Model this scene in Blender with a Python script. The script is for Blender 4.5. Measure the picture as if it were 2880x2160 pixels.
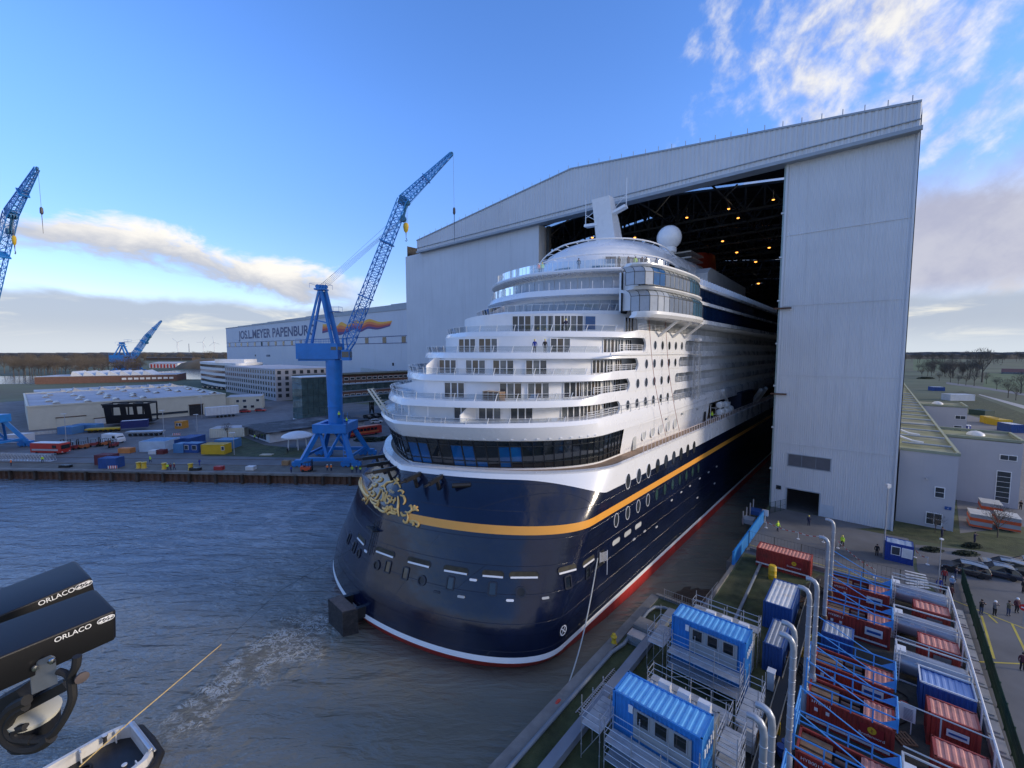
import bpy, bmesh, math, random
from mathutils import Vector, Matrix
for o in list(bpy.data.objects): bpy.data.objects.remove(o)
SC = bpy.context.scene
COL = SC.collection
R = math.radians
rnd = random.Random(7)
# ------------------------------------------------------------------ camera
F, CX, CY, H, PT = 1200.0, 1440.0, 1080.0, 28.0, math.atan(90/1200.0)
cam = bpy.data.cameras.new('camera'); camo = bpy.data.objects.new('camera', cam); COL.objects.link(camo)
cam.sensor_width = 36.0; cam.lens = 36.0*F/2880.0; cam.clip_start = 0.05; cam.clip_end = 12000
camo.location = (0, 0, H); camo.rotation_euler = (math.pi/2-PT, 0, 0)
SC.camera = camo
# ------------------------------------------------------------------ world
SUN_AZ, SUN_EL = R(103), R(14)
wd = bpy.data.worlds.new('World'); SC.world = wd; wd.use_nodes = True
nt = wd.node_tree; N = nt.nodes; LK = nt.links; N.clear()
def wn(t, **k):
    n = N.new(t)
    for a, b in k.items(): setattr(n, a, b)
    return n
def wm(op, a, b=None, c=None):
    n = N.new('ShaderNodeMath'); n.operation = op
    for i, x in enumerate((a, b, c)):
        if x is None: continue
        if isinstance(x, (int, float)): n.inputs[i].default_value = x
        else: LK.new(x, n.inputs[i])
    return n.outputs[0]
def wramp(x, a, b):
    n = N.new('ShaderNodeMapRange'); n.interpolation_type = 'SMOOTHSTEP'; n.clamp = True
    LK.new(x, n.inputs[0]); n.inputs[1].default_value = a; n.inputs[2].default_value = b
    return n.outputs[0]
def wnoise(vec, scale, detail=6, rough=.6, dist=0.0):
    n = N.new('ShaderNodeTexNoise'); n.inputs['Scale'].default_value = scale; n.inputs['Detail'].default_value = detail
    n.inputs['Roughness'].default_value = rough; n.inputs['Distortion'].default_value = dist
    LK.new(vec, n.inputs['Vector']); return n.outputs['Fac']
def wvec(x, y, z=0.0):
    n = N.new('ShaderNodeCombineXYZ')
    for i, q in enumerate((x, y, z)):
        if isinstance(q, (int, float)): n.inputs[i].default_value = q
        else: LK.new(q, n.inputs[i])
    return n.outputs[0]
def wmix(f, a, b):
    n = N.new('ShaderNodeMix'); n.data_type = 'RGBA'
    if isinstance(f, float): n.inputs[0].default_value = f
    else: LK.new(f, n.inputs[0])
    for i, q in ((6, a), (7, b)):
        if isinstance(q, tuple): n.inputs[i].default_value = (*q, 1)
        else: LK.new(q, n.inputs[i])
    return n.outputs[2]
sky = wn('ShaderNodeTexSky', sky_type='NISHITA', sun_disc=False)
sky.sun_elevation = SUN_EL; sky.sun_rotation = SUN_AZ; sky.altitude = 0; sky.air_density = 1.0; sky.dust_density = 0.2; sky.ozone_density = 3.0
tc = wn('ShaderNodeTexCoord'); sx = wn('ShaderNodeSeparateXYZ'); LK.new(tc.outputs['Generated'], sx.inputs[0])
az = wm('ARCTAN2', sx.outputs[0], sx.outputs[1]); el = wm('ARCSINE', wm('MINIMUM', sx.outputs[2], 1.0))
# left long cloud, sinking to the right
wob = wnoise(wvec(az, 0.0, 3.0), 5.0, 3, .6)
axis = wm('ADD', wm('MULTIPLY_ADD', az, -0.125, 0.088), wm('MULTIPLY_ADD', wob, 0.10, -0.05))
dl = wm('SUBTRACT', el, axis)
vec1 = wvec(wm('MULTIPLY', az, 1.0), wm('MULTIPLY', el, 2.2), 0.0)
n1 = wnoise(vec1, 9.0, 6, .62, .4)
thick = wm('MULTIPLY_ADD', wramp(az, -1.1, -0.5), 0.022, 0.026)
c1 = wm('ADD', wm('SUBTRACT', 1.0, wm('DIVIDE', wm('ABSOLUTE', dl), thick)), wm('MULTIPLY_ADD', n1, 2.6, -1.3))
c1 = wm('MULTIPLY', wramp(c1, 0.0, 0.75), wm('SUBTRACT', 1.0, wramp(az, -0.42, -0.27)))
lit1 = wramp(wm('ADD', wm('DIVIDE', dl, 0.05), wm('MULTIPLY_ADD', n1, 2.4, -1.2)), -0.7, 0.8)
# low bank all round the horizon
nb = wnoise(vec1, 5.5, 5, .6, .3)
bank = wramp(wm('ADD', wm('SUBTRACT', 0.100, el), wm('MULTIPLY_ADD', nb, 0.05, -0.025)), -0.006, 0.016)
nb2 = wnoise(wvec(az, wm('MULTIPLY', el, 5.0), 5.0), 6.0, 5, .6, .5)
litb = wm('MULTIPLY', wramp(nb2, 0.52, 0.72), wramp(wm('ABSOLUTE', wm('SUBTRACT', el, 0.052)), 0.045, 0.012))
# broken streaky field covering the right-hand half of the sky
rx = wm('ADD', wm('MULTIPLY', az, 0.82), wm('MULTIPLY', el, 0.57)); ry = wm('SUBTRACT', wm('MULTIPLY', el, 0.82), wm('MULTIPLY', az, 0.57))
vec2 = wvec(wm('MULTIPLY', rx, 1.35), wm('MULTIPLY', ry, 1.6), 8.1)
n2 = wnoise(vec2, 3.6, 6, .58, .25); n3 = wnoise(vec2, 11.0, 6, .6, .15)
cov = wramp(wm('SUBTRACT', az, wm('MULTIPLY', el, 0.25)), -0.20, 0.62)
c2 = wramp(wm('ADD', wm('MULTIPLY_ADD', n2, 1.0, wm('MULTIPLY', n3, 0.55)), wm('MULTIPLY', cov, 0.40)), 1.02, 1.32)
c2 = wm('MULTIPLY', c2, wramp(cov, 0.02, 0.5))
lowr = wm('MULTIPLY', wramp(az, 0.45, 0.72), wm('MULTIPLY', wramp(wm('ADD', el, wm('MULTIPLY', n3, 0.10)), 0.37, 0.27), wramp(el, 0.05, 0.12)))
c2 = wm('MAXIMUM', c2, wm('MULTIPLY', lowr, wramp(wm('ADD', n2, n3), 0.35, 0.70)))
lit2 = wm('SUBTRACT', wramp(wm('ADD', n3, wm('MULTIPLY', n2, 0.6)), 0.55, 0.98), 0.0)
lit2 = wm('MULTIPLY', lit2, wm('MULTIPLY_ADD', lowr, -0.75, 1.0))
CL_LIT, CL_SHD = (0.80, 0.79, 0.78), (0.40, 0.42, 0.55)
skyc = wn('ShaderNodeHueSaturation'); skyc.inputs['Saturation'].default_value = 1.18; LK.new(sky.outputs[0], skyc.inputs['Color'])
skm = wn('ShaderNodeVectorMath', operation='MULTIPLY'); LK.new(skyc.outputs[0], skm.inputs[0]); skm.inputs[1].default_value = (.315, .255, .315)
skl = wn('ShaderNodeVectorMath', operation='SCALE'); LK.new(skm.outputs[0], skl.inputs[0]); LK.new(wm('MULTIPLY_ADD', wramp(el, 0.08, 0.50), 0.34, 0.70), skl.inputs['Scale'])
col = wmix(c1, skl.outputs[0], wmix(lit1, (0.40, 0.44, 0.54), (0.88, 0.85, 0.80)))
col = wmix(c2, col, wmix(lit2, CL_SHD, CL_LIT))
col = wmix(wm('MULTIPLY', bank, 0.93), col, wmix(litb, (0.40, 0.46, 0.56), (0.80, 0.78, 0.70)))
hor = wm('MULTIPLY', wramp(el, 0.06, 0.0), 0.75); col = wmix(hor, col, (0.62, 0.68, 0.74))
bg = wn('ShaderNodeBackground'); LK.new(col, bg.inputs[0]); bg.inputs[1].default_value = 0.82
wo = wn('ShaderNodeOutputWorld'); LK.new(bg.outputs[0], wo.inputs[0])
# ------------------------------------------------------------------ sun (hazy, low, from the right) and exposure
sl = bpy.data.lights.new('sun', 'SUN'); sl.energy = 2.0; sl.angle = R(10); sl.color = (1.0, 0.86, 0.68)
so = bpy.data.objects.new('sun', sl); COL.objects.link(so)
sd = Vector((math.sin(SUN_AZ)*math.cos(SUN_EL), math.cos(SUN_AZ)*math.cos(SUN_EL), math.sin(SUN_EL)))
so.rotation_euler = sd.to_track_quat('Z', 'Y').to_euler(); so.location = (60, -60, 120)
VS = SC.view_settings; VS.view_transform = 'Standard'; VS.look = 'None'; VS.exposure = 0.52; VS.gamma = 1.0; VS.use_curve_mapping = False

# ------------------------------------------------------------------ helpers
SA = math.atan2(1030, 1200)
A = Vector((math.sin(SA), math.cos(SA), 0)); B = Vector((math.cos(SA), -math.sin(SA), 0))
ROT = math.atan2(A.y, A.x)                        # yaw of the dock axis
def S(s, b, z=0.0): return A*s + B*(b-41.5) + Vector((0, 0, z))   # dock frame: s into the hall, b to starboard
def ray(u, v):
    x = (u-CX)/F; y = -(v-CY)/F
    return Vector((x, math.cos(PT)+y*math.sin(PT), -math.sin(PT)+y*math.cos(PT)))
def G(u, v, z=0.0):
    d = ray(u, v); t = (z-H)/d.z; return Vector((0, 0, H)) + d*t
def PLN(u, v, p0, n):
    d = ray(u, v); o = Vector((0, 0, H)); return o + d*((p0-o).dot(n)/d.dot(n))
def AT(u, v, dist):
    d = ray(u, v); return Vector((0, 0, H)) + d*(dist/d.y)
def proj(p):
    q = p - Vector((0, 0, H)); zc = q.y*math.cos(PT)-q.z*math.sin(PT); yc = q.y*math.sin(PT)+q.z*math.cos(PT)
    return CX+F*q.x/zc, CY-F*yc/zc
XF = {}
def tag(o, label=None, cat=None, group=None, kind=None):
    if label: o['label'] = label
    if cat: o['category'] = cat
    if group: o['group'] = group
    if kind: o['kind'] = kind
    return o
def thing(name, label, cat, loc=(0, 0, 0), rotz=0.0, group=None):
    o = bpy.data.objects.new(name, None); COL.objects.link(o); o.location = loc; o.rotation_euler = (0, 0, rotz); o.empty_display_size = .5
    XF[o.name] = Matrix.Translation(Vector(loc)) @ Matrix.Rotation(rotz, 4, 'Z')
    return tag(o, label, cat, group)
class MB:
    def __init__(s): s.v = []; s.f = []; s.m = []; s.mi = 0
    def add(s, vs, fs):
        k = len(s.v); s.v += [Vector(p) for p in vs]; s.f += [tuple(i+k for i in f) for f in fs]; s.m += [s.mi]*len(fs); return s
    def quad(s, a, b, c, d): return s.add([a, b, c, d], [(0, 1, 2, 3)])
    def poly(s, pts): return s.add(pts, [tuple(range(len(pts)))])
    def box(s, c, size, ax=None, rz=0.0):
        c = Vector(c); hx, hy, hz = [q/2 for q in size]
        if ax is None: X, Y, Z = Vector((math.cos(rz), math.sin(rz), 0)), Vector((-math.sin(rz), math.cos(rz), 0)), Vector((0, 0, 1))
        else: X, Y, Z = ax
        vs = [c+X*(i*hx)+Y*(j*hy)+Z*(k*hz) for k in (-1, 1) for j in (-1, 1) for i in (-1, 1)]
        return s.add(vs, [(0, 2, 3, 1), (4, 5, 7, 6), (0, 1, 5, 4), (2, 6, 7, 3), (0, 4, 6, 2), (1, 3, 7, 5)])
    def bar(s, p, q, w, h=None, up=(0, 0, 1)):
        p, q = Vector(p), Vector(q); d = q-p; L = d.length
        if L < 1e-6: return s
        d /= L; up = Vector(up); x = d.cross(up)
        if x.length < 1e-3: x = d.cross(Vector((1, 0, 0)))
        x.normalize(); y = x.cross(d); return s.box((p+q)/2, (w, L, h or w), (x, d, y))
    def tube(s, p, q, r, r2=None, n=8, cap=True):
        p, q = Vector(p), Vector(q); d = q-p
        if d.length < 1e-6: return s
        d.normalize(); x = d.orthogonal().normalized(); y = d.cross(x); r2 = r if r2 is None else r2
        vs = []
        for c, rr in ((p, r), (q, r2)):
            for i in range(n):
                a = 2*math.pi*i/n; vs.append(c+x*(rr*math.cos(a))+y*(rr*math.sin(a)))
        fs = [(i, (i+1) % n, n+(i+1) % n, n+i) for i in range(n)]
        if cap: fs += [tuple(range(n-1, -1, -1)), tuple(range(n, 2*n))]
        return s.add(vs, fs)
    def path(s, pts, r, n=6, closed=False):
        pts = [Vector(p) for p in pts]; K = len(pts); rows = []; prev = None
        for i in range(K):
            a = pts[i-1] if (i > 0 or closed) else pts[i]; b = pts[(i+1) % K] if (i < K-1 or closed) else pts[i]
            d = (b-a); d.normalize()
            if prev is None: x = d.orthogonal().normalized()
            else:
                x = prev - d*prev.dot(d); x = x.normalized() if x.length > 1e-4 else d.orthogonal().normalized()
            prev = x; y = d.cross(x); rr = r[i] if isinstance(r, (list, tuple)) else r
            rows.append([pts[i]+x*(rr*math.cos(2*math.pi*j/n))+y*(rr*math.sin(2*math.pi*j/n)) for j in range(n)])
        k = [p for w in rows for p in w]; fs = []
        for i in range(K if closed else K-1):
            i2 = (i+1) % K
            fs += [(i*n+j, i*n+(j+1) % n, i2*n+(j+1) % n, i2*n+j) for j in range(n)]
        if not closed: fs += [tuple(range(n-1, -1, -1)), tuple(range((K-1)*n, K*n))]
        return s.add(k, fs)
    def grid(s, rows, closed=False):
        n = len(rows[0]); fs = []
        for i in range(len(rows)-1):
            for j in range(n if closed else n-1):
                j2 = (j+1) % n; fs.append((i*n+j, i*n+j2, (i+1)*n+j2, (i+1)*n+j))
        return s.add([p for r in rows for p in r], fs)
    def lathe(s, prof, c, n=16, ax=None):
        c = Vector(c); X, Y, Z = ax or (Vector((1, 0, 0)), Vector((0, 1, 0)), Vector((0, 0, 1)))
        rows = [[c+Z*z+X*(r*math.cos(2*math.pi*j/n))+Y*(r*math.sin(2*math.pi*j/n)) for j in range(n)] for r, z in prof]
        s.grid(rows, True); k = len(s.v)-len(rows)*n
        s.f += [tuple(range(k+n-1, k-1, -1)), tuple(range(len(s.v)-n, len(s.v)))]; s.m += [s.mi]*2; return s
    def prism(s, pts, d):
        d = Vector(d); pts = [Vector(p) for p in pts]; n = len(pts)
        fs = [tuple(range(n-1, -1, -1)), tuple(range(n, 2*n))]+[(i, (i+1) % n, n+(i+1) % n, n+i) for i in range(n)]
        return s.add(pts+[p+d for p in pts], fs)
    def corr(s, p, d, L, up, h, nrm, pitch=.28, dep=.05):
        """trapezoidal corrugated sheet: p corner, d run direction, up direction, nrm outward"""
        n = max(2, int(round(L/pitch))); st = L/n; lo = []
        for i in range(n):
            for f, o in ((0, 0), (.35, 0), (.5, 1), (.85, 1)): lo.append(Vector(p)+d*((i+f)*st)+nrm*(o*dep))
        lo.append(Vector(p)+d*L); return s.grid([lo, [q+up*h for q in lo]])
    def build(s, name, mat, parent=None, smooth=False, local=False, angle=None):
        me = bpy.data.meshes.new(name); o = bpy.data.objects.new(name, me); COL.objects.link(o)
        vs = s.v
        if parent is not None:
            M = XF[parent.name]; XF[o.name] = M; o.parent = parent
            if not local: Mi = M.inverted(); vs = [Mi @ p for p in vs]
        me.from_pydata([tuple(p) for p in vs], [], s.f); 
        for mm in (mat if isinstance(mat, (list, tuple)) else [mat]): me.materials.append(mm)
        if isinstance(mat, (list, tuple)): me.polygons.foreach_set('material_index', s.m)
        bm = bmesh.new(); bm.from_mesh(me); bmesh.ops.recalc_face_normals(bm, faces=bm.faces); bm.to_mesh(me); bm.free()
        if smooth:
            me.shade_smooth()
            me.set_sharp_from_angle(angle=R(angle or 40))
        me.update(); return o
def copytree(o, loc, rotz=None, label=None, group=None, scale=None):
    c = o.copy(); COL.objects.link(c); c.location = loc
    if rotz is not None: c.rotation_euler = (0, 0, rotz)
    if scale: c.scale = scale
    if label: c['label'] = label
    if group: c['group'] = group
    for ch in list(o.children):
        d = ch.copy(); COL.objects.link(d); d.parent = c
        for g in list(ch.children):
            e = g.copy(); COL.objects.link(e); e.parent = d
    XF[c.name] = Matrix.Translation(Vector(loc)) @ Matrix.Rotation(c.rotation_euler.z, 4, 'Z')
    return c
# ------------------------------------------------------------------ materials
MT = {}
def mat(name, col, rough=.55, metal=0.0, var=.10, scale=.6, bump=0.0, bscale=8.0, dirt=None, dscale=.25, damt=.5, spec=.5, streak=0.0, emis=0.0, coat=0.0):
    if name in MT: return MT[name]
    m_ = bpy.data.materials.new(name); m_.use_nodes = True; t = m_.node_tree; n = t.nodes; l = t.links
    p = n['Principled BSDF']; p.inputs['Roughness'].default_value = rough; p.inputs['Metallic'].default_value = metal
    p.inputs['Specular IOR Level'].default_value = spec; p.inputs['Coat Weight'].default_value = coat
    g = n.new('ShaderNodeNewGeometry')
    def noise(sc, det=3, vec=None):
        q = n.new('ShaderNodeTexNoise'); q.inputs['Scale'].default_value = sc; q.inputs['Detail'].default_value = det; q.inputs['Roughness'].default_value = .6
        l.new(vec or g.outputs['Position'], q.inputs['Vector']); return q.outputs['Fac']
    def mix(f, a, b, mode='MIX'):
        q = n.new('ShaderNodeMix'); q.data_type = 'RGBA'; q.blend_type = mode
        if isinstance(f, float): q.inputs[0].default_value = f
        else: l.new(f, q.inputs[0])
        for i, z in ((6, a), (7, b)):
            if isinstance(z, tuple): q.inputs[i].default_value = (*z[:3], 1)
            else: l.new(z, q.inputs[i])
        return q.outputs[2]
    def rng(x, a, b, c=0., d=1.):
        q = n.new('ShaderNodeMapRange'); q.inputs[1].default_value = a; q.inputs[2].default_value = b; q.inputs[3].default_value = c; q.inputs[4].default_value = d
        l.new(x, q.inputs[0]); return q.outputs[0]
    c = tuple(col)
    if var > 0:
        lo = tuple(x*(1-var) for x in c); hi = tuple(min(1, x*(1+var)) for x in c)
        out = mix(rng(noise(scale), .3, .7), lo, hi)
    else: out = mix(0.0, c, c)
    if dirt: out = mix(rng(noise(dscale, 5), .5, .75, 0, damt), out, tuple(dirt))
    if streak:
        v = n.new('ShaderNodeVectorMath'); v.operation = 'MULTIPLY'; v.inputs[1].default_value = (1.6, 1.6, .06); l.new(g.outputs['Position'], v.inputs[0])
        out = mix(rng(noise(1.2, 4, v.outputs[0]), .52, .75, 0, streak), out, tuple(x*.55 for x in c))
    l.new(out, p.inputs['Base Color'])
    if var > 0: l.new(rng(noise(scale*2.3), .3, .7, max(.02, rough*.85), min(1, rough*1.15)), p.inputs['Roughness'])
    if bump:
        b = n.new('ShaderNodeBump'); b.inputs['Strength'].default_value = 1.0; b.inputs['Distance'].default_value = bump
        l.new(noise(bscale, 3), b.inputs['Height']); l.new(b.outputs[0], p.inputs['Normal'])
    if emis: l.new(out, p.inputs['Emission Color']); p.inputs['Emission Strength'].default_value = emis
    MT[name] = m_; return m_
def glassmat(name, tint=(.85, .9, .92), fac=.75, rough=.03):
    if name in MT: return MT[name]
    m_ = bpy.data.materials.new(name); m_.use_nodes = True; t = m_.node_tree; n = t.nodes; l = t.links; n.clear()
    o = n.new('ShaderNodeOutputMaterial'); a = n.new('ShaderNodeBsdfTransparent'); a.inputs[0].default_value = (*tint, 1)
    b = n.new('ShaderNodeBsdfGlossy'); b.inputs['Roughness'].default_value = rough
    fr = n.new('ShaderNodeFresnel'); fr.inputs[0].default_value = 1.5
    mr = n.new('ShaderNodeMapRange'); mr.inputs[3].default_value = 1-fac; l.new(fr.outputs[0], mr.inputs[0])
    mx = n.new('ShaderNodeMixShader'); l.new(mr.outputs[0], mx.inputs[0]); l.new(a.outputs[0], mx.inputs[1]); l.new(b.outputs[0], mx.inputs[2]); l.new(mx.outputs[0], o.inputs[0])
    MT[name] = m_; return m_
WHITE = mat('ship_white', (.80, .80, .80), .28, var=.025, scale=.15, coat=.3)
NAVY = mat('hull_navy', (.005, .009, .028), .16, var=.25, scale=.3, spec=.6, dirt=(.012, .017, .036), dscale=.35, damt=.35)
ORANGE = mat('stripe_orange', (.82, .36, .05), .35, var=.05, dirt=(.62, .28, .05), dscale=.6, damt=.3)
RED = mat('boot_red', (.50, .03, .022), .45, var=.12, dirt=(.20, .05, .02), dscale=.5, damt=.6)
BOOTW = mat('boot_white', (.82, .83, .82), .4, var=.04)
GOLD = mat('gold_paint', (.80, .50, .16), .38, metal=.25, var=.08)
BLACK = mat('black_steel', (.012, .013, .016), .4, var=.2)
DGLASS = mat('dark_glass', (.012, .017, .022), .05, var=.2, scale=.3, spec=.9)
BGLASS = mat('blue_film', (.006, .085, .25), .10, var=.25, scale=.5, spec=.7)
SGLASS = mat('silver_glass', (.50, .52, .52), .10, metal=.75, var=.06, bump=.02, bscale=.5)
FILM = mat('film_glass', (.36, .40, .46), .2, var=.06, dirt=(.22, .25, .30), dscale=2.2, damt=.4, spec=.6)
def hull_plates(m_):
    t = m_.node_tree; n = t.nodes; l = t.links; p = n['Principled BSDF']; tc_ = n.new('ShaderNodeTexCoord'); sp = n.new('ShaderNodeSeparateXYZ'); l.new(tc_.outputs['Object'], sp.inputs[0])
    ad = n.new('ShaderNodeMath'); ad.operation = 'ADD'; l.new(sp.outputs[0], ad.inputs[0]); l.new(sp.outputs[1], ad.inputs[1]); cb = n.new('ShaderNodeCombineXYZ'); l.new(ad.outputs[0], cb.inputs[0]); l.new(sp.outputs[2], cb.inputs[1])
    br = n.new('ShaderNodeTexBrick'); br.inputs['Scale'].default_value = 1.0; br.inputs['Brick Width'].default_value = 7.5; br.inputs['Row Height'].default_value = 2.35; br.inputs['Mortar Size'].default_value = .03; br.inputs['Mortar Smooth'].default_value = .8; l.new(cb.outputs[0], br.inputs['Vector'])
    nz = n.new('ShaderNodeTexNoise'); nz.inputs['Scale'].default_value = .45; nz.inputs['Detail'].default_value = 3; l.new(tc_.outputs['Object'], nz.inputs['Vector'])
    b1 = n.new('ShaderNodeBump'); b1.inputs['Distance'].default_value = .05; l.new(nz.outputs['Fac'], b1.inputs['Height'])
    b2 = n.new('ShaderNodeBump'); b2.inputs['Distance'].default_value = .014; b2.invert = True; l.new(br.outputs['Fac'], b2.inputs['Height']); l.new(b1.outputs[0], b2.inputs['Normal']); l.new(b2.outputs[0], p.inputs['Normal'])
hull_plates(NAVY)
CLEAR = glassmat('clear_glass'); SMOKE = glassmat('screen_glass', (.72, .80, .88), .8)
WALLW = mat('cabin_wall', (.74, .74, .74), .4, var=.03, dirt=(.62, .61, .58), dscale=.5, damt=.2)
TEAK = mat('teak_deck', (.30, .20, .13), .7, var=.2, scale=2)
GREYW = mat('hall_grey', (.585, .60, .615), .5, var=.06, scale=.08, streak=.25)
GREYD = mat('hall_trim', (.30, .34, .38), .5, var=.08)
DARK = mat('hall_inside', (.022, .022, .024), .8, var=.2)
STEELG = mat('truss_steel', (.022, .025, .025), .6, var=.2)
ASPH = mat('asphalt', (.135, .135, .138), .85, var=.22, scale=.15, dirt=(.085, .083, .08), dscale=.07, damt=.6, bump=.01, bscale=12)
ASPHL = mat('pale_asphalt', (.16, .16, .165), .85, var=.15, scale=.2, dirt=(.09, .09, .09), dscale=.05, damt=.6)
GRASS = mat('grass', (.050, .062, .022), .9, var=.45, scale=.5, dirt=(.085, .07, .04), dscale=.25, damt=.6, bump=.06, bscale=9)
FIELD = mat('field_ground', (.082, .100, .048), .9, var=.35, scale=.01, dirt=(.10, .085, .06), dscale=.006, damt=.7)
CONC = mat('concrete', (.20, .19, .175), .85, var=.2, scale=.6, dirt=(.075, .07, .06), dscale=.35, damt=.7, bump=.01, bscale=6)
CRANE = mat('crane_blue', (.018, .19, .53), .4, var=.12, scale=.3, dirt=(.03, .12, .30), dscale=.5, damt=.4)
RUST = mat('rust', (.11, .058, .036), .85, var=.3, scale=1.5, dirt=(.04, .03, .026), dscale=.5, damt=.8)
YEL = mat('yellow_paint', (.62, .40, .02), .45, var=.1, dirt=(.3, .2, .05), dscale=1.2, damt=.4)
SILV = mat('galvanised', (.48, .50, .53), .38, metal=.6, var=.1, scale=2, dirt=(.3, .3, .32), dscale=1, damt=.4)
TYRE = mat('tyre', (.012, .012, .012), .8, var=.1)
CREAM = mat('cream_panel', (.60, .57, .46), .6, var=.05, dirt=(.42, .38, .28), dscale=.3, damt=.3)
# ================================================================== CRUISE SHIP
SHIP = thing('cruise_ship', 'huge navy and white cruise ship backing stern first out of the building hall', 'cruise ship', S(24, 0, -2.5), ROT)
HT = [(-4.0, 27.0, 8.5, .05, 16.5), (-2.6, 24.3, 8.7, .05, 18.2), (-1.15, 23.45, 8.8, .05, 19.25), (2, 23.8, 9.2, .07, 19.3), (5, 24.8, 9.6, .10, 19.3), (8, 25.7, 9.9, .13, 19.3),
      (10.5, 26.5, 10.0, .15, 19.3), (13, 28.0, 10.5, .22, 19.3), (14.85, 28.7, 11.0, .26, 19.3)]
def htab(z):
    z = max(HT[0][0], min(HT[-1][0], z))
    for a, b in zip(HT, HT[1:]):
        if z <= b[0]:
            f = (z-a[0])/(b[0]-a[0]); return [a[i]+(b[i]-a[i])*f for i in range(1, 5)]
SMAX = 185.0
def RP(t, s0, D, k, hb, z, smax=SMAX):
    sg = -1 if t < 0 else 1; t = abs(t); a = min(t, 1.0)*math.pi/2
    b = hb*math.sin(a); s = s0+k*b+D*(1-math.cos(a))
    if t > 1: s += (t-1)*(smax-s)
    return S(s, sg*b, z)
def HS(t, z):
    s0, D, k, hb = htab(z); f = max(0., min(1., (abs(t)-.97)/.10)); return RP(t, s0, D, k, hb+(19.3-hb)*f, z)
TC = [i/28.0 for i in range(29)]
TS = [1+(i/14.0)**1.5 for i in range(1, 15)]
TALL = [-x for x in reversed(TS)]+[-x for x in reversed(TC[1:])]+TC+TS
def hullband(name, m, zlo, zhi, nz, ts=TALL, off=0.0):
    mb = MB(); rows = []
    for i in range(nz+1):
        row = []
        for t in ts:
            a = zlo(t) if callable(zlo) else zlo; b = zhi(t) if callable(zhi) else zhi
            z = a+(b-a)*i/nz; p = HS(t, z)
            if off:
                d = HS(t+.01, z)-HS(t-.01, z); n_ = Vector((d.y, -d.x, 0)).normalized(); p = p+n_*off
            row.append(p)
        rows.append(row)
    mb.grid(rows); return mb.build(name, m, SHIP, True, angle=60)
def sheer(t):
    t = abs(t); f = max(0, min(1, (t-.45)/(.62))); f = f*f*(3-2*f)
    return 14.35-(14.35-12.4)*f
hullband('red_boot_top', RED, -4.0, -1.15, 3)
hullband('white_boot_line', BOOTW, -1.15, -.65, 1)
hullband('navy_hull', NAVY, -.65, 9.65, 14)
hullband('navy_hull', NAVY, 10.45, sheer, 6)
hullband('white_sheer', WHITE, sheer, 14.85, 3)
for zz in (4.3, 8.1, 1.2): hullband('hull_seam', NAVY, zz, zz+.05, 1, off=.02)
def hullframe(t, z):
    p = HS(t, z); x = (HS(t+.004, z)-HS(t-.004, z)).normalized(); y = (HS(t, z+.1)-HS(t, z-.1)).normalized()
    n_ = x.cross(y).normalized(); y = n_.cross(x)
    return p, x, y, n_
HGRID = None
def hullhit(u, v):
    global HGRID
    if HGRID is None:
        HGRID = []
        for i in range(140):
            t = -.75+2.25*i/139.
            for j in range(60):
                z = -1+16*j/59.; pe = HS(t, z); x = HS(t+.01, z)-HS(t-.01, z); nn = Vector((x.y, -x.x, 0))
                if nn.dot(Vector((0, 0, H))-pe) < 0: continue
                q = proj(pe); HGRID.append((q[0], q[1], t, z))
    b_ = min(HGRID, key=lambda g: (g[0]-u)**2+(g[1]-v)**2); t, z = b_[2], b_[3]; e = (b_[0]-u)**2+(b_[1]-v)**2; st, sz = .02, .2
    for _ in range(26):
        imp = False
        for dt, dz in ((st, 0), (-st, 0), (0, sz), (0, -sz), (st, sz), (-st, -sz), (st, -sz), (-st, sz)):
            q = proj(HS(t+dt, z+dz)); e2 = (q[0]-u)**2+(q[1]-v)**2
            if e2 < e: e, t, z, imp = e2, t+dt, z+dz, True; break
        if e < .3: break
        if not imp: st /= 2; sz /= 2
    return t, z
def Z6(x, y): return 900+x/2.458, 1240+y/2.458
def rrect(w, h, r, n=5):
    pts = []
    for cx, cy, a0 in ((w/2-r, h/2-r, 0), (-w/2+r, h/2-r, 90), (-w/2+r, -h/2+r, 180), (w/2-r, -h/2+r, 270)):
        for i in range(n+1): a = R(a0+90*i/n); pts.append((cx+r*math.cos(a), cy+r*math.sin(a)))
    return pts
SLOTIN = mat('mooring_inside', (.045, .04, .025), .8, var=.3, scale=2)
def opening(name, fr, w, h, r, mfrm, min_, lip=.05, depth=.0, bar=.09, sill=None):
    """framed opening on a surface: proud rounded ring, recessed inner plate, optional sill"""
    p, x, y, n_ = fr; P = lambda q, d: p+x*q[0]+y*q[1]+n_*d
    o = rrect(w+2*bar, h+2*bar, r+bar); i = rrect(w, h, r); k = len(o)
    mb = MB(); mb.grid([[P(q, -.05) for q in o], [P(q, lip) for q in o], [P(q, lip) for q in i], [P(q, .012) for q in i]], True)
    ob = mb.build(name, mfrm, SHIP, False)
    mb = MB(); mb.poly([P(q, .012) for q in i]); mb.build('recess', min_, ob)
    if sill: mb = MB(); mb.box(p-y*(h*.5-.09)+n_*.04, (w*.92, .17, .08), (x, y, n_)); mb.build('sill', sill, ob)
    return ob
NAVYF = mat('navy_frame', (.012, .016, .03), .35, var=.1)
for (x, y, w) in ((285, 680, 2.6), (450, 768, 2.9), (683, 838, 2.9), (940, 893, 2.7), (1195, 920, 2.2), (1412, 927, 2.9), (1710, 887, 2.2), (1855, 828, 2.4)):
    opening('mooring_opening', hullframe(*hullhit(*Z6(x, y))), w, .62, .3, NAVYF, SLOTIN, .03, bar=.05, sill=WHITE)
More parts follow.
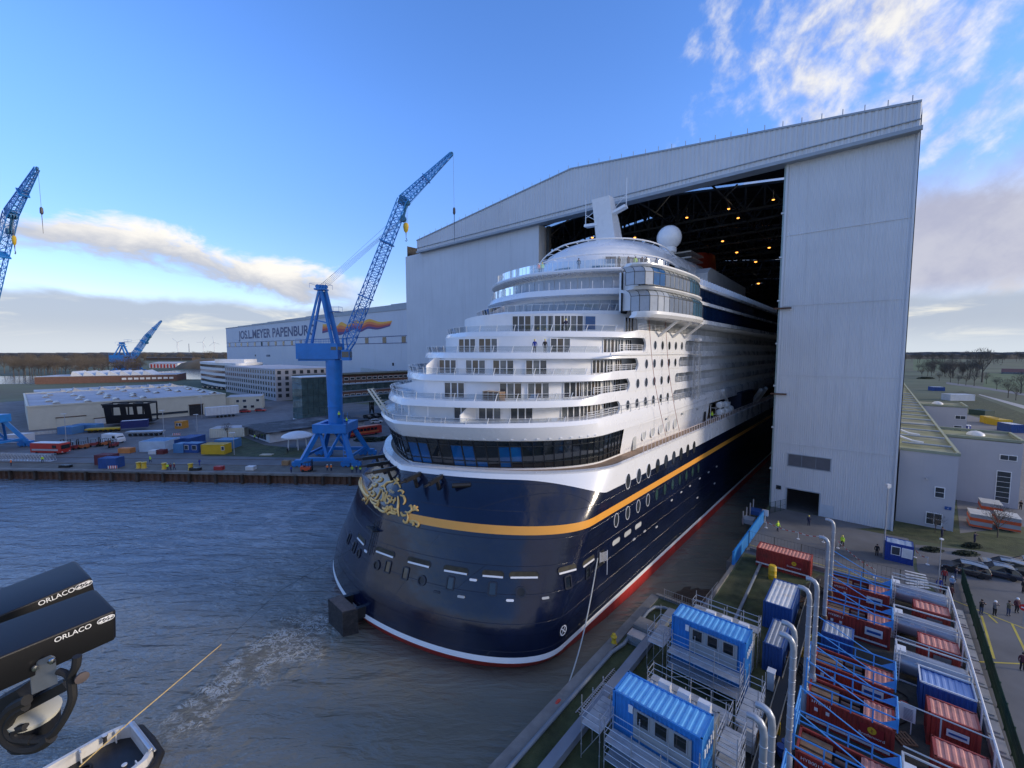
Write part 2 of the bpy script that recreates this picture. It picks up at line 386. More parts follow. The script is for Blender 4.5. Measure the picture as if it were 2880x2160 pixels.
def t_of_s(s, z):
    s0, D, k, hb = htab(z); e = s0+k*hb+D
    return 1+(s-e)/(SMAX-e)
PALEW = mat('pale_recess', (.45, .46, .45), .5, var=.1)
for s in (44.5, 47.5, 50.5): opening('mooring_opening', hullframe(t_of_s(s, 6.0), 6.0), 1.9, .62, .3, NAVYF, PALEW, .03, bar=.05)
for (x, y) in ((393, 858), (705, 965), (1390, 1045), (270, 778)): opening('fairlead', hullframe(*hullhit(*Z6(x, y))), .72, .72, .35, NAVYF, BLACK, .12, bar=.16)
for (x, y) in ((470, 870), (590, 915), (900, 985), (1193, 1023), (1715, 975), (1848, 910), (202, 675), (240, 735)):
    ob = opening('hull_window', hullframe(*hullhit(*Z6(x, y))), .62, 1.05, .06, NAVYF, DGLASS, .10, bar=.14)
for (x, y, m_) in ((1060, 960, WHITE), (1313, 1103, WHITE), (975, 1077, PALEW), (1557, 1085, PALEW), (805, 1045, NAVYF), (318, 763, WHITE)):
    p, X, Y, n_ = hullframe(*hullhit(*Z6(x, y))); mb = MB(); mb.prism([p+X*a+Y*b for a, b in rrect(.75, .22, .1)], n_*.09); mb.build('hull_lamp', m_, SHIP)
# round mark with a cross
p, X, Y, n_ = hullframe(*hullhit(*Z6(1682, 1310))); mb = MB()
ring = [(math.cos(a*math.pi/12), math.sin(a*math.pi/12)) for a in range(24)]
mb.grid([[p+X*(c*.52)+Y*(s_*.52)+n_*.012 for c, s_ in ring], [p+X*(c*.40)+Y*(s_*.40)+n_*.012 for c, s_ in ring]], True)
for a in (R(45), R(135)): mb.box(p+n_*.014, (.86, .11, .004), (X*math.cos(a)+Y*math.sin(a), Y*math.cos(a)-X*math.sin(a), n_))
mb.build('thruster_mark', BOOTW, SHIP)
# oval portholes along the side of the hull
def oval(name, fr, rx, ry, mfr, mgl, lip=.05, rim=.1, n=18):
    p, x, y, n_ = fr; mb = MB(); cs = [(math.cos(2*math.pi*i/n), math.sin(2*math.pi*i/n)) for i in range(n)]
    P = lambda q, a, b, d: p+x*(q[0]*a)+y*(q[1]*b)+n_*d
    mb.grid([[P(q, rx+rim, ry+rim, -.03) for q in cs], [P(q, rx+rim, ry+rim, lip) for q in cs], [P(q, rx, ry, lip) for q in cs], [P(q, rx, ry, .015) for q in cs]], True)
    ob = mb.build(name, mfr, SHIP); mb = MB(); mb.poly([P(q, rx, ry, .015) for q in cs]); mb.build('pane', mgl, ob); return ob
PGL = mat('port_glass', (.03, .035, .04), .06, var=.2, spec=.9); PGREEN = mat('green_port_glass', (.03, .07, .06), .08, var=.2, spec=.8)
for i in range(9):
    ob = oval('porthole', hullframe(t_of_s(47.3+3.02*i, 12.5), 12.5), .62, .92, WHITE if i < 3 else NAVYF, PGL, rim=.07)
for i in range(11):
    ob = oval('porthole', hullframe(t_of_s(44.4+2.97*i, 8.55), 8.55), .52, .78, WHITE if i < 4 else NAVYF, PGL if i < 4 else PGREEN, rim=.06)
for s, z in ((52.5, 4.6), (49.3, 4.6), (56.5, 3.9), (62, 6.2), (66, 6.4), (70, 6.4), (75, 6.5), (80, 6.5), (85, 6.5), (84, 3.5), (74, 3.4)):
    p, X, Y, n_ = hullframe(t_of_s(s, z), z); mb = MB(); mb.prism([p+X*a+Y*b for a, b in rrect(.7, .22, .1)], n_*.06); mb.build('hull_lamp', PALEW, SHIP)
# open shell door with ladder on the quarter
p, X, Y, n_ = hullframe(t_of_s(41.0, 5.3), 5.3); mb = MB(); mb.box(p+n_*.02, (1.1, 1.7, .05), (X, Y, n_)); ob = mb.build('shell_door', BLACK, SHIP)
mb = MB(); 
for i in range(9): mb.bar(p+X*-.55+n_*.15-Y*(.2-i*.12), p+X*.45+n_*.5-Y*(.2-i*.12), .03)
mb.bar(p+X*-.55+n_*.15-Y*.3, p+X*-.55+n_*.15+Y*.9, .05); mb.bar(p+X*.45+n_*.5-Y*1.9, p+X*.45+n_*.5+Y*.9, .06); mb.build('boarding_ladder', WHITE, ob)
# --- stern ornament: brackets, ladder, scrollwork, name
for (x0, y0, x1, y1) in ((370, 130, 440, 100), (365, 165, 480, 125), (450, 190, 530, 160), (600, 225, 695, 200), (690, 270, 845, 222)):
    t, z = hullhit(*Z6(x1, y1+12)); z = min(z, 14.0); p, X, Y, n_ = hullframe(t, z); out = Vector((n_.x, n_.y, 0)).normalized()
    mb = MB(); q = p+out*2.6+Vector((0, 0, .15)); mb.bar(p-out*.2+Vector((0, 0, .25)), q, .34, .42); mb.bar(p+out*.9+Vector((0, 0, .1)), p+out*.15-Vector((0, 0, 1.9)), .32, .3); mb.tube(q, q+out*.9, .13, .13, 8); mb.build('bracket_arm', BLACK, SHIP)
t, z = hullhit(*Z6(985, 300)); p, X, Y, n_ = hullframe(t, z); mb = MB(); out = Vector((n_.x, n_.y, 0)).normalized(); mb.tube(p-out*.1+X*.9, p+out*.75-X*.9, .26, .26, 12); mb.build('exhaust_pipe', BLACK, SHIP, True)
t, z = hullhit(*Z6(375, 690)); p, X, Y, n_ = hullframe(t, z); mb = MB()
for sx_ in (-.28, .28): mb.bar(p+X*sx_+n_*.3-Y*1.5, p+X*sx_+n_*.3+Y*2.2, .06)
for i in range(10): mb.bar(p-X*.28+n_*.3+Y*(-1.4+i*.38), p+X*.28+n_*.3+Y*(-1.4+i*.38), .04)
mb.box(p+n_*.4+Y*1.2-X*.4, (1.9, .12, .7), (X, Y, n_)); mb.build('stern_ladder', BLACK, SHIP)
def hullpath(pts, r, name='scrollwork', m=GOLD, lift=.06, flat=True):
    P3 = []
    for q in pts:
        p, X, Y, n_ = hullframe(*hullhit(*q)); P3.append(p+n_*lift)
    mb = MB(); mb.path(P3, r, 6); return mb.build(name, m, SHIP, True)
def sm(pts, k=4):
    out = []
    for i in range(len(pts)-1):
        p0 = pts[max(0, i-1)]; p1 = pts[i]; p2 = pts[i+1]; p3 = pts[min(len(pts)-1, i+2)]
        for j in range(k):
            t = j/k; out.append(tuple(.5*((2*p1[d])+(-p0[d]+p2[d])*t+(2*p0[d]-5*p1[d]+4*p2[d]-p3[d])*t*t+(-p0[d]+3*p1[d]-3*p2[d]+p3[d])*t**3) for d in range(len(p1))))
    return out+[pts[-1]]
def ZG(x, y): return 960+x/7.373, 1260+y/7.373
tL, tR = hullhit(*ZG(560, 960))[0], hullhit(*ZG(1400, 1400))[0]
hullband('orange_stripe', ORANGE, 9.65, 10.45, 1, [tR+(1-tR)*i/24. for i in range(24)]+[1.0]+TS, .004); hullband('orange_stripe', ORANGE, 9.65, 10.45, 1, [-x for x in reversed(TS)]+[-1+(tL+1)*i/24. for i in range(25)], .004); hullband('navy_hull', NAVY, 9.65, 10.45, 1, [tL+(tR-tL)*i/12. for i in range(13)])
SCR = [[(400, 600), (390, 760), (470, 920), (590, 1020)], [(430, 640), (440, 800), (520, 960), (600, 1000)],
       [(590, 1010), (640, 900), (700, 960), (660, 1000), (620, 960)], [(620, 1020), (700, 1080), (820, 900), (800, 840)],
       [(590, 1040), (540, 1130), (520, 1170)], [(600, 1030), (650, 1130), (740, 1170), (790, 1100)],
       [(440, 1090), (470, 1050), (510, 1070), (490, 1100)], [(690, 1160), (720, 1220), (760, 1240), (730, 1210)],
       [(800, 1130), (760, 1220), (830, 1300), (920, 1320), (980, 1250), (960, 1210), (930, 1240)],
       [(1000, 1290), (1010, 1230), (1050, 1220), (1060, 1300), (1150, 1340), (1180, 1310)],
       [(950, 1340), (980, 1370), (1010, 1330), (1080, 1360), (1140, 1370)],
       [(1330, 1320), (1400, 1340), (1470, 1280), (1450, 1200), (1410, 1210)], [(1490, 1300), (1560, 1280), (1600, 1310)], [(1500, 1260), (1560, 1230), (1590, 1230)], [(1510, 1240), (1530, 1190)],
       [(1370, 1350), (1390, 1440), (1370, 1540), (1310, 1530), (1290, 1490)], [(1420, 1500), (1530, 1520), (1610, 1570), (1590, 1630), (1550, 1610)], [(1430, 1530), (1490, 1550), (1510, 1590), (1480, 1600)],
       [(1180, 900), (1240, 880), (1290, 920), (1270, 950)], [(930, 870), (900, 800), (960, 720), (1060, 700), (1090, 680)], [(1100, 760), (1140, 720), (1200, 740), (1230, 830)], [(830, 800), (870, 790), (910, 750)],
       [(1100, 640), (1140, 680), (1190, 660), (1150, 620)], [(640, 760), (700, 800), (740, 760), (700, 720)], [(760, 700), (830, 690), (860, 640), (820, 620)], [(560, 880), (620, 850), (650, 800)], [(1180, 1000), (1190, 1150), (1180, 1290), (1200, 1420)], [(1230, 980), (1300, 1010), (1330, 1100), (1290, 1180)], [(1240, 1330), (1290, 1400), (1350, 1390)], [(700, 1090), (760, 1110), (800, 1060)], [(860, 1240), (910, 1270), (950, 1240)], [(1090, 1250), (1130, 1280), (1150, 1250)], [(640, 640), (690, 600), (740, 620), (770, 580)]]
for q in SCR: q3 = sm(q); nq_ = len(q3); hullpath([ZG(*p) for p in q3], [(.06+.085*math.sin(math.pi*(j+.6)/(nq_+.2))) if q[0][0] > 420 else .17 for j in range(nq_)])
LET = {'W': [[(835, 880), (860, 870), (870, 980), (850, 1090), (830, 1080)], [(870, 960), (905, 930)], [(905, 930), (880, 1100)], [(885, 1110), (960, 920)], [(960, 920), (925, 900)]],
       'I': [[(945, 990), (915, 1110)], [(925, 975), (965, 1000)]],
       'S': [[(1025, 1010), (990, 990), (965, 1040), (1005, 1080), (985, 1140), (940, 1150), (920, 1110)]],
       'H': [[(1060, 1010), (1020, 1140)], [(1130, 1030), (1080, 1160)], [(1040, 1080), (1140, 1085)]]}
for L, st in LET.items():
    mb = MB()
    for q in st:
        P3 = []
        for a in sm(q, 3):
            p, X, Y, n_ = hullframe(*hullhit(*ZG(*a))); P3.append(p+n_*.05)
        mb.path(P3, .105, 6)
    mb.build('letter', GOLD, SHIP, True)
def textmesh(txt, mth, fr, h, parent, name='lettering', ext=.01, bold=0.0, align='CENTER', sxw=1.0, shear=0.0):
    """flat lettering as mesh, standing on frame fr=(origin, x, y, normal)"""
    c = bpy.data.curves.new('t', 'FONT'); c.body = txt; c.size = 1.0; c.extrude = 0; c.align_x = align; c.align_y = 'CENTER'; c.offset = bold; c.shear = shear
    o = bpy.data.objects.new('t', c); COL.objects.link(o); dg = bpy.context.evaluated_depsgraph_get(); dg.update()
    me = bpy.data.meshes.new_from_object(o.evaluated_get(dg)); bpy.data.objects.remove(o)
    p, X, Y, n_ = fr; k = h/.72; mb = MB(); mb.add([p+X*(v.co.x*k*sxw)+Y*(v.co.y*k)+n_*ext for v in me.vertices], [tuple(q.vertices) for q in me.polygons])
    return mb.build(name, mth, parent)
textmesh('DISNEY', GOLD, hullframe(*hullhit(*ZG(1050, 905))), .30, SHIP, ext=.05)
textmesh('NASSAU', mat('faint_gold', (.35, .26, .16), .5), hullframe(*hullhit(*ZG(880, 1220))), .24, SHIP, ext=.05)
# dark safety net and mooring recess left of the name
mb = MB(); n0 = [ZG(450, 560), ZG(560, 640), ZG(620, 700), ZG(540, 830)]
for i in range(8):
    for (a, b, c, d) in ((0, 1, 3, 2), (0, 3, 1, 2)):
        f = i/7.; q0 = [n0[a][j]+(n0[b][j]-n0[a][j])*f for j in (0, 1)]; q1 = [n0[c][j]+(n0[d][j]-n0[c][j])*f for j in (0, 1)]
        P3 = []
        for g in range(4):
            h_ = [q0[j]+(q1[j]-q0[j])*g/3. for j in (0, 1)]; p, X, Y, n_ = hullframe(*hullhit(*h_)); P3.append(p+n_*.12)
        mb.path(P3, .035, 4)
mb.build('safety_net', mat('net_grey', (.30, .32, .36), .6), SHIP)

# --- superstructure rings
def RING(s0, D, k, hb, z, ts=TALL, smax=SMAX): return [RP(t, s0, D, k, hb, z, smax) for t in ts]
def fill(mb, r):
    n = len(r)
    for i in range(n//2-1): mb.quad(r[i], r[i+1], r[n-2-i], r[n-1-i])
    if n % 2: mb.poly([r[n//2-1], r[n//2], r[n//2+1]])
def slab(name, m, prof, zl=None, zu=None, parent=SHIP, ts=TALL):
    mb = MB(); rows = [RING(*q, ts=ts) for q in prof]; mb.grid(rows); fill(mb, rows[0]); fill(mb, rows[-1]); return mb.build(name, m, parent, True, angle=30)
# promenade deck plate and lip under the big windows
slab('promenade_deck', TEAK, [(28.9, 11, .26, 19.1, 14.80), (28.9, 11, .26, 19.1, 14.86)])
mb = MB(); mb.grid([RING(28.7, 11, .26, 19.3, 14.84, TALL), RING(28.66, 11, .26, 19.34, 15.02), RING(29.5, 11, .26, 18.3 , 15.02)][:2]+[RING(29.6, 11, .26, 18.85, 15.02), RING(29.6, 11, .26, 18.85, 14.86)])
mb.build('waterway_bar', WHITE, SHIP, True, angle=30)
WB = (29.95, 11, .27, 17.0, 15.0); WT = (28.9, 11.4, .26, 17.55, 18.3)
def lerp5(a, b, f): return tuple(x+(y-x)*f for x, y in zip(a, b))
# white base coaming that follows the glazing
mb = MB(); mb.grid([RING(*WB[:4], 14.86), RING(*lerp5(WB, WT, .04))]); mb.build('window_coaming', WHITE, SHIP, True)
TW1 = None
def t_end(spec, s):
    s0, D, k, hb = spec[:4]; e = s0+k*hb+D; return 1+(s-e)/(SMAX-e) if s > e else 1.0
te = t_end(WB, 49.5)
npan = 46
ts_p = [(-.95 + (te-.0+.95)*0)]; 
tl = [-1.0+1.98*i/41. for i in range(42)]+[1.0+(te-1.0)*i/5. for i in range(1, 6)]
frame = MB(); panes = []
def wp(t, f): return RP(t, *lerp5(WB, WT, f))
for i in range(len(tl)-1):
    a, b = tl[i], tl[i+1]; g = (b-a)*.06; 
    for j, (f0, f1) in enumerate(((.05, .24), (.26, .80), (.82, .985))):
        mb = MB(); c = (a+b)/2
        q = [(a+g, f0), (b-g, f0), (b-g, f1), (a+g, f1)]
        if i == len(tl)-2:   # rounded forward end
            q = [(a+g, f0)]+[(a+g+(b-g-a-g)*x, f0+(f1-f0)*y) for x, y in (([(1, 0), (1, 1)] if j == 1 else ([(.25, 0), (.8, .55), (1, 1)] if j == 0 else [(1, 0), (.8, .45), (.25, 1)])))]+[(a+g, f1)]
        mb.poly([wp(*z_) for z_ in q])
        u = proj(wp(c, .5))[0]
        blue = (1155 < u < 1222 or 1270 < u < 1385 or 1400 < u < 1462) and j < 2
        panes.append((mb, BGLASS if blue and rnd.random() < .93 else DGLASS))
for mb, m_ in panes: mb.build('window_pane', m_, SHIP)
fr_ = MB()
for i, a in enumerate(tl):
    x = (wp(a+.003, .5)-wp(a-.003, .5)).normalized(); out = Vector((x.y, -x.x, 0))
    fr_.bar(wp(a, .03)+out*.03, wp(a, .99)+out*.03, .12, .10)
for f in (.045, .25, .81, .99):
    pts = [wp(a, f) for a in tl]
    for p, q in zip(pts, pts[1:]): 
        x = (q-p).normalized(); out = Vector((x.y, -x.x, 0)); fr_.bar(p+out*.025, q+out*.025, .10, .09)
fr_.build('window_frame', mat('window_frame_black', (.014, .018, .024), .3), SHIP)
# dark interior wall behind glazing is closed by the band; solid white side wall from the glazing forward to s=86
def sidewall(name, m, s0_, s1_, b0, b1, z0, z1, holes=None):
    mb = MB(); mb.quad(S(s0_, b0, z0), S(s1_, b0, z0), S(s1_, b1, z1), S(s0_, b1, z1)); return mb.build(name, m, SHIP)
e = MB(); e.quad(S(49.6, 17.0, 14.86), S(86, 17.0, 14.86), S(86, 17.55, 19.6), S(49.6, 17.55, 18.3)); e.quad(S(86, 17.0, 14.86), S(86, 12, 14.86), S(86, 12, 19.6), S(86, 17.5, 19.6)); e.quad(S(86, 12, 14.86), S(SMAX, 12, 14.86), S(SMAX, 12, 21), S(86, 12, 21))
e.quad(S(49.6, -17, 14.86), S(SMAX, -17, 14.86), S(SMAX, -17.5, 20), S(49.6, -17.5, 20)); e.build('promenade_wall', WHITE, SHIP)
def sidefr(s, z, b=None):
    b = 17.0+.55*(z-15)/3.5 if b is None else b
    return S(s, b, z), A.copy(), Vector((0, 0, 1)), B.copy()
for i in range(5): oval('promenade_window', sidefr(56.3+3.0*i, 16.75), .62, .92, WHITE, PALEW, .06, .14)
mb = MB(); mb.box(S(53.4, 17.25, 15.95), (1.0, .05, 2.0), rz=ROT); mb.build('side_door', PALEW, SHIP)
mb = MB(); mb.box(S(83.6, 17.35, 15.9), (.9, .05, 2.0), rz=ROT); mb.build('side_door', BLACK, SHIP)
for s in (64, 71, 78.5): mb = MB(); mb.box(S(s, 17.55, 17.9), (.6, .2, .3), rz=ROT); mb.build('deck_lamp', PALEW, SHIP)
# band over the windows, deck five bulwark
slab('deck_band', WHITE, [WT, (28.3, 11.6, .26, 17.5, 19.0), (27.8, 12, .25, 17.45, 19.9), (28.1, 12, .25, 17.2, 20.35)])
mb = MB()
for i in range(34):
    t = -.9+1.8*i/33.; p, q = RP(t, 28.75, 11.4, .26, 17.58, 18.55), RP(t+.004, 28.75, 11.4, .26, 17.58, 18.55); x = (q-p).normalized(); mb.box(p, (.28, .12, .12), (x, Vector((x.y, -x.x, 0)), Vector((0, 0, 1))))
mb.build('band_lugs', WHITE, SHIP)
def rail(name, pts, h=.95, nbar=3, post=2.2, m=WHITE, r=.03, parent=SHIP):
    mb = MB(); L = 0; nxt = 0
    for k in range(1, nbar+1):
        z = Vector((0, 0, h*k/nbar))
        for p, q in zip(pts, pts[1:]): mb.bar(p+z, q+z, r*2 if k == nbar else r*1.5)
    for p, q in zip(pts, pts[1:]):
        d = (q-p); l_ = d.length
        while nxt <= L+l_: c = p+d*((nxt-L)/l_); mb.bar(c, c+Vector((0, 0, h)), r*2.2, r*2.2); nxt += post
        L += l_
    return mb.build(name, m, parent)
# stepped aft decks:  (lower z, upper z, s0)
DK = [(21.9, 23.1, 28.9), (24.6, 25.65, 31.97), (27.2, 28.2, 35.22), (29.9, 31.0, 39.24), (33.0, 33.9, 46.2)]
OPEN_END = [49.6, 52.2, 54.7, 57.0]; FWD = [67.7, 68.3, 69.8, 72.6]
PORT_S = [[51.6+2.76*i for i in range(6)], [54.5+2.76*i for i in range(5)], [57.2+2.77*i for i in range(5)], [60.1+2.73*i for i in range(5)]]
for (zl, zu, s0) in DK:
    zt = lambda t: zl+.72+(zu-zl-.72)*max(0, min(1, (abs(t)-.80)/.16))**1.5
    mb = MB(); rows = [[RP(t, s0+a, 12, .25, b, zl+(zt(t)-zl)*f+dz) for t in TALL] for a, b, f, dz in ((0, 17.0, 0, 0), (.10, 16.97, .5, 0), (.32, 16.88, 1, 0), (.5, 16.7, 1, 0), (.5, 16.7, 1, -.3))]; mb.grid(rows)
    fill(mb, rows[0]); fill(mb, RING(s0+.5, 12, .25, 16.7, zl+.6)); mb.build('deck_band', WHITE, SHIP, True, angle=30)
def find_t(spec, z, u, lo=-.5, hi=1.25):
    for _ in range(40):
        m_ = (lo+hi)/2
        if proj(RP(m_, *spec, z))[0] < u: lo = m_
        else: hi = m_
    return lo
DOORFR = mat('door_frame_white', (.78, .78, .78), .35, var=.02)
CURT = mat('door_glass', (.035, .04, .05), .1, var=.3, scale=.8, spec=.8); CURT2 = mat('door_glass_grey', (.10, .11, .12), .12, var=.3, scale=1.5, spec=.8); CURT3 = mat('door_glass_brown', (.06, .045, .035), .1, var=.4, scale=1.5, spec=.8)
def door(fr, h, wid, kind=3):
    p, x, y, n_ = fr; mb = MB(); w3 = wid/3
    for k in range(4): mb.box(p+x*(-wid/2+k*w3)+y*(h/2)+n_*.03, (.09 if k in (0, 3) else .13, h, .08), (x, y, n_))
    for yy in (.03, h): mb.box(p+y*yy+n_*.028, (wid+.08, .08, .08), (x, y, n_))
    ob = mb.build('cabin_door', DOORFR, SHIP)
    for k in range(kind):
        mb = MB(); c = p+x*(-wid/2+(k+.5)*w3)+y*(h*.5); mb.box(c+n_*.012, (w3*.84, h*.95, .02), (x, y, n_)); mb.build('pane', rnd.choice((CURT, CURT, CURT2, CURT3)), ob)
    return ob
DOORS = [[760, 975, 1250, 1672, 1800, 1893, 1985], [670, 1155, 1395, 1692, 1800, 1892, 1982, 2070], [500, 612, 852, 1092, 1377, 1908, 1998, 2084], [300+480, 960, 1585, 2002, 2090, 2170], [1250, 1440, 1560, 1700, 2180]]
floorz = [20.0]+[d_[0]+.66 for d_ in DK[:4]]; railz = [20.3, 23.1, 25.65, 28.2, 31.0]; wallS = []
for i, fz in enumerate(floorz):
    top = DK[i][0]; s0b = 27.9 if i == 0 else DK[i-1][2]+.4
    spec = (s0b+3.0, 12, .25, 15.1); wallS.append(spec)
    mb = MB(); mb.grid([RING(*spec, fz-.2), RING(*spec, top+.1)]); mb.build('cabin_wall', WALLW, SHIP, True)
    for x in DOORS[i]:
        t = find_t(spec, (fz+top)/2, 1060+x/3.072); p = RP(t, *spec, fz+.04); q = RP(t+.004, *spec, fz+.04); X = (q-p).normalized()
        n_ = Vector((X.y, -X.x, 0)); door((p, X, Vector((0, 0, 1)), n_), top-fz-.22, 2.55 if t < .8 else 1.9)
    # side wall panel with portholes
    if i < 4:
        a, b = OPEN_END[i], FWD[i]; z0, z1 = railz[i]-.25+(.2 if i == 0 else 0), top+.06; r = .68; pts = []
        for k in range(7): an = R(90-k*30 if False else 90*k/6); pts.append((a+r-r*0-(r*math.cos(an)) if False else a-0+r*(0), 0))
        prof = []
        for k in range(9): an = math.pi*(k/8.); prof.append((a-.75+.75*math.sin(an), z1-(z1-z0)*k/8.))
        back = []
        for k in range(9): an = math.pi*(k/8.); back.append((b+.75-.75*math.sin(an), z0+(z1-z0)*k/8.))
        mb = MB(); mb.prism([S(s, 16.72, z) for s, z in prof+back], B*.29); mb.build('side_plating', WHITE, SHIP)
        for s in PORT_S[i]:
            if a+.3 < s < b-.6: oval('porthole', sidefr(s, (z0+z1)/2+.02, 17.01), .5, .64, WHITE, PGL, .05, .07)
        # rails in the openings and forward balconies
        sp = (s0b+.15, 12, .25, 16.7); ts_ = [t for t in TALL if t > .72 and (t <= 1 or S(0, 0, 0) is not None)]
        rr = [p for p in RING(*sp, railz[i], [.9+.1*k/6 for k in range(7)])]+[S(OPEN_END[i]-.1, 16.7, railz[i])]
        rail('balcony_rail', rr, .75, 3, 1.6)
        rail('balcony_rail', [S(FWD[i]+.2, 16.75, railz[i]), S(SMAX, 16.75, railz[i])], .85, 4, 1.5)
        for k in range(38):
            s = FWD[i]+2.6+k*3.05
            if s > SMAX: break
            mb = MB(); mb.box(S(s, 15.9, (fz+top)/2), (.08, 1.6, top-fz), rz=ROT); mb.build('balcony_divider', WALLW, SHIP)
            mb = MB(); mb.box(S(s-1.5, 15.13, (fz+top)/2-.05), (1.7, .06, top-fz-.25), rz=ROT); mb.build('balcony_door', CURT, SHIP)
    else:
        rail('balcony_rail', [S(55, 16.75, railz[i]), S(SMAX, 16.75, railz[i])], .85, 4, 1.4)
        for k in range(30):
            s = 58+k*3.05; mb = MB(); mb.box(S(s, 15.9, (fz+top)/2), (.08, 1.5, top-fz), rz=ROT); mb.build('balcony_divider', WALLW, SHIP)
            mb = MB(); mb.box(S(s+1.5, 15.13, (fz+top)/2-.05), (1.7, .06, top-fz-.25), rz=ROT); mb.build('balcony_door', CURT, SHIP)
    # glass balustrade with raked stanchions around the stern
    sp0, sp1 = (s0b+.15, 12, .25, 16.75), (s0b-.12, 12, .25, 16.95); tt = [-.98+1.72*k/40. for k in range(41)]
    mb = MB(); mb.grid([RING(*sp0, fz, tt), RING(*sp1, fz+.85, tt)]); mb.build('glass_balustrade', CLEAR, SHIP, True)
    mb = MB()
    for k in range(0, 41, 2): p, q = RP(tt[k], *sp0, fz), RP(tt[k]+.012, *sp1, fz+.9); mb.bar(p, q, .07, .07)
    pts = RING(*sp1, fz+.86, tt)
    for p, q in zip(pts, pts[1:]): mb.bar(p, q, .035)
    if i < 4:
        for kk in (.25, .45, .65):
            pts = RING(*lerp5(sp0, sp1, kk), fz+.86*kk, tt)
            for p, q in zip(pts, pts[1:]): mb.bar(p, q, .016)
    mb.build('balustrade_stanchions', WHITE, SHIP)
    # support posts under the band above
    mb = MB(); sp2 = (DK[i][2]+.9, 12, .25, 16.2)
    for t in ([-.85, -.7, -.55, -.42, -.3, -.2, -.1, 0, .1] if i != 4 else [-.8, -.5, -.25, .15]): p = RP(t, *sp2, fz-.1); mb.bar(p, p+Vector((0, 0, top-fz+.2)), .13, .13)
    mb.build('deck_posts', WHITE, SHIP)
for i, ts_ in enumerate(((.3,), (), (-.05,), (), ())):
    for t_ in ts_:
        sp = wallS[i]; a_, b_ = RP(t_, *sp, floorz[i]), RP(t_, sp[0]-2.4, *sp[1:], floorz[i]); h_ = DK[i][0]-floorz[i]+.05
        mb = MB(); mb.prism([a_, b_, b_+Vector((0, 0, h_*.55)), a_.lerp(b_, .45)+Vector((0, 0, h_)), a_+Vector((0, 0, h_))], (RP(t_+.003, *sp, 0)-RP(t_, *sp, 0)).normalized()*.09); mb.build('cabin_partition', WALLW, SHIP)
# slanted white screen wing on deck six, port of centre
p0 = RP(find_t(wallS[1], 23.2, 1060+300/3.072), 29.4, 12, .25, 16.7, 23.1); p1 = RP(find_t(wallS[1], 23.2, 1060+400/3.072), *wallS[1], 24.6); 
mb = MB(); mb.prism([p0, p1+Vector((0, 0, 0)), Vector((p1.x, p1.y, 23.1))], A*.15+B*.1); mb.build('wind_screen', WALLW, SHIP)
# outside rail on the ledge along the side
rail('ledge_rail', [S(44, 17.35, 20.35), S(60, 17.35, 20.2), S(85.5, 17.35, 19.65)], 1.0, 2, 2.6, m=SILV)
rail('promenade_rail', [S(52, 19.15, 14.9), S(86, 19.15, 14.9), S(150, 19.15, 14.9)], 1.05, 1, 1.25, m=mat('rail_primer', (.72, .62, .58), .5))
mb = MB(); mb.bar(S(46.5, 17.12, 27.72), S(80, 17.12, 27.72), .18, .22); mb.build('rubbing_strip', WHITE, SHIP)
# --- observation pods
def podring(d, z, s_sh=0.0, fs=0.0, n=29):
    base = [(50.4, 16.8), (50.2, 17.6), (51.0, 19.2), (52.6, 19.9), (55.5, 20.4), (60, 20.75), (64, 20.8), (67.5, 20.5), (70.2, 19.8), (71.6, 18.8), (71.9, 17.0)]
    q = sm([(a+s_sh+2.2, b+d, 0) for a, b in base], 6); L = [0]
    for a, b in zip(q, q[1:]): L.append(L[-1]+math.hypot(b[0]-a[0], b[1]-a[1]))
    out = []
    for i in range(n):
        x = L[-1]*i/(n-1); j = max(k for k in range(len(L)) if L[k] <= x+1e-9); j = min(j, len(q)-2); f = (x-L[j])/(L[j+1]-L[j]) if L[j+1] > L[j] else 0
        out.append(S(q[j][0]+(q[j+1][0]-q[j][0])*f, q[j][1]+(q[j+1][1]-q[j][1])*f, z))
    return out
def podslab(z0, z1, d, sh, name='pod_slab'):
    mb = MB(); a, b = podring(d-.35, z0, sh), podring(d, (z0+z1)/2, sh); c = podring(d, z1, sh); mb.grid([a, b, c]); mb.poly(a); mb.poly(c); return mb.build(name, WHITE, SHIP, True, angle=30)
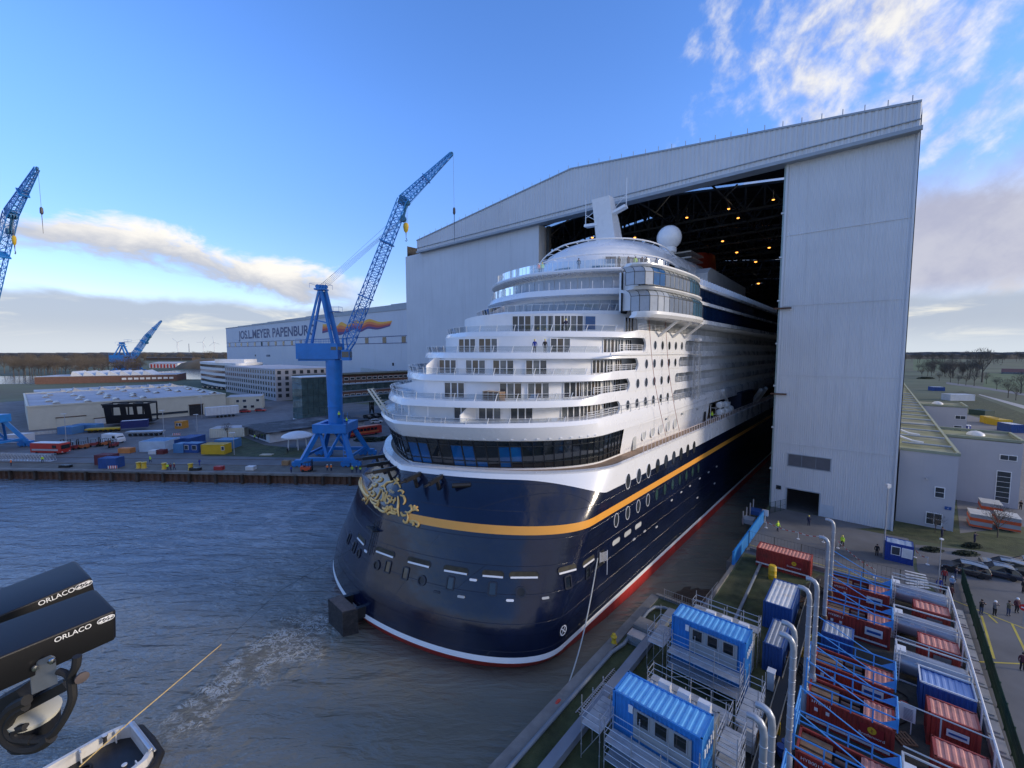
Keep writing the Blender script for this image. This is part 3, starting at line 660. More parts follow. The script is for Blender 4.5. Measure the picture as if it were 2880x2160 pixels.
def podglass(z0, z1, z2, sh):
    n = 21; lo, mi = podring(-.12, z0, sh, n=n), podring(-.12, z1, sh, n=n); m2, hi = podring(-.3, z1+(z2-z1)*.6, sh, n=n), podring(-.75, z2, sh, n=n); fr = MB()
    for k in range(n-1):
        u = proj((lo[k]+lo[k+1])/2)[0]; mm = SGLASS if k > 4 and k < 11 else (BGLASS if k in (3, 4) and sh < 0 else (FILM if k < 5 else mat('blue_grey_glass', (.05, .12, .19), .08, var=.15, spec=.9) if k < 15 else mat('navy_glass', (.006, .02, .06), .06, spec=.9)))
        g = .035
        L_ = lambda a, f: a[k]+(a[k+1]-a[k])*f
        mb = MB(); mb.quad(L_(lo, g), L_(lo, 1-g), L_(mi, 1-g), L_(mi, g)); mb.build('pod_pane', mm, SHIP)
        mb = MB(); mb.grid([[L_(mi, g)+Vector((0, 0, .05)), L_(mi, 1-g)+Vector((0, 0, .05))], [L_(m2, g), L_(m2, 1-g)], [L_(hi, g), L_(hi, 1-g)]]); mb.build('pod_top_pane', SGLASS if 4 < k < 11 else mm, SHIP, True)
        fr.bar(lo[k], mi[k], .07, .06); fr.bar(mi[k], m2[k], .07, .06); fr.bar(m2[k], hi[k], .07, .06); fr.bar(mi[k], mi[k+1], .07, .06); fr.bar(lo[k], lo[k+1], .06, .06)
    fr.build('pod_mullions', mat('mullion_dark', (.03, .035, .04), .4), SHIP)
    bk = MB(); bk.grid([[S(s, 14.6, z) for s in (54, 76)] for z in (z0, z2)]); bk.build('pod_back_wall', DARK, SHIP)
mb = MB(); mb.box(S(54.7, 15.4, 36.2), (.3, 2.7, 5.2), rz=ROT); mb.build('pod_end_wall', WHITE, SHIP)
podslab(32.45, 33.25, 0, 0); podglass(33.25, 35.2, 36.0, 0); podslab(35.95, 36.4, -.15, -.6, 'pod_roof')
podglass(36.4, 38.0, 38.75, -1.6); podslab(38.7, 39.1, -.15, -1.6, 'pod_roof')
for s in (61.4, 66.9, 72.2): mb = MB(); mb.bar(S(s, 17.0, 30.3), S(s-.3, 19.9, 32.5), .32, .32); mb.build('pod_strut', WHITE, SHIP)
# forward glazing beyond the pods
for z0, z1, b_, mm in ((33.3, 35.6, 19.0, MT['navy_glass']), (36.3, 38.4, 18.6, MT['navy_glass'])):
    for k in range(36):
        s = 70.5+k*3.0; mb = MB(); mb.box(S(s+1.5, b_, (z0+z1)/2), (2.9, .06, z1-z0), rz=ROT); mb.build('forward_pane', mm, SHIP)
mb = MB()
for z, h_, b_ in ((32.95, .65, 19.25), (35.95, .5, 19.2), (38.65, .45, 18.9)): mb.box(S(127, b_-1.6, z), (113, 3.4, h_), rz=ROT)
mb.build('forward_slab', WHITE, SHIP)
for k in range(48): mb = MB(); mb.box(S(71.5+k*1.5, 18.6, 39.45), (.16, .5, 1.15), rz=ROT); mb.build('forward_fin', WHITE, SHIP)
mb = MB()
for k in range(40): s = 70+k*2.9; mb.bar(S(s, 15.2, 32.2), S(s, 18.8, 32.58), .12, .5)
mb.build('slab_brackets', WHITE, SHIP)
mb = MB(); mb.box(S(130, 0, 36.2), (110, 29.0, 5.6), rz=ROT); mb.build('superstructure_core', WHITE, SHIP)
# --- upper aft terraces
T10 = (51.6, 10.5, .12, 17.0); T11 = (53.2, 10.0, .10, 17.0)
slab('deck_band', WHITE, [(*T10, 36.3), (T10[0]+.15, 10.5, .12, 16.9, 36.75), (T10[0]+.45, 10.5, .12, 16.7, 37.2), (T10[0]+.65, 10.5, .12, 16.6, 37.15)])
slab('deck_band', WHITE, [(*T11, 39.75), (T11[0]-.1, 10, .1, 17.1, 40.0), (T11[0]+.1, 10, .1, 17.0, 40.25)])
def windowwall(spec, z0, z1, t0, t1, n, m_, name):
    for k in range(n):
        a, b = t0+(t1-t0)*k/n, t0+(t1-t0)*(k+1)/n; g = (b-a)*.03; mb = MB(); mb.quad(RP(a+g, *spec, z0), RP(b-g, *spec, z0), RP(b-g, *spec, z1), RP(a+g, *spec, z1)); mb.build(name, m_(k) if callable(m_) else m_, SHIP)
spw = (T10[0]+2.2, 10.5, .12, 15.4); mb = MB(); mb.grid([RING(spw[0]+.1, *spw[1:], 33.6), RING(spw[0]+.1, *spw[1:], 36.4)]); mb.build('lounge_wall', WALLW, SHIP, True)
windowwall(spw, 33.9, 35.7, -.8, .93, 24, FILM, 'lounge_window')
spw2 = (T11[0]+1.6, 10, .1, 15.8); mb = MB(); mb.grid([RING(spw2[0]+.1, *spw2[1:], 37.1), RING(spw2[0]+.1, *spw2[1:], 39.9)]); mb.build('lounge_wall', WALLW, SHIP, True)
windowwall(spw2, 37.3, 39.2, -.85, .93, 24, lambda k: BGLASS if k == 23 else FILM, 'lounge_window')
windowwall((T10[0]+.7, 10.5, .12, 16.5), 37.2, 38.5, -.95, -.1, 18, SMOKE, 'wind_glass')
mb = MB()
for k in range(30): t = -.95+1.85*k/29.; p = RP(t, T10[0]+.6, 10.5, .12, 16.5, 37.1); mb.bar(p, p+Vector((0, 0, 1.2)), .08, .08)
mb.build('terrace_posts', WHITE, SHIP)
mb = MB()   # louvre fins under the terrace roof
for k in range(60): t = -.97+1.9*k/59.; mb.bar(RP(t, T11[0]-.05, 10, .1, 17.0, 39.72), RP(t, T11[0]+1.5, 10, .1, 15.8, 39.45), .05, .16)
mb.build('louvre_fins', WHITE, SHIP)
windowwall((53.6, 10, .1, 16.7), 40.2, 41.5, -.45, .95, 40, SMOKE, 'wind_glass')
mb = MB()
for k in range(45): p = RP(-.45+1.4*k/44., 53.6, 10, .1, 16.7, 40.1); mb.bar(p, p+Vector((0, 0, 1.4)), .05, .05)
mb.build('terrace_posts', WHITE, SHIP)
# deckhouse, dome roof, hoops, mast, radome
def house(s0, D, hb, z, smax=100): return RING(s0, D, .1, hb, z, TALL, smax)
mb = MB(); mb.grid([house(61.5, 14, 12.5, 40.2), house(62, 14, 12.2, 43.6), house(63.5, 13.5, 11.4, 45.6), house(66.5, 12.5, 10, 47.1), house(70, 10.5, 8.0, 48.3), house(73.5, 8, 5.5, 49.1), house(76, 5, 3.2, 49.5)]); fill(mb, house(76, 5, 3.2, 49.5)); mb.build('deckhouse', WHITE, SHIP, True, angle=50)
spd = (61.45, 14, .1, 12.5)
windowwall(spd, 40.7, 42.2, -.1, .6, 8, lambda k: DGLASS if k not in (2, 3) else WALLW, 'deckhouse_window')
windowwall((61.75, 14, .1, 12.35), 42.6, 43.7, .35, .95, 7, lambda k: DGLASS if k != 1 else PALEW, 'deckhouse_window')
def hoop(s0, D, hb, z, t0, t1, drop, inn, name='canopy_hoop'):
    mb = MB(); tt = [t0+(t1-t0)*k/48. for k in range(49)]
    P_ = [RP(t, s0, D, .12, hb, z-drop*abs(2*(t-t0)/(t1-t0)-1.15)**2.2, 110) for t in tt]; mb.path(P_, .13, 6)
    for k in range(0, 49, 3): q = RP(tt[k], s0+2.2, D, .12, hb-2.0, z-drop*abs(2*(tt[k]-t0)/(t1-t0)-1.15)**2.2+.3, 110); mb.path([P_[k], (P_[k]+q)/2+Vector((0, 0, .25)), q], .06, 5)
    mb.build(name, WHITE, SHIP, True)
hoop(59.0, 13, 14.0, 43.6, -.45, 1.10, 1.0, 2); hoop(62.0, 12, 13.0, 46.6, -.55, 1.10, 2.4, 2)
windowwall((59.1, 13, .12, 13.9), 40.3, 43.2, .35, 1.08, 12, CLEAR, 'wind_glass')
mb = MB(); sec = [(-2.6, 80.5, 84.5), (0, 79.8, 83.4)]
def mst(z, sc, ws, wb, b=-.6): return [S(sc+ws*i, b+wb*j, z) for i, j in ((-1, -1), (1, -1), (1, 1), (-1, 1))]
mb.grid([mst(48.0, 79.8, 1.9, 2.1), mst(53.5, 77.8, 1.45, 1.95), mst(57.6, 76.0, .9, 1.85)], True); mb.poly(mst(57.6, 76.0, .9, 1.85)); MASTO = mb.build('mast', WHITE, SHIP)
mb = MB()
for sg, L in ((1, 6.2), (-1, 6.0)):
    z = 54.6 if sg > 0 else 53.2; p = S(77.0, -.6+sg*1.4, z); q = S(77.0, -.6+sg*L*.72, z+(.9 if sg > 0 else .2)); mb.bar(p, q, 1.3, .5); mb.tube(q, q+Vector((0, 0, 5.2)), .09, .05, 6)
    mb.tube(q+Vector((0, 0, 1.6)), S(77, -.6+sg*1.5, z+3.0), .06, .06, 5); mb.tube(q+Vector((0, 0, 2.2)), S(77, -.6+sg*1.5, z+.6), .06, .06, 5)
mb.build('yardarm', WHITE, MASTO)
mb = MB(); c = PLN(1882, 669, S(85.5, 9, 0), A); rr = 2.35
mb.lathe([(rr*math.cos(R(a)), rr*math.sin(R(a))) for a in range(-60, 90, 10)]+[(.02, rr)], c, 24); mb.build('radome', WHITE, SHIP, True)
mb = MB(); mb.lathe([(1.05, -8.5), (1.05, -3.0), (1.45, -2.8), (1.45, -2.1), (1.3, -1.9)], c, 16); mb.build('radome_pedestal', WHITE, SHIP, True)
FUN = mat('funnel_red', (.30, .035, .02), .4)
mb = MB(); mb.lathe([(5.5, 0), (5.2, 4), (4.6, 9.0), (4.3, 9.2)], S(136, 0, 47.5), 20, (A*1.3, B*.7, Vector((0, 0, 1)))); mb.build('funnel', FUN, SHIP, True)
mb = MB()
for k in range(4): mb.box(S(122.5, 0, 50+k*1.5), (10, 5.5, .35), rz=ROT)
mb.build('funnel_fins', WHITE, SHIP)
mb = MB(); mb.prism([S(92, 9.5, 39), S(92, 9.5, 44), S(94, 9.5, 45.2), S(124, 9.5, 44.5), S(124, 9.5, 39)], B*5); mb.build('sports_deck_house', mat('house_beige', (.45, .44, .42), .5), SHIP)
# davit arm and dark tarpaulin box on the promenade, canister rack
mb = MB(); mb.box(S(112, 16.2, 16.9), (12, 4.6, 3.9), rz=ROT); mb.build('boat_recess_cover', mat('tarp_navy', (.015, .022, .05), .7), SHIP)
mb = MB(); mb.bar(S(100.5, 17.3, 16), S(94.5, 17.6, 20.2), .45, .5); mb.bar(S(100.5, 17.3, 14.9), S(100.5, 17.3, 16.2), .7, .7); mb.build('davit_arm', WHITE, SHIP)
for s in (121, 127): mb = MB(); mb.bar(S(s, 17.5, 15), S(s-5, 20.5, 19), .6, .7); mb.build('davit_arm', WHITE, SHIP)
mb = MB()
for s in (90.3, 94.0, 97.5):
    for b_ in (16.4, 18.2): mb.bar(S(s, b_, 14.9), S(s, b_, 17.6), .12)
    for z in (15.6, 16.9): mb.bar(S(s, 16.4, z), S(s, 18.2, z), .1)
mb.build('canister_rack', WHITE, SHIP)
RAFT = mat('raft_white', (.75, .76, .76), .35, var=.04)
for k, (s, b_, z, wd_) in enumerate(((91.0, 18.0, 17.5, 'upper canister nearest the stern'), (94.5, 18.1, 17.3, 'upper canister toward the hall'), (91.0, 18.1, 16.1, 'lower canister nearest the stern'), (94.5, 18.2, 16.0, 'lower canister in the middle'), (97.5, 18.2, 16.1, 'lower canister toward the hall'))):
    mb = MB(); L = 1.0; c = S(s, b_, z); prof = [(.02, -L), (.45, -L), (.62, -L*.85), (.62, -.06), (.66, -.05), (.66, .05), (.62, .06), (.62, L*.85), (.45, L), (.02, L)]
    mb.lathe(prof, c, 14, (B, Vector((0, 0, 1)), A)); o = mb.build('life_raft_canister', RAFT, None, True); tag(o, 'white life raft drum in the side rack of the ship, %s' % wd_, 'life raft', 'life raft canisters')

# ceiling lamps under the stern decks
for i, (zl, zu, s0) in enumerate(DK):
    mb = MB()
    for k in range(18): p = RP(-.7+1.5*k/17., s0+1.6, 12, .25, 15.8, zl-.04); mb.lathe([(.12, -.05), (.12, .04)], p, 8)
    o = mb.build('ceiling_lamps', mat('lamp_disc', (.85, .82, .72), .4), SHIP); o['kind'] = 'stuff'

# glass balustrade on the edge of the upper terrace
sp0, sp1 = (46.6, 12, .25, 16.75), (46.3, 12, .25, 16.95); tt = [-.9+1.75*k/40. for k in range(41)]
mb = MB(); mb.grid([RING(*sp0, 33.7, tt), RING(*sp1, 34.6, tt)]); mb.build('glass_balustrade', CLEAR, SHIP, True)
mb = MB()
for k in range(0, 41): mb.bar(RP(tt[k], *sp0, 33.65), RP(tt[k]+.012, *sp1, 34.65), .06, .06)
pts = RING(*sp1, 34.6, tt)
for p, q in zip(pts, pts[1:]): mb.bar(p, q, .04)
mb.build('balustrade_stanchions', WHITE, SHIP)
# filmed lounge windows between the doors of the fifth stern deck
windowwall((wallS[4][0]-.03, *wallS[4][1:]), 31.0, 32.75, .30, .62, 5, lambda k: BGLASS if k > 3 else FILM, 'lounge_window')
# ================================================================== WATER AND LAND
def watermat():
    m_ = bpy.data.materials.new('harbour_water'); m_.use_nodes = True; t = m_.node_tree; n = t.nodes; l = t.links; p = n['Principled BSDF']
    g = n.new('ShaderNodeNewGeometry')
    def mp(scale, rot=0.0):
        q = n.new('ShaderNodeMapping'); q.inputs['Scale'].default_value = scale; q.inputs['Rotation'].default_value = (0, 0, rot); l.new(g.outputs['Position'], q.inputs[0]); return q.outputs[0]
    def nz(vec, sc, det=4, ro=.55, di=0.0):
        q = n.new('ShaderNodeTexNoise'); q.inputs['Scale'].default_value = sc; q.inputs['Detail'].default_value = det; q.inputs['Roughness'].default_value = ro; q.inputs['Distortion'].default_value = di; l.new(vec, q.inputs['Vector']); return q.outputs['Fac']
    def ma(op, a, b, c=None):
        q = n.new('ShaderNodeMath'); q.operation = op
        for i, x in enumerate((a, b, c)):
            if x is None: continue
            if isinstance(x, (int, float)): q.inputs[i].default_value = x
            else: l.new(x, q.inputs[i])
        return q.outputs[0]
    def rg(x, a, b, c=0., d=1.):
        q = n.new('ShaderNodeMapRange'); q.interpolation_type = 'SMOOTHSTEP'; q.inputs[1].default_value = a; q.inputs[2].default_value = b; q.inputs[3].default_value = c; q.inputs[4].default_value = d; l.new(x, q.inputs[0]); return q.outputs[0]
    def cmix(f, a, b):
        q = n.new('ShaderNodeMix'); q.data_type = 'RGBA'; l.new(f, q.inputs[0])
        for i, z in ((6, a), (7, b)):
            if isinstance(z, tuple): q.inputs[i].default_value = (*z, 1)
            else: l.new(z, q.inputs[i])
        return q.outputs[2]
    big = nz(mp((1, 1, 1)), .05, 4)
    # churned wash between the tug and the stern
    a, b = G(430, 2080, -2.5), G(985, 1690, -2.5); d = (b-a); L = d.length; d = d/L; nn = Vector((-d.y, d.x, 0))
    def dotp(v, off):
        q = n.new('ShaderNodeVectorMath'); q.operation = 'DOT_PRODUCT'; l.new(g.outputs['Position'], q.inputs[0]); q.inputs[1].default_value = v; return ma('ADD', q.outputs['Value'], off)
    al, ac = dotp(d, -a.dot(d)), dotp(nn, -a.dot(nn))
    wob = nz(mp((1, 1, 1)), .22, 4); acw = ma('ADD', ac, ma('MULTIPLY_ADD', wob, 11.0, -5.5))
    wash = ma('MULTIPLY', rg(ma('ABSOLUTE', acw, 0), 4.6, 1.0), ma('MULTIPLY', rg(al, -1.5, 4), rg(al, L+2, L-7)))
    fn = nz(mp((.8, 1.2, 1), .6), 1.3, 7, .66, 1.0); rid = ma('ABSOLUTE', ma('SUBTRACT', fn, .5), 0)
    foam = ma('MULTIPLY', ma('MULTIPLY', wash, rg(nz(mp((1, 1, 1)), .45, 4), .36, .55)), rg(rid, .065, .0))
    fn2 = nz(mp((1, 1, 1)), .16, 7, .6, .8); patch = rg(dotp(Vector((1, 0, 0)), 0), -14, -40)
    foam2 = ma('MULTIPLY', rg(ma('ABSOLUTE', ma('SUBTRACT', fn2, .5), 0), .02, .0), ma('MULTIPLY', patch, .06))
    base = cmix(rg(ma('ADD', dotp(Vector((.8, -.6, 0)), 0), ma('MULTIPLY', big, 30)), -72, -22), cmix(rg(big, .35, .65), (.140, .195, .250), (.190, .245, .295)), cmix(rg(big, .35, .65), (.170, .158, .118), (.140, .142, .118)))  # silty brown by the dock; bluer left side paints in sky reflection
    base = cmix(ma('MULTIPLY', wash, .35), base, (.26, .27, .24))
    pc = G(830, 1440, -2.5); vd = n.new('ShaderNodeVectorMath'); vd.operation = 'DISTANCE'; l.new(g.outputs['Position'], vd.inputs[0]); vd.inputs[1].default_value = pc
    sw = nz(mp((1, 1, 1)), .13, 6, .6, 1.6); swm = ma('MULTIPLY', rg(vd.outputs['Value'], 26, 6), rg(sw, .46, .62)); base = cmix(ma('MULTIPLY', swm, .6), base, (.34, .38, .42))
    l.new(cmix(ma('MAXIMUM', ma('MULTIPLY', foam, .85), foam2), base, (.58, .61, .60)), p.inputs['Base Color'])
    l.new(ma('MULTIPLY_ADD', ma('MAXIMUM', foam, foam2), .5, .04), p.inputs['Roughness']); p.inputs['IOR'].default_value = 1.42; p.inputs['Specular IOR Level'].default_value = .9
    w1 = nz(mp((.30, 1.0, 1), R(12)), .55, 5, .55, .5); w2 = nz(mp((.5, 1.2, 1), R(-18)), 1.7, 4, .55, .3); w3 = nz(mp((1, 1, 1)), .09, 3)
    amp = rg(dotp(Vector((.5, -.35, 0)), 0), -5, -40, .22, 1.0)
    hgt = ma('ADD', ma('MULTIPLY', ma('ADD', ma('MULTIPLY', w1, 1.3), ma('MULTIPLY', w2, .35)), amp), ma('ADD', ma('MULTIPLY', w3, .6), ma('MULTIPLY', ma('MULTIPLY', fn, wash), 1.1)))
    bp = n.new('ShaderNodeBump'); bp.inputs['Strength'].default_value = 1.0; bp.inputs['Distance'].default_value = .8; l.new(hgt, bp.inputs['Height']); l.new(bp.outputs[0], p.inputs['Normal'])
    return m_
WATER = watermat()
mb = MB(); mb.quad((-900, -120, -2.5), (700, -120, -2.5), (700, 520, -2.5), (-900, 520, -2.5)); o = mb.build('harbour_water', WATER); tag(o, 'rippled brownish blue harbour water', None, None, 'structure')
def sheet(name, pts, m_, z=0.0, kind='structure'):
    mb = MB(); mb.poly([Vector((p[0], p[1], z)) for p in pts]); o = mb.build(name, m_); tag(o, kind=kind); return o
QX = lambda x: 94.4-.0556*x
LW = -24.0                                       # left dock wall
jx = S(68.6, LW)
sheet('ground', [(-900, QX(-900)), jx, S(420, LW), (2500, 6000), (-6000, 6000), (-6000, QX(-900))], FIELD)
RWb = 23.0
sheet('ground_east', [S(-60, RWb), S(-60, 700), S(3000, 3000), S(6000, LW), S(420, LW), S(420, 27.5), S(60.5, 27.5), S(60.5, 28.2), S(46.5, 28.2), S(46.5, RWb)], FIELD)
# far-off land closing the horizon behind the hall is part of the ground sheets
# quay walls
q0, q1 = Vector((-420, QX(-420), 0)), jx
mb = MB(); dq = (q1-q0); Lq = dq.length; dq.normalize(); nq = Vector((dq.y, -dq.x, 0))
mb.corr(q0+Vector((0, 0, -3.5)), dq, Lq, Vector((0, 0, 1)), 3.1, nq, 1.5, .35); o = mb.build('quay_sheet_piling', RUST); tag(o, 'rusty sheet pile wall below the far quay edge', 'quay wall')
mb = MB(); mb.box((q0+q1)/2+nq*.15+Vector((0, 0, -.22)), (Lq, 1.3, .5), (dq, -nq, Vector((0, 0, 1)))); o = mb.build('quay_kerb', CONC); tag(o, 'long concrete kerb along the far quay edge', 'kerb')
for k in range(26):
    p = q0.lerp(q1, .60+.4*k/26.)+nq*.95; mb = MB(); mb.box(p+Vector((0, 0, -1.5)), (.5, .5, 2.2), (dq, -nq, Vector((0, 0, 1)))); mb.box(p+Vector((0, 0, -.45)), (.7, .6, .25), (dq, -nq, Vector((0, 0, 1))))
    o = mb.build('fender_pile', mat('fender_timber', (.06, .045, .035), .9, var=.3)); tag(o, 'dark timber fender pile in the row along the far quay wall', 'fender pile', 'quay fender piles')
mb = MB(); mb.quad(S(60, LW, -4), S(420, LW, -4), S(420, LW, 0), S(60, LW, 0)); o = mb.build('dock_wall', CONC); tag(o, 'concrete dock wall hidden on the port side of the ship', 'dock wall')
# right dock wall with broad concrete coping
mb = MB(); mb.box(S(-7, 23.35, -2.0), (107, .9, 4.3), rz=ROT); o = mb.build('dock_wall', CONC); tag(o, 'weathered concrete dock wall beside the starboard side of the ship', 'dock wall')
mb = MB(); mb.box(S(53.5, 28.35, -1.9), (14.2, .35, 4.4), rz=ROT); mb.box(S(46.6, 26.0, -1.9), (.4, 5.2, 4.4), rz=ROT); mb.box(S(60.4, 27.9, -1.9), (.4, .9, 4.4), rz=ROT); mb.box(S(73, 27.7, -1.9), (25, .5, 4.1), rz=ROT); o = mb.build('dock_recess_wall', CONC); tag(o, 'concrete walls of the gate recess by the dock', 'dock wall')
# muddy shelf in the gate recess
mb = MB(); rr = []
for i in range(9):
    rr.append([S(48+9.5*i/8, 23.4+4.6*j/8, -2.75+.9*math.sin(math.pi*i/8)*(.3+.7*j/8)+rnd.uniform(-.1, .1)) for j in range(9)])
mb.grid(rr); o = mb.build('mud_bank', mat('mud', (.045, .032, .022), .8, var=.3, bump=.05, bscale=3), None, True); tag(o, kind='structure')
# hall floor edge, aprons
sheet('asphalt_apron', [S(60.6, 28.6), S(88.3, 28.0), S(88.3, 44.4), S(86, 46.2), S(73.8, 46.3), S(67.0, 47.5), S(65.5, 38), S(65.0, 28.6)], ASPH, .008)
sheet('car_park', [S(93, 66), S(84, 46.8), S(74.0, 46.6), S(66, 48.6), S(20, 49.6), S(20, 95), S(70, 95)], ASPH, .012)
sheet('east_grass_strip', [S(88.2, 28.6+14), S(93.6, 45.2), S(98, 62), S(94, 75), S(90, 75), S(86.2, 46.5), S(85.5, 40)], GRASS, .016)
sheet('yard_ground', [S(20, 35.2), S(20, 49.4), S(64.5, 48.6), S(64.5, 37.2), S(60, 36)], mat('dark_soil', (.045, .044, .036), .9, var=.35, scale=.5, dirt=(.09, .085, .075), dscale=.4, damt=.5, bump=.04, bscale=5), .008)
sheet('dock_grass', [S(-20, 24.0), S(46.3, 24.0), S(46.3, 28.7), S(64.6, 28.7), S(64.6, 37.0), S(60, 35.8), S(20, 35.0), S(-20, 35)], GRASS, .010)
# ================================================================== MAIN HALL
HALL = thing('shipbuilding_hall', 'huge grey corrugated shipbuilding hall with its end gate open around the ship', 'hall', S(88.3, -18.7, 0), ROT)
FS = 88.3; RB, RZ, EZ = -15.0, 70.4, 63.8; BL, BR = -73.6, 44.4
def roofz(b): return RZ-(RZ-EZ)*(b-RB)/(BR-RB) if b > RB else RZ-(RZ-EZ)*(RB-b)/(RB-BL)
UP = Vector((0, 0, 1))
# gable fascia, ribbed sheet
mb = MB(); n_ = 150; lo = []; hi = []
for i in range(n_):
    for f, o_ in ((0, 0), (.4, 0), (.5, 1), (.9, 1)):
        b = BL+(BR-BL)*(i+f)/n_; lo.append(S(86.9-.10*o_, b, 60.5)); hi.append(S(86.9-.10*o_, b, roofz(b)))
lo.append(S(86.9, BR, 60.5)); hi.append(S(86.9, BR, EZ)); mb.grid([lo, hi]); mb.build('gable_fascia', GREYW, HALL)
mb = MB(); mb.box(S(86.95, (BL+BR)/2, 60.2), (.5, BR-BL+.6, .55), rz=ROT); mb.box(S(86.75, (BL+BR)/2, 61.4), (.3, BR-BL, .12), rz=ROT); mb.build('fascia_rail', GREYD, HALL)
mb = MB(); mb.quad(S(86.9, BL, 60.0), S(86.9, BR, 60.0), S(89.5, BR, 60.0), S(89.5, BL, 60.0)); mb.quad(S(86.9, BR+.02, 60), S(86.9, BR+.02, EZ), S(89, BR+.02, EZ), S(89, BR+.02, 60)); mb.quad(S(86.9, BL, 60), S(86.9, BL, EZ), S(89, BL, EZ), S(89, BL, 60)); mb.build('fascia_soffit', GREYD, HALL)
mb = MB()
for sg, b0, b1 in ((0, BL, RB), (1, RB, BR)): mb.bar(S(86.85, b0, roofz(b0)+.1), S(86.85, b1, roofz(b1)+.1), .35, .3)
for i in range(44): b = BL+1+(BR-BL-2)*i/43.; mb.bar(S(87.2, b, roofz(b)), S(87.2, b, roofz(b)+1.3), .09)
mb.build('roof_edge_posts', GREYD, HALL)
# roof with open skylight strips
STR = [111, 132, 153, 174, 195, 216, 237, 258, 279, 300]
ss = [89.0]
for s in STR: ss += [s, s+2.4]
ss.append(330)
for i in range(0, len(ss), 2):
    mb = MB()
    for b0, b1 in ((BL, RB), (RB, BR)): mb.prism([S(ss[i], b0, roofz(b0)-.3), S(ss[i], b1, roofz(b1)-.3), S(ss[i], b1, roofz(b1)), S(ss[i], b0, roofz(b0))], A*(ss[i+1]-ss[i]))
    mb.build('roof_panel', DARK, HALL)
SKYL = glassmat('skylight_glazing', (.8, .82, .85), .97, .3)
for s in STR:
    mb = MB()
    for b0, b1 in ((BL, RB), (RB, BR)): mb.quad(S(s, b0, roofz(b0)-.1), S(s, b1, roofz(b1)-.1), S(s+2.4, b1, roofz(b1)-.1), S(s+2.4, b0, roofz(b0)-.1))
    mb.build('skylight_strip', SKYL, HALL)
# roof trusses
def truss(s):
    mb = MB(); n_ = 30
    for k in range(n_):
        b0, b1 = BL+1+(BR-BL-2)*k/n_, BL+1+(BR-BL-2)*(k+1)/n_; z0, z1 = roofz(b0)-.8, roofz(b1)-.8; zb = 60.6
        mb.bar(S(s, b0, zb), S(s, b1, zb), .5, .5); mb.bar(S(s, b0, z0), S(s, b1, z1), .45, .45); mb.bar(S(s, b0, zb), S(s, b0, z0), .3); mb.bar(S(s, b0, zb) if k % 2 else S(s, b0, z0), S(s, b1, z1) if k % 2 else S(s, b1, zb), .3)
    return mb.build('roof_truss', STEELG, HALL)
for s in [90.0]+[s_+1.2 for s_ in STR]+[121.5, 142.5, 163.5]: truss(s)
for b in (-60, -45, -30, -15, 0, 15, 30):
    mb = MB()
    for k in range(24): mb.bar(S(90+k*10, b, 60.6), S(100+k*10, b, roofz(b)-.9), .3); mb.bar(S(90+k*10, b, 60.6), S(100+k*10, b, 60.6), .3)
    mb.build('roof_bracing', STEELG, HALL)
# walls
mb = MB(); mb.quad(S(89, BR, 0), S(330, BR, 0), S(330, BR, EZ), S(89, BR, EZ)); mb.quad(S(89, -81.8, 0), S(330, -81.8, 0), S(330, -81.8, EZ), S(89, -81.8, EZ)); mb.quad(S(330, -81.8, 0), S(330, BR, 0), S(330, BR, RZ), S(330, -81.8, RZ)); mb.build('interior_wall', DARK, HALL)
mb = MB(); mb.quad(S(89, BR+.2, 0), S(330, BR+.2, 0), S(330, BR+.2, EZ+.2), S(89, BR+.2, EZ+.2)); mb.build('side_wall', GREYW, HALL)
mb = MB(); mb.quad(S(88.6, 28, .012), S(330, 28, .012), S(330, 44, .012), S(88.6, 44, .012)); mb.build('hall_floor', mat('hall_floor', (.10, .10, .10), .7), HALL)
# left gate leaf: plain tall panels
for k in range(6):
    b0 = -81.9+(56.5/6)*k; b1 = b0+56.5/6; mb = MB(); mb.box(S(88.55, (b0+b1)/2, 30.05), (.4, b1-b0-.03, 60.2), rz=ROT); mb.build('gate_panel', GREYW, HALL)
mb = MB(); mb.box(S(90.3, -25.6, 30), (3.6, .5, 60.2), rz=ROT); mb.build('gate_edge', mat('gate_edge', (.50, .48, .44), .6, var=.08, streak=.2), HALL)
mb = MB(); mb.box(S(91.0, -24.2, 30), (1.0, .9, 60), rz=ROT); mb.bar(S(91, -24.2, 45), S(96, -18, 55), .3); mb.build('gate_post', STEELG, HALL)
# right tower of ribbed sheet with door and louvre
def fp(u, v): q = PLN(u, v, S(FS, 0, 0), A); return (q.dot(B)+41.5, q.z)
TL, TR = 27.9, 44.35
db0, dz1 = fp(2213, 1371); db1, _ = fp(2306, 1386); dz0 = .02
vb0, vz1 = fp(2217, 1275); vb1, _ = fp(2337, 1290); _, vz0 = fp(2216, 1309)
def ribs(b0, b1, z0, z1):
    mb = MB(); mb.corr(S(FS, b0, z0), B, b1-b0, UP, z1-z0, -A, .31, .045); mb.build('ribbed_cladding', GREYW, HALL)
zs = [(0, 12.05), (12.05, 24), (24, 36), (36, 48), (48, 60.2)]
ribs(TL, db0, 0, dz1); ribs(db1, TR, 0, dz1); ribs(TL, TR, dz1, vz0); ribs(TL, vb0, vz0, vz1); ribs(vb1, TR, vz0, vz1); ribs(TL, TR, vz1, 24)
for a_, b_ in ((24, 36), (36, 48), (48, 60.2)): ribs(TL, TR, a_+.02, b_)
mb = MB()
for k in range(16): z = vz0+(vz1-vz0)*(k+.5)/16; mb.box(S(FS+.02, (vb0+vb1)/2, z), (.22, vb1-vb0, .05), (A*.8-UP*.6, B, UP*.8+A*.6))
LV = mb.build('louvre_slats', mat('louvre_grey', (.22, .22, .24), .6), HALL); LV['kind'] = 'stuff'
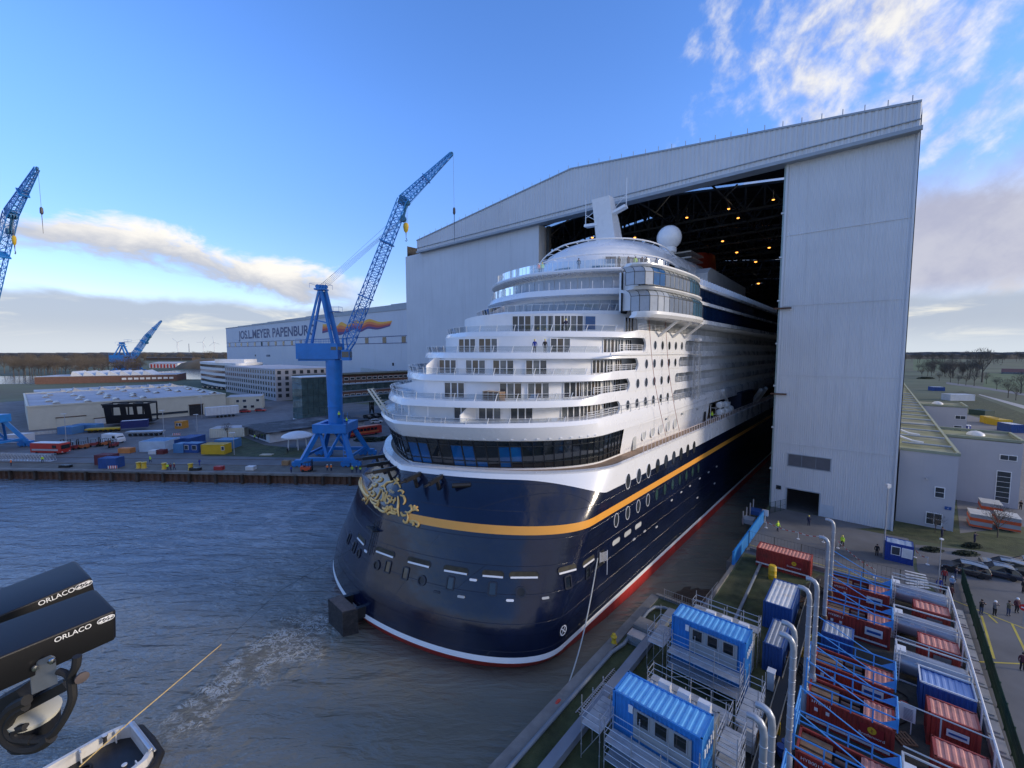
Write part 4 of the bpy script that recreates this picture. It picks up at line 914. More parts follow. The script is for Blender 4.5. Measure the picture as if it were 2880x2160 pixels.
mb = MB(); mb.box(S(FS+.4, (vb0+vb1)/2, (vz0+vz1)/2), (.1, vb1-vb0, vz1-vz0), rz=ROT); mb.build('louvre_back', DARK, HALL)
mb = MB()
for z in (vz0, vz1): mb.box(S(FS-.06, (vb0+vb1)/2, z), (.16, vb1-vb0+.2, .12), rz=ROT)
for b in (vb0, vb1): mb.box(S(FS-.06, b, (vz0+vz1)/2), (.16, .12, vz1-vz0), rz=ROT)
for k in (1, 2): mb.box(S(FS-.06, vb0+(vb1-vb0)*k/3, (vz0+vz1)/2), (.12, .06, vz1-vz0), rz=ROT)
mb.build('louvre_frame', GREYD, HALL)
mb = MB()
for b in (db0, db1): mb.box(S(FS-.05, b, dz1/2), (.2, .14, dz1), rz=ROT)
mb.box(S(FS-.05, (db0+db1)/2, dz1), (.2, db1-db0, .14), rz=ROT); mb.build('door_frame', GREYD, HALL)
mb = MB(); mb.box(S(FS-.12, db1+1.0, 1.1), (.06, 1.9, 2.1), rz=ROT); mb.build('personnel_door', mat('pale_panel', (.50, .56, .62), .5), HALL)
wb_, wz_ = fp(2190, 1370); mb = MB(); mb.box(S(FS-.1, wb_, wz_), (.1, .75, .7), rz=ROT); mb.build('tower_window', DGLASS, HALL)
TRIMG = mat('tower_trim', (.30, .38, .36), .5, var=.1)
mb = MB(); mb.box(S(FS+1.8, TL-.15, 30), (3.6, .3, 60), rz=ROT); mb.build('tower_jamb', TRIMG, HALL)
mb = MB(); mb.box(S(FS-.1, TL+.15, 30), (.3, .3, 60), rz=ROT); mb.box(S(FS-.1, TR, 31), (.4, .25, 62), rz=ROT)
for z in (7, 14.5, 22, 29.5, 37, 44.5, 52): mb.box(S(FS+.2, TL-.3, z), (.6, .4, .25), rz=ROT)
mb.build('corner_trim', GREYW, HALL)
for z in (11.9, 24.0, 36.0, 48.0): mb = MB(); mb.box(S(FS-.05, (TL+TR)/2, z), (.16, TR-TL, .06), rz=ROT); mb.build('cladding_seam', GREYW, HALL)
for z, w_ in ((35.6, 2.6), (20.6, 2.4)): mb = MB(); mb.box(S(FS-.5, TL+.4, z), (.5, w_, .25), rz=ROT); mb.build('sway_bracket', RUST, HALL)
mb = MB(); mb.box(S(140, 33, 44), (90, .4, 2.0), rz=ROT)
for k in range(14): mb.bar(S(92+k*6, 29, 40), S(98+k*6, 33, 43), .3)
mb.build('crane_runway', mat('runway_pale', (.3, .3, .3), .6), HALL)
# hanging lamps inside the hall
LAMPM = mat('lamp_glow', (1.0, .36, .06), .4, var=0, emis=2.6); LAMPH = mat('lamp_housing', (.1, .1, .1), .5)
Z8 = lambda x, y: (1400+x/2.633, 500+y/2.633)
for (x, y, zz) in ((2040, 160, 59.5), (1710, 228, 59.5), (1400, 292, 59.5), (1780, 295, 59.0), (1015, 440, 59.0), (1665, 467, 58.5), (2010, 515, 58.5), (1770, 550, 58.5), (1910, 620, 58.5), (335, 520, 59), (700, 440, 59.5), (1555, 580, 58.5), (1710, 760, 56), (1930, 780, 56), (1780, 795, 55)):
    p = G(*Z8(x, y), zz); t = thing('hall_lamp', 'small amber high bay lamp glowing under the dark hall roof', 'lamp', p, 0, 'amber lamps under the hall roof')
    mb = MB(); r_ = .0030*p.y; mb.lathe([(.05, .0), (r_, -.05), (r_*.8, -r_*.6), (.05, -r_*.8)], p, 10); mb.build('lamp_bowl', LAMPM, t, True)
    mb = MB(); mb.lathe([(r_*.9, .02), (r_*.45, .5), (.05, .55)], p, 10); mb.tube(p+UP*.5, p+UP*2, .04, .04, 5); mb.build('lamp_hood', LAMPH, t, True)
# ================================================================== SECOND HALL (lettered wall)
ha, hb_ = G(635, 924, 60.0), G(1142, 869, 60.0); hd = (hb_-ha); hd.z = 0; hd.normalize(); hn = Vector((hd.y, -hd.x, 0))
HALL2 = thing('lettered_hall', 'long pale grey building hall with big blue lettering and a striped flag', 'hall', Vector((ha.x, ha.y, 0)), math.atan2(hd.y, hd.x))
pA, pB = Vector((ha.x, ha.y, 0)), Vector((hb_.x, hb_.y, 0))+hd*30
Lh = (pB-pA).length
G2 = mat('hall_two_grey', (.54, .57, .62), .55, var=.03, scale=.03, streak=.28)
for k in range(12):
    mb = MB(); c = pA+hd*(Lh*(k+.5)/12)-hn*.2; mb.box(c+UP*(30+.0), (Lh/12-.12, .4, 60), (hd, -hn, UP)); mb.build('wall_panel', G2, HALL2)
mb = MB(); mb.quad(pA-hn*.3, pA-hn*95, pA-hn*95+UP*60, pA-hn*.3+UP*60); mb.quad(pA+UP*60, pB+UP*60, pB-hn*95+UP*63, pA-hn*95+UP*63); mb.quad(pA-hn*94, pB-hn*94, pB-hn*94+UP*63, pA-hn*94+UP*63); mb.build('hall_body', G2, HALL2)
mb = MB()
for k in range(9): f0, f1 = k/9., (k+1)/9.; mb.box(pA+hd*(Lh*(f0+f1)/2)+UP*(60.3+.25*k)-hn*1, (Lh/9, 3, .8+.5*k), (hd, -hn, UP))
mb.build('parapet', GREYD, HALL2)
BLUEB = mat('lettering_blue', (.035, .06, .16), .5, var=.05)
def h2(u, v, off=.1): return PLN(u, v, pA+hn*off, hn)
l0, l1 = h2(671, 943), h2(888, 930); xz = (l0.z+l1.z)/2; hh = (h2(671, 931).z-h2(671, 954).z+h2(886, 915).z-h2(886, 944).z)/2
c = bpy.data.curves.new('t', 'FONT'); c.body = 'JOS.L.MEYER PAPENBURG'; to = bpy.data.objects.new('t', c); COL.objects.link(to); dg = bpy.context.evaluated_depsgraph_get(); dg.update(); wtx = to.dimensions.x or 12.0; bpy.data.objects.remove(to)
wl = (Vector((l1.x, l1.y, 0))-Vector((l0.x, l0.y, 0))).length
textmesh('JOS.L.MEYER PAPENBURG', BLUEB, (Vector(((l0.x+l1.x)/2, (l0.y+l1.y)/2, xz)), hd, UP, hn), hh*1.0, HALL2, 'wall_lettering', .05, .022, 'CENTER', wl/(wtx*hh/.72)*.985)
z4 = lambda x, y: (500+x/3.072, 900+y/3.072)
za, zb_ = h2(*z4(1975, 135)).z, h2(*z4(1975, 197)).z
mb = MB()
for z in (za, zb_): mb.box((pA+pB)/2+hn*.06+UP*z, (Lh, .1, .55), (hd, -hn, UP))
mb.build('wall_stripe', BLUEB, HALL2)
for x in (447, 497, 548, 603, 665, 725, 783, 846, 913, 986, 1062, 1633, 1785, 1952):
    q = h2(*z4(x, 200)); w_ = 4.6 if x < 1500 else 5.0; t = (q-pA).dot(hd); p = pA+hd*t+UP*(za+zb_)/2
    mb = MB(); mb.box(p+hn*.08, (w_, .16, abs(za-zb_)*.9), (hd, -hn, UP)); o = mb.build('window', DGLASS, HALL2)
    mb = MB(); mb.box(p+hn*.15+UP*(za-zb_)*.45, (w_+.3, .2, .3), (hd, -hn, UP)); mb.build('window_frame', GREYD, o)
for x, y in ((670, 306), (770, 308), (782, 308), (794, 308), (1860, 382), (1898, 448), (1925, 448)): q = h2(*z4(x, y)); mb = MB(); mb.box(q, (2.2, .2, 2.2), (hd, -hn, UP)); mb.build('vent', DGLASS, HALL2)
for k in range(26): q = h2(*z4(1585+k*9.8, 435+k*1.1)); mb = MB(); mb.box(q, (1.6, .2, 4.5), (hd, -hn, UP)); mb.build('low_window', mat('pale_glazing', (.45, .5, .52), .3), HALL2)
z3 = lambda x, y: (600+x/3.072, 400+y/3.072)
top = [(945, 1572), (1000, 1575), (1060, 1592), (1105, 1552), (1165, 1578), (1225, 1540), (1290, 1548), (1350, 1527), (1440, 1552), (1545, 1541)]
bot = [(940, 1652), (985, 1640), (1045, 1625), (1075, 1668), (1150, 1648), (1215, 1620), (1270, 1640), (1335, 1612), (1420, 1618), (1525, 1590)]
tp, bt = sm([(a, b, 0) for a, b in top], 4), sm([(a, b, 0) for a, b in bot], 4)
for k, cc in enumerate(((.80, .42, .05), (.72, .20, .05), (.45, .06, .05), (.10, .05, .18))):
    mb = MB(); rows = []
    for f in (k/4., (k+1)/4.): rows.append([h2(*z3(a[0]+(b[0]-a[0])*f, a[1]+(b[1]-a[1])*f), .12+.01*k) for a, b in zip(tp, bt)])
    mb.grid(rows); mb.build('flag_stripe', mat('flag_%d' % k, cc, .6, var=.04), HALL2)
# ================================================================== CRANES
CABG = mat('cab_glass', (.03, .04, .05), .1, spec=.8); ROPE = mat('wire_rope', (.16, .18, .22), .5, var=.05)
def lattice(mb, p, q, w0, w1, up, side, bays, d0=None, d1=None, r=.09):
    d = q-p; ch = []
    for i in range(bays+1):
        f = i/bays; w = w0+(w1-w0)*f; l_ = (d0 or w0)+((d1 or w1)-(d0 or w0))*f; c = p+d*f
        ch.append([c+up*(w/2*a)+side*(l_/2*b) for a, b in ((1, 1), (1, -1), (-1, -1), (-1, 1))])
    for i in range(bays):
        for j in range(4):
            mb.bar(ch[i][j], ch[i+1][j], r*2); j2 = (j+1) % 4; a, b = (j, j2) if i % 2 else (j2, j)
            mb.bar(ch[i][a], ch[i+1][b], r*1.2); mb.bar(ch[i][j], ch[i][j2], r*1.1)
            if j in (1, 3): mb.bar(ch[i][b], ch[i+1][a], r*1.1)
def crane(label, loc, slew, colz, knuckle, tip, por=(11.9, 12.0), tz=9.0, colr=1.85, ropes=True, hs=1.0, ah=17.6, tiphook=21.0):
    t = thing('harbour_crane', label, 'crane', loc, 0); L = Vector(loc); dx, dy = por[0]/2, por[1]/2
    P = lambda x, y, z: L+Vector((x, y, z))
    for sx_ in (-1, 1):
        for sy in (-1, 1):
            mb = MB(); f = P(sx_*dx, sy*dy, 1.6); h = P(sx_*3.2, sy*3.2, tz-.9); mb.bar(f, h, 1.1, 1.0); mb.build('portal_leg', CRANE, t)
            mb = MB()
            for k in (-1, 1):
                mb.box(f+Vector((k*1.3, 0, -.75)), (2.2, .9, .9)); 
                for w_ in (-.6, .6): mb.lathe([(.4, -.2), (.4, .2)], f+Vector((k*1.3+w_, 0, -1.2)), 10, (Vector((1, 0, 0)), UP, Vector((0, 1, 0))))
            mb.box(f+Vector((0, 0, -.15)), (3.4, 1.1, .7)); mb.build('rail_bogie', CRANE, t)
    mb = MB()
    for sy in (-1, 1):
        mb.bar(P(-dx, sy*dy, 1.9), P(dx, sy*dy, 1.9), .8, .8)
        mb.bar(P(0, sy*dy*.99, 2.1), P(-2.6, sy*3.3, tz-1), .55); mb.bar(P(0, sy*dy*.99, 2.1), P(2.6, sy*3.3, tz-1), .55)
    for sx_ in (-1, 1): mb.bar(P(sx_*dx*.96, -dy, 2.5), P(sx_*dx*.96, dy, 2.5), .5, .6)
    mb.build('portal_sills', CRANE, t)
    mb = MB()
    for a in (-1, 1): mb.box(P(a*3.5, 0, tz), (1.3, 8.4, 2.2)); mb.box(P(0, a*3.5, tz), (5.7, 1.3, 2.2))
    mb.box(P(0, 0, tz+.2), (5.6, 5.6, .25)); mb.build('portal_table', CRANE, t)
    mb = MB(); mb.lathe([(colr*1.05, tz-.5), (colr*.94, tz+1.5), (colr*.94, tz+5), (colr*1.0, tz+5.05), (colr*1.0, tz+5.3), (colr*.96, tz+5.35), (colr*1.08, colz)], L, 20); mb.build('column', CRANE, t, True)
    mb = MB()
    for k in range(12): z = 2.2+k*.8; mb.bar(P(4.0-.12*k, -dy+.3+.35*k, z), P(5.0-.12*k, -dy+.3+.35*k, z), .8, .08)
    for w_ in (4.0, 5.0): mb.bar(P(w_, -dy+.2, 2.1), P(w_-1.4, -dy+4.6, 11.8), .12); mb.bar(P(w_, -dy+.2, 3.1), P(w_-1.4, -dy+4.6, 12.8), .07)
    mb.build('portal_stair', CRANE, t)
    e = Vector((math.cos(slew), math.sin(slew), 0)); n_ = Vector((-e.y, e.x, 0)); Q = lambda r, w_, z: L+e*r+n_*w_+UP*z
    AX = (e, n_, UP)
    mb = MB(); mb.box(Q(-3.3*hs, 0, colz+2.2), (10.4*hs, 4.4, 3.9), AX); mb.box(Q(-3.6*hs, 0, colz+.1), (9.2*hs, 3.6, .7), AX); H_ = mb.build('machinery_house', CRANE, t)
    mb = MB(); mb.box(Q(.9, -2.23, colz+2.9), (1.3, .06, .8), AX); mb.box(Q(2.5, -2.23, colz+2.9), (1.0, .06, .8), AX); mb.build('house_window', CABG, H_)
    mb = MB()
    for sd in (-2.2, 2.2):
        for k in range(9): mb.bar(Q(-8.4*hs+k*1.25*hs, sd, colz+4.15), Q(-8.4*hs+k*1.25*hs, sd, colz+5.2), .05)
        for h_ in (.55, 1.05): mb.bar(Q(-8.4*hs, sd, colz+4.15+h_), Q(1.6, sd, colz+4.15+h_), .05)
    mb.build('house_railing', CRANE, H_)
    mb = MB(); mb.box(Q(3.9, -1.6, colz+1.2), (2.0, 1.7, 2.6), AX); C_ = mb.build('operator_cab', CRANE, t)
    mb = MB(); mb.box(Q(3.95, -1.6, colz+1.4), (2.02, 1.5, 1.5), AX); mb.box(Q(3.9, -1.6, colz+1.4), (1.7, 1.76, 1.4), AX); mb.build('cab_glass', CABG, C_)
    ap = colz+ah
    mb = MB()
    for sd in (-1.5, 1.5):
        mb.bar(Q(-6.2, sd, colz+3.9), Q(-2.9, sd*.5, ap-.4), .55, .5); mb.bar(Q(1.0, sd, colz+1), Q(-2.3, sd*.5, ap-.4), .6, .6); mb.bar(Q(-4.3, sd*.75, colz+10), Q(-.7, sd*.75, colz+9.2), .25)
    mb.bar(Q(2.0, 0, colz+1.5), Q(-1.4, 0, ap-.2), .5, .5); mb.box(Q(-2.6, 0, ap), (2.6, 2.6, .35), AX)
    for k in range(4): mb.lathe([(.55, -.1), (.55, .1)], Q(-3.3+k*.55, -.5+.3*k, ap+.7), 12, (e, UP, n_))
    mb.box(Q(.9, 0, colz+12.1), (2.4, 2.4, .12), AX); mb.build('a_frame', CRANE, t)
    mb = MB()
    for c_, w_ in ((Q(-2.6, 0, ap+.2), 2.0), (Q(.9, 0, colz+12.2), 1.2)):
        for a in (-1, 1):
            for b in (-1, 1): mb.bar(c_+e*(a*w_)+n_*(b*w_), c_+e*(a*w_)+n_*(b*w_)+UP*1.1, .05)
            mb.bar(c_+e*(a*w_)+n_*w_+UP*1.1, c_+e*(a*w_)-n_*w_+UP*1.1, .05); mb.bar(c_+e*w_+n_*(a*w_)+UP*1.1, c_-e*w_+n_*(a*w_)+UP*1.1, .05)
    mb.build('platform_railing', CRANE, t)
    fo, kn, tp_ = Q(3.2, 0, colz+3.0), Q(knuckle[0], 0, knuckle[1]), Q(tip[0], 0, tip[1])
    mb = MB(); d = (kn-fo).normalized(); u_ = n_.cross(d); lattice(mb, fo+d*2, kn, 2.5, 2.3, u_, n_, 24, 2.6, 2.0)
    for k in (.35, .72): c_ = fo+(kn-fo)*k; mb.box(c_, (.3, 2.8, 3.2), (d, n_, u_))
    mb.bar(fo-n_*1.4-UP*1.2, fo+d*2+u_*1.2-n_*1.2, .3); mb.bar(fo+n_*1.4-UP*1.2, fo+d*2+u_*1.2+n_*1.2, .3); mb.bar(fo-n_*1.4-UP*1.2, fo+d*2-u_*1.2-n_*1.2, .3); mb.bar(fo+n_*1.4-UP*1.2, fo+d*2-u_*1.2+n_*1.2, .3)
    d2 = (tp_-kn).normalized(); u2 = n_.cross(d2); lattice(mb, kn, tp_, 2.2, .7, u2, n_, 16, 1.9, .7); c_ = kn+(tp_-kn)*.48; mb.box(c_, (.25, 2.0, 2.2), (d2, n_, u2))
    mb.build('lattice_jib', CRANE, t)
    mb = MB(); mb.box(kn, (1.8, 1.6, 1.8), (d, n_, u_)); sh_ = kn-d*4+u_*1.6
    for k in (-.5, 0, .5): mb.lathe([(.75, -.12), (.75, .12)], sh_+n_*k, 14, (d, u_, n_)); mb.lathe([(.6, -.1), (.6, .1)], kn+u_*1.2+n_*k, 14, (d, u_, n_))
    mb.bar(sh_, kn+u_*1.0, .5); mb.lathe([(.45, -.15), (.45, .15)], tp_, 12, (d2, u2, n_)); mb.build('jib_sheaves', mat('crane_teal', (.02, .12, .24), .5), t)
    mb = MB(); apx = Q(-2.6, 0, ap+.9)
    for k in range(5): mb.tube(apx+n_*(-.9+.45*k)+e*(.3*k), sh_+n_*(-.6+.3*k), .035, .035, 4)
    mb.tube(apx+UP*.3, kn+u_*1.9, .03, .03, 4); mb.tube(kn+u_*1.9, tp_+u2*.5, .03, .03, 4); mb.build('luffing_ropes', ROPE, t)
    if ropes:
        hb = Q(knuckle[0]+.6, 0, knuckle[1]-6.6); mb = MB()
        for k in (-.6, -.2, .2, .6): mb.tube(kn+e*(.6+k)-UP*.8, hb+e*(k*.6)+UP*.9, .03, .03, 4)
        mb.tube(tp_+e*.4, Q(tip[0]+.5, 0, tip[1]-tiphook*.65), .035, .035, 4); mb.build('hoist_ropes', ROPE, t)
        mb = MB(); mb.lathe([(.1, 1.4), (.6, 1.1), (.72, .4), (.5, -.7), (.15, -1.1)], hb, 10, (e, n_*.6, UP)); mb.build('hook_block', YEL, t, True)
        mb = MB(); mb.tube(hb-UP*1.0, hb-UP*2.4, .12, .05, 6); mb.path([hb-UP*(2.4), hb-UP*2.9+e*.25, hb-UP*3.2, hb-UP*2.95-e*.25], .09, 6); q_ = Q(tip[0]+.5, 0, tip[1]-tiphook*.65); mb.lathe([(.1, .9), (.3, .6), (.34, -.5), (.1, -.9)], q_, 8); mb.tube(q_-UP*.8, q_-UP*(tiphook*.35), .09, .04, 5); mb.build('hook', mat('hook_dark', (.05, .05, .06), .5), t)
    return t
CR1 = crane('tall blue harbour crane on the far quay beside the stern', (-45.2, 108.4, 0), 0.0, 26.0, (18.3, 65.2), (30.4, 76.4))
LC = Vector((-150.0, 119.0, 0)); tp3 = AT(104, 474, 104); ev = Vector((tp3.x-LC.x, tp3.y-LC.y, 0)); kn3 = PLN(30, 602, LC, Vector((-ev.y, ev.x, 0)).normalized())
crane('blue harbour crane cut off by the left edge of the picture', LC, math.atan2(ev.y, ev.x), 26.0, (Vector((kn3.x-LC.x, kn3.y-LC.y, 0)).length, kn3.z), (ev.length, tp3.z), tiphook=15)
fc = G(361, 1048); fcr = crane('distant blue crane beyond the workshop roofs', (fc.x, fc.y, 0), R(4), 6.2, (12.4, 21.8), (20.2, 30.4), por=(9.6, 8.7), tz=4.4, colr=1.9, ropes=False, ah=10.5); fcr.scale = (2.3, 2.3, 2.3)
# ================================================================== BUILDING HELPERS
def prismbuilding(t, name, m_, s0, s1, b0, b1, z0, z1):
    mb = MB(); c = S((s0+s1)/2, (b0+b1)/2, (z0+z1)/2); mb.box(c, (s1-s0, b1-b0, z1-z0), (A, B, UP)); return mb.build(name, m_, t)
def edgebox(p, q, depth, z0, z1, mb=None, grow=0.0):
    """box on the front edge p-q, going away from the camera"""
    p, q = Vector((p.x, p.y, 0)), Vector((q.x, q.y, 0)); d = (q-p); L = d.length; d.normalize(); n_ = Vector((-d.y, d.x, 0))
    if n_.y < 0: n_ = -n_
    mb = mb or MB(); mb.box((p+q)/2+n_*(depth/2)+UP*((z0+z1)/2), (L+grow, depth+grow, z1-z0), (d, n_, UP)); return mb, d, n_, L, (p+q)/2
WGL = mat('window_glass', (.04, .05, .06), .12, var=.3, scale=.4, spec=.8)
def container(label, p, q, depth, h, m_, roofm=None, group=None, name='shipping_container', cat='container', pitch=.28, z0=0.0, doors=None, windows=(), framem=None, topopen=False, wm_=None):
    """corrugated box on front edge p-q (camera side); windows: (x0,x1,z0,z1) fractions on the front face"""
    p, q = Vector((p.x, p.y, z0)), Vector((q.x, q.y, z0)); d = q-p; L = d.length; d.normalize(); n_ = Vector((-d.y, d.x, 0))
    if n_.dot(p) < 0: n_ = -n_
    c = (p+q)/2+n_*(depth/2); t = thing(name, label, cat, c, math.atan2(d.y, d.x), group); e = .03
    fm = framem or m_
    for (o_, dd, LL, nn) in ((p, d, L, -n_), (p+n_*depth, d, L, n_)):
        mb = MB(); mb.corr(o_+dd*.06-nn*.07, dd, LL-.12, UP, h-.02, nn, pitch, .05); mb.build('side_panel', m_, t)
    for (o_, nn) in ((p, -d), (q, d)):
        mb = MB(); mb.corr(o_+n_*.06-nn*.07, n_, depth-.12, UP, h-.02, nn, pitch, .04); mb.build('end_panel', m_, t)
    mb = MB(); 
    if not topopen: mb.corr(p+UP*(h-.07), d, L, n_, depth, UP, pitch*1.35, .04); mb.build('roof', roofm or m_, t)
    mb = MB()
    for o_ in (p, q, p+n_*depth, q+n_*depth): mb.box(o_+UP*(h/2)+(c-o_).normalized()*.09-UP*0, (.16, .16, h), (d, n_, UP))
    for z in (.08, h-.06):
        for o_ in (p+n_*.07, p+n_*(depth-.07)): mb.box(o_+d*(L/2)+UP*z, (L, .13, .13), (d, n_, UP))
        for o_ in (p+d*.07, q-d*.07): mb.box(o_+n_*(depth/2)+UP*z, (.13, depth, .13), (d, n_, UP))
    mb.build('frame', fm, t)
    for (x0, x1, y0, y1) in windows:
        mb = MB(); w_ = (x1-x0)*L; mb.box(p+d*(L*(x0+x1)/2)+UP*(h*(y0+y1)/2)-n_*.03, (w_+.16, .10, h*(y1-y0)+.16), (d, n_, UP)); o = mb.build('window', wm_ or MT['door_frame_white'], t)
        mb = MB(); mb.box(p+d*(L*(x0+x1)/2)+UP*(h*(y0+y1)/2)-n_*.07, (w_, .06, h*(y1-y0)), (d, n_, UP)); mb.build('pane', WGL, o)
    return t
BLUEC = mat('container_blue', (.02, .075, .26), .5, var=.15, dirt=(.05, .09, .17), dscale=.7, damt=.5, streak=.35)
LBLUE = mat('container_light_blue', (.08, .22, .42), .45, var=.1, dirt=(.2, .25, .3), dscale=.7, damt=.3)
REDC = mat('container_red', (.31, .038, .028), .5, var=.18, dirt=(.10, .035, .025), dscale=.8, damt=.6, streak=.45)
SALM = mat('sky_lit_red_roof', (.60, .25, .19), .6, var=.12, scale=1.2, dirt=(.36, .15, .11), dscale=1.4, damt=.7)  # container red lightened to salmon: pinkish sky light put into the roof colour
WHTC = mat('container_white', (.66, .67, .68), .45, var=.05, dirt=(.45, .42, .36), dscale=.5, damt=.4)
ROOFG = mat('roof_felt_grey', (.40, .41, .44), .8, var=.12, scale=.1, dirt=(.56, .57, .60), dscale=.06, damt=.7)
BRICK = mat('brick_red', (.14, .075, .058), .8, var=.15, scale=.8)
zq = lambda x, y: (x/3.072, 900+y/3.072)
z4 = lambda x, y: (500+x/3.072, 900+y/3.072)
# ================================================================== LEFT YARD SURFACES
sheet('yard_asphalt', [G(-400, 1318), G(1000, 1333.5), S(70, LW-.5), S(150, -60), S(110, -205), S(20, -330), S(-60, -330), S(-120, -250)], ASPH, .006)
sheet('pale_apron', [G(560, 1232), G(680, 1232), G(830, 1190), G(800, 1160), G(640, 1170), G(540, 1180)], ASPHL, .012)
sheet('quay_strip', [G(-400, 1316.5), G(1000, 1332), G(1000, 1312), G(-400, 1293)], mat('quay_paving', (.13, .12, .10), .85, var=.3, scale=.3, dirt=(.2, .17, .11), dscale=.2, damt=.6), .012)
sheet('west_lawn', [G(565, 1282), G(870, 1288), G(850, 1262), G(745, 1252), G(665, 1222), G(650, 1240), G(635, 1262)], GRASS, .016)
for v0 in (1284, 1300): 
    a_, b_ = G(-300, v0-2), G(1010, v0+12); mb = MB(); mb.bar(a_+UP*.03, b_+UP*.03, .14, .06); o = mb.build('crane_rail', RUST); tag(o, kind='structure')
sheet('river', [G(-300, 1082), G(100, 1079.5), G(330, 1066), G(575, 1067), G(640, 1052), G(566, 1038), G(400, 1048), G(150, 1057), G(-300, 1061)], mat('river_water', (.10, .14, .17), .12, var=.1, scale=.05), .02)
# ================================================================== LEFT BUILDINGS
t = thing('workshop_hall', 'wide low cream workshop with flat roof full of skylight domes', 'workshop', S(32, -225, 0), ROT)
prismbuilding(t, 'wall', CREAM, 2, 63, -262, -188, 0, 8.3); prismbuilding(t, 'roof', ROOFG, 2.6, 62.4, -261.4, -188.6, 8.3, 8.45)
for (s0, s1, b0, b1) in ((2, 63, -188.4, -187.8), (2, 63, -262.2, -261.6), (1.8, 2.4, -262, -188), (62.6, 63.2, -262, -188)): prismbuilding(t, 'parapet', CREAM, s0, s1, b0, b1, 8.2, 8.75)
DOME = mat('skylight_dome', (.42, .36, .30), .35, var=.2, scale=.6)
for r_ in range(7):
    for c_ in range(6):
        s, b = 8+8.4*r_+(1.5 if c_ % 2 else 0), -255+12*c_+rnd.uniform(-1, 1)
        if rnd.random() < .15: continue
        mb = MB(); mb.box(S(s, b, 8.6), (2.0, 4.6, .35), (A, B, UP)); n2 = [[S(s-1+2*i/6., b-2.2+4.4*j, 8.75+.65*math.sin(math.pi*i/6.)) for i in range(7)] for j in (0, 1)]; mb.grid(n2); mb.build('skylight_dome', DOME, t, True)
for k, (s0, s1, z1, m_) in enumerate(((9, 16.5, 3.6, CREAM), (49, 54, 4.6, DARK), (19, 22, 2.2, WHTC))): mb = MB(); mb.box(S((s0+s1)/2, -187.9, z1/2), (s1-s0, .3, z1), (A, B, UP)); o = mb.build('roller_door', m_, t); mb = MB(); mb.box(S((s0+s1)/2, -187.75, z1+.15), (s1-s0+.6, .3, .3), (A, B, UP)); mb.build('door_frame', RUST, o)
for s0, s1 in ((22.5, 26), (33, 48.5)): mb = MB(); mb.box(S((s0+s1)/2, -187.9, 1.9), (s1-s0, .2, .9), (A, B, UP)); mb.build('window_strip', WGL, t)
t = thing('rear_workshop', 'low workshop behind the cream one with streaky dark and white roof', 'workshop', S(32, -285, 0), ROT)
prismbuilding(t, 'wall', CREAM, 6, 66, -312, -263, 0, 7.0); prismbuilding(t, 'roof', mat('streaky_roof', (.10, .10, .14), .4, var=.3, scale=.05, dirt=(.75, .76, .78), dscale=.09, damt=1.0), 6, 66, -312, -263, 7.0, 7.2)
for k in range(10): s, b = 16+5.2*k, -282-(9 if k % 2 else 0); mb = MB(); mb.prism([S(s-1.8, b, 7.2), S(s+1.8, b, 7.2), S(s-1.2, b, 8.9)], B*7); mb.build('roof_light', ROOFG, t)
pa, pb = G(98, 1081), G(497, 1071.5); t = thing('brick_workshop', 'long brick workshop with a row of white sawtooth roof lights', 'workshop', (pa+pb)/2, 0)
mb, d_, nn_, L_, c_ = edgebox(pa, pb, 38, 0, 6.2); mb.build('wall', BRICK, t); mb, *_ = edgebox(pa, pb, 38, 6.2, 6.5, None, .6); mb.build('roof', ROOFG, t)
for k in range(7): q = pa+d_*(L_*(.22+.085*k)); mb = MB(); mb.prism([q+UP*6.5+nn_*4, q+d_*8+UP*6.5+nn_*4, q+d_*1.2+UP*10.5+nn_*4], nn_*26); mb.build('sawtooth_light', mat('sawtooth_pale', (.55, .56, .56), .5), t)
for k in range(9): mb = MB(); mb.box(pb-d_*(4+4.4*k)+UP*3.2-nn_*.1, (3.2, .3, 1.8), (d_, nn_, UP)); mb.build('window', WHTC, t)
def office(name, label, cat, s0, s1, b0, b1, h, wall, cols_s, cols_b, rows, ww, wh, zf=1.2, frame=None):
    t = thing(name, label, cat, S((s0+s1)/2, (b0+b1)/2, 0), ROT); prismbuilding(t, 'wall', wall, s0, s1, b0, b1, 0, h); prismbuilding(t, 'roof', ROOFG, s0-.2, s1+.2, b0-.2, b1+.2, h, h+.35)
    for r_ in range(rows):
        z = zf+(h-zf)*(r_+.5)/rows
        for c in range(cols_s):
            s = s0+(s1-s0)*(c+.5)/cols_s; mb = MB(); mb.box(S(s, b1+.02, z), (ww, .16, wh), (A, B, UP)); o = mb.build('window', WGL, t)
        for c in range(cols_b):
            b = b0+(b1-b0)*(c+.5)/cols_b; mb = MB(); mb.box(S(s0-.02, b, z), (.16, ww, wh), (A, B, UP)); mb.build('window', WGL, t)
    return t
STONE = mat('pale_stone', (.40, .40, .42), .7, var=.04)
office('grid_office', 'pale grey office block with a grid of square windows', 'office', 96.4, 134, -308, -219, 17.9, STONE, 9, 22, 5, 1.9, 2.0)
GRN = mat('grass_roof', (.10, .085, .05), .9, var=.3)
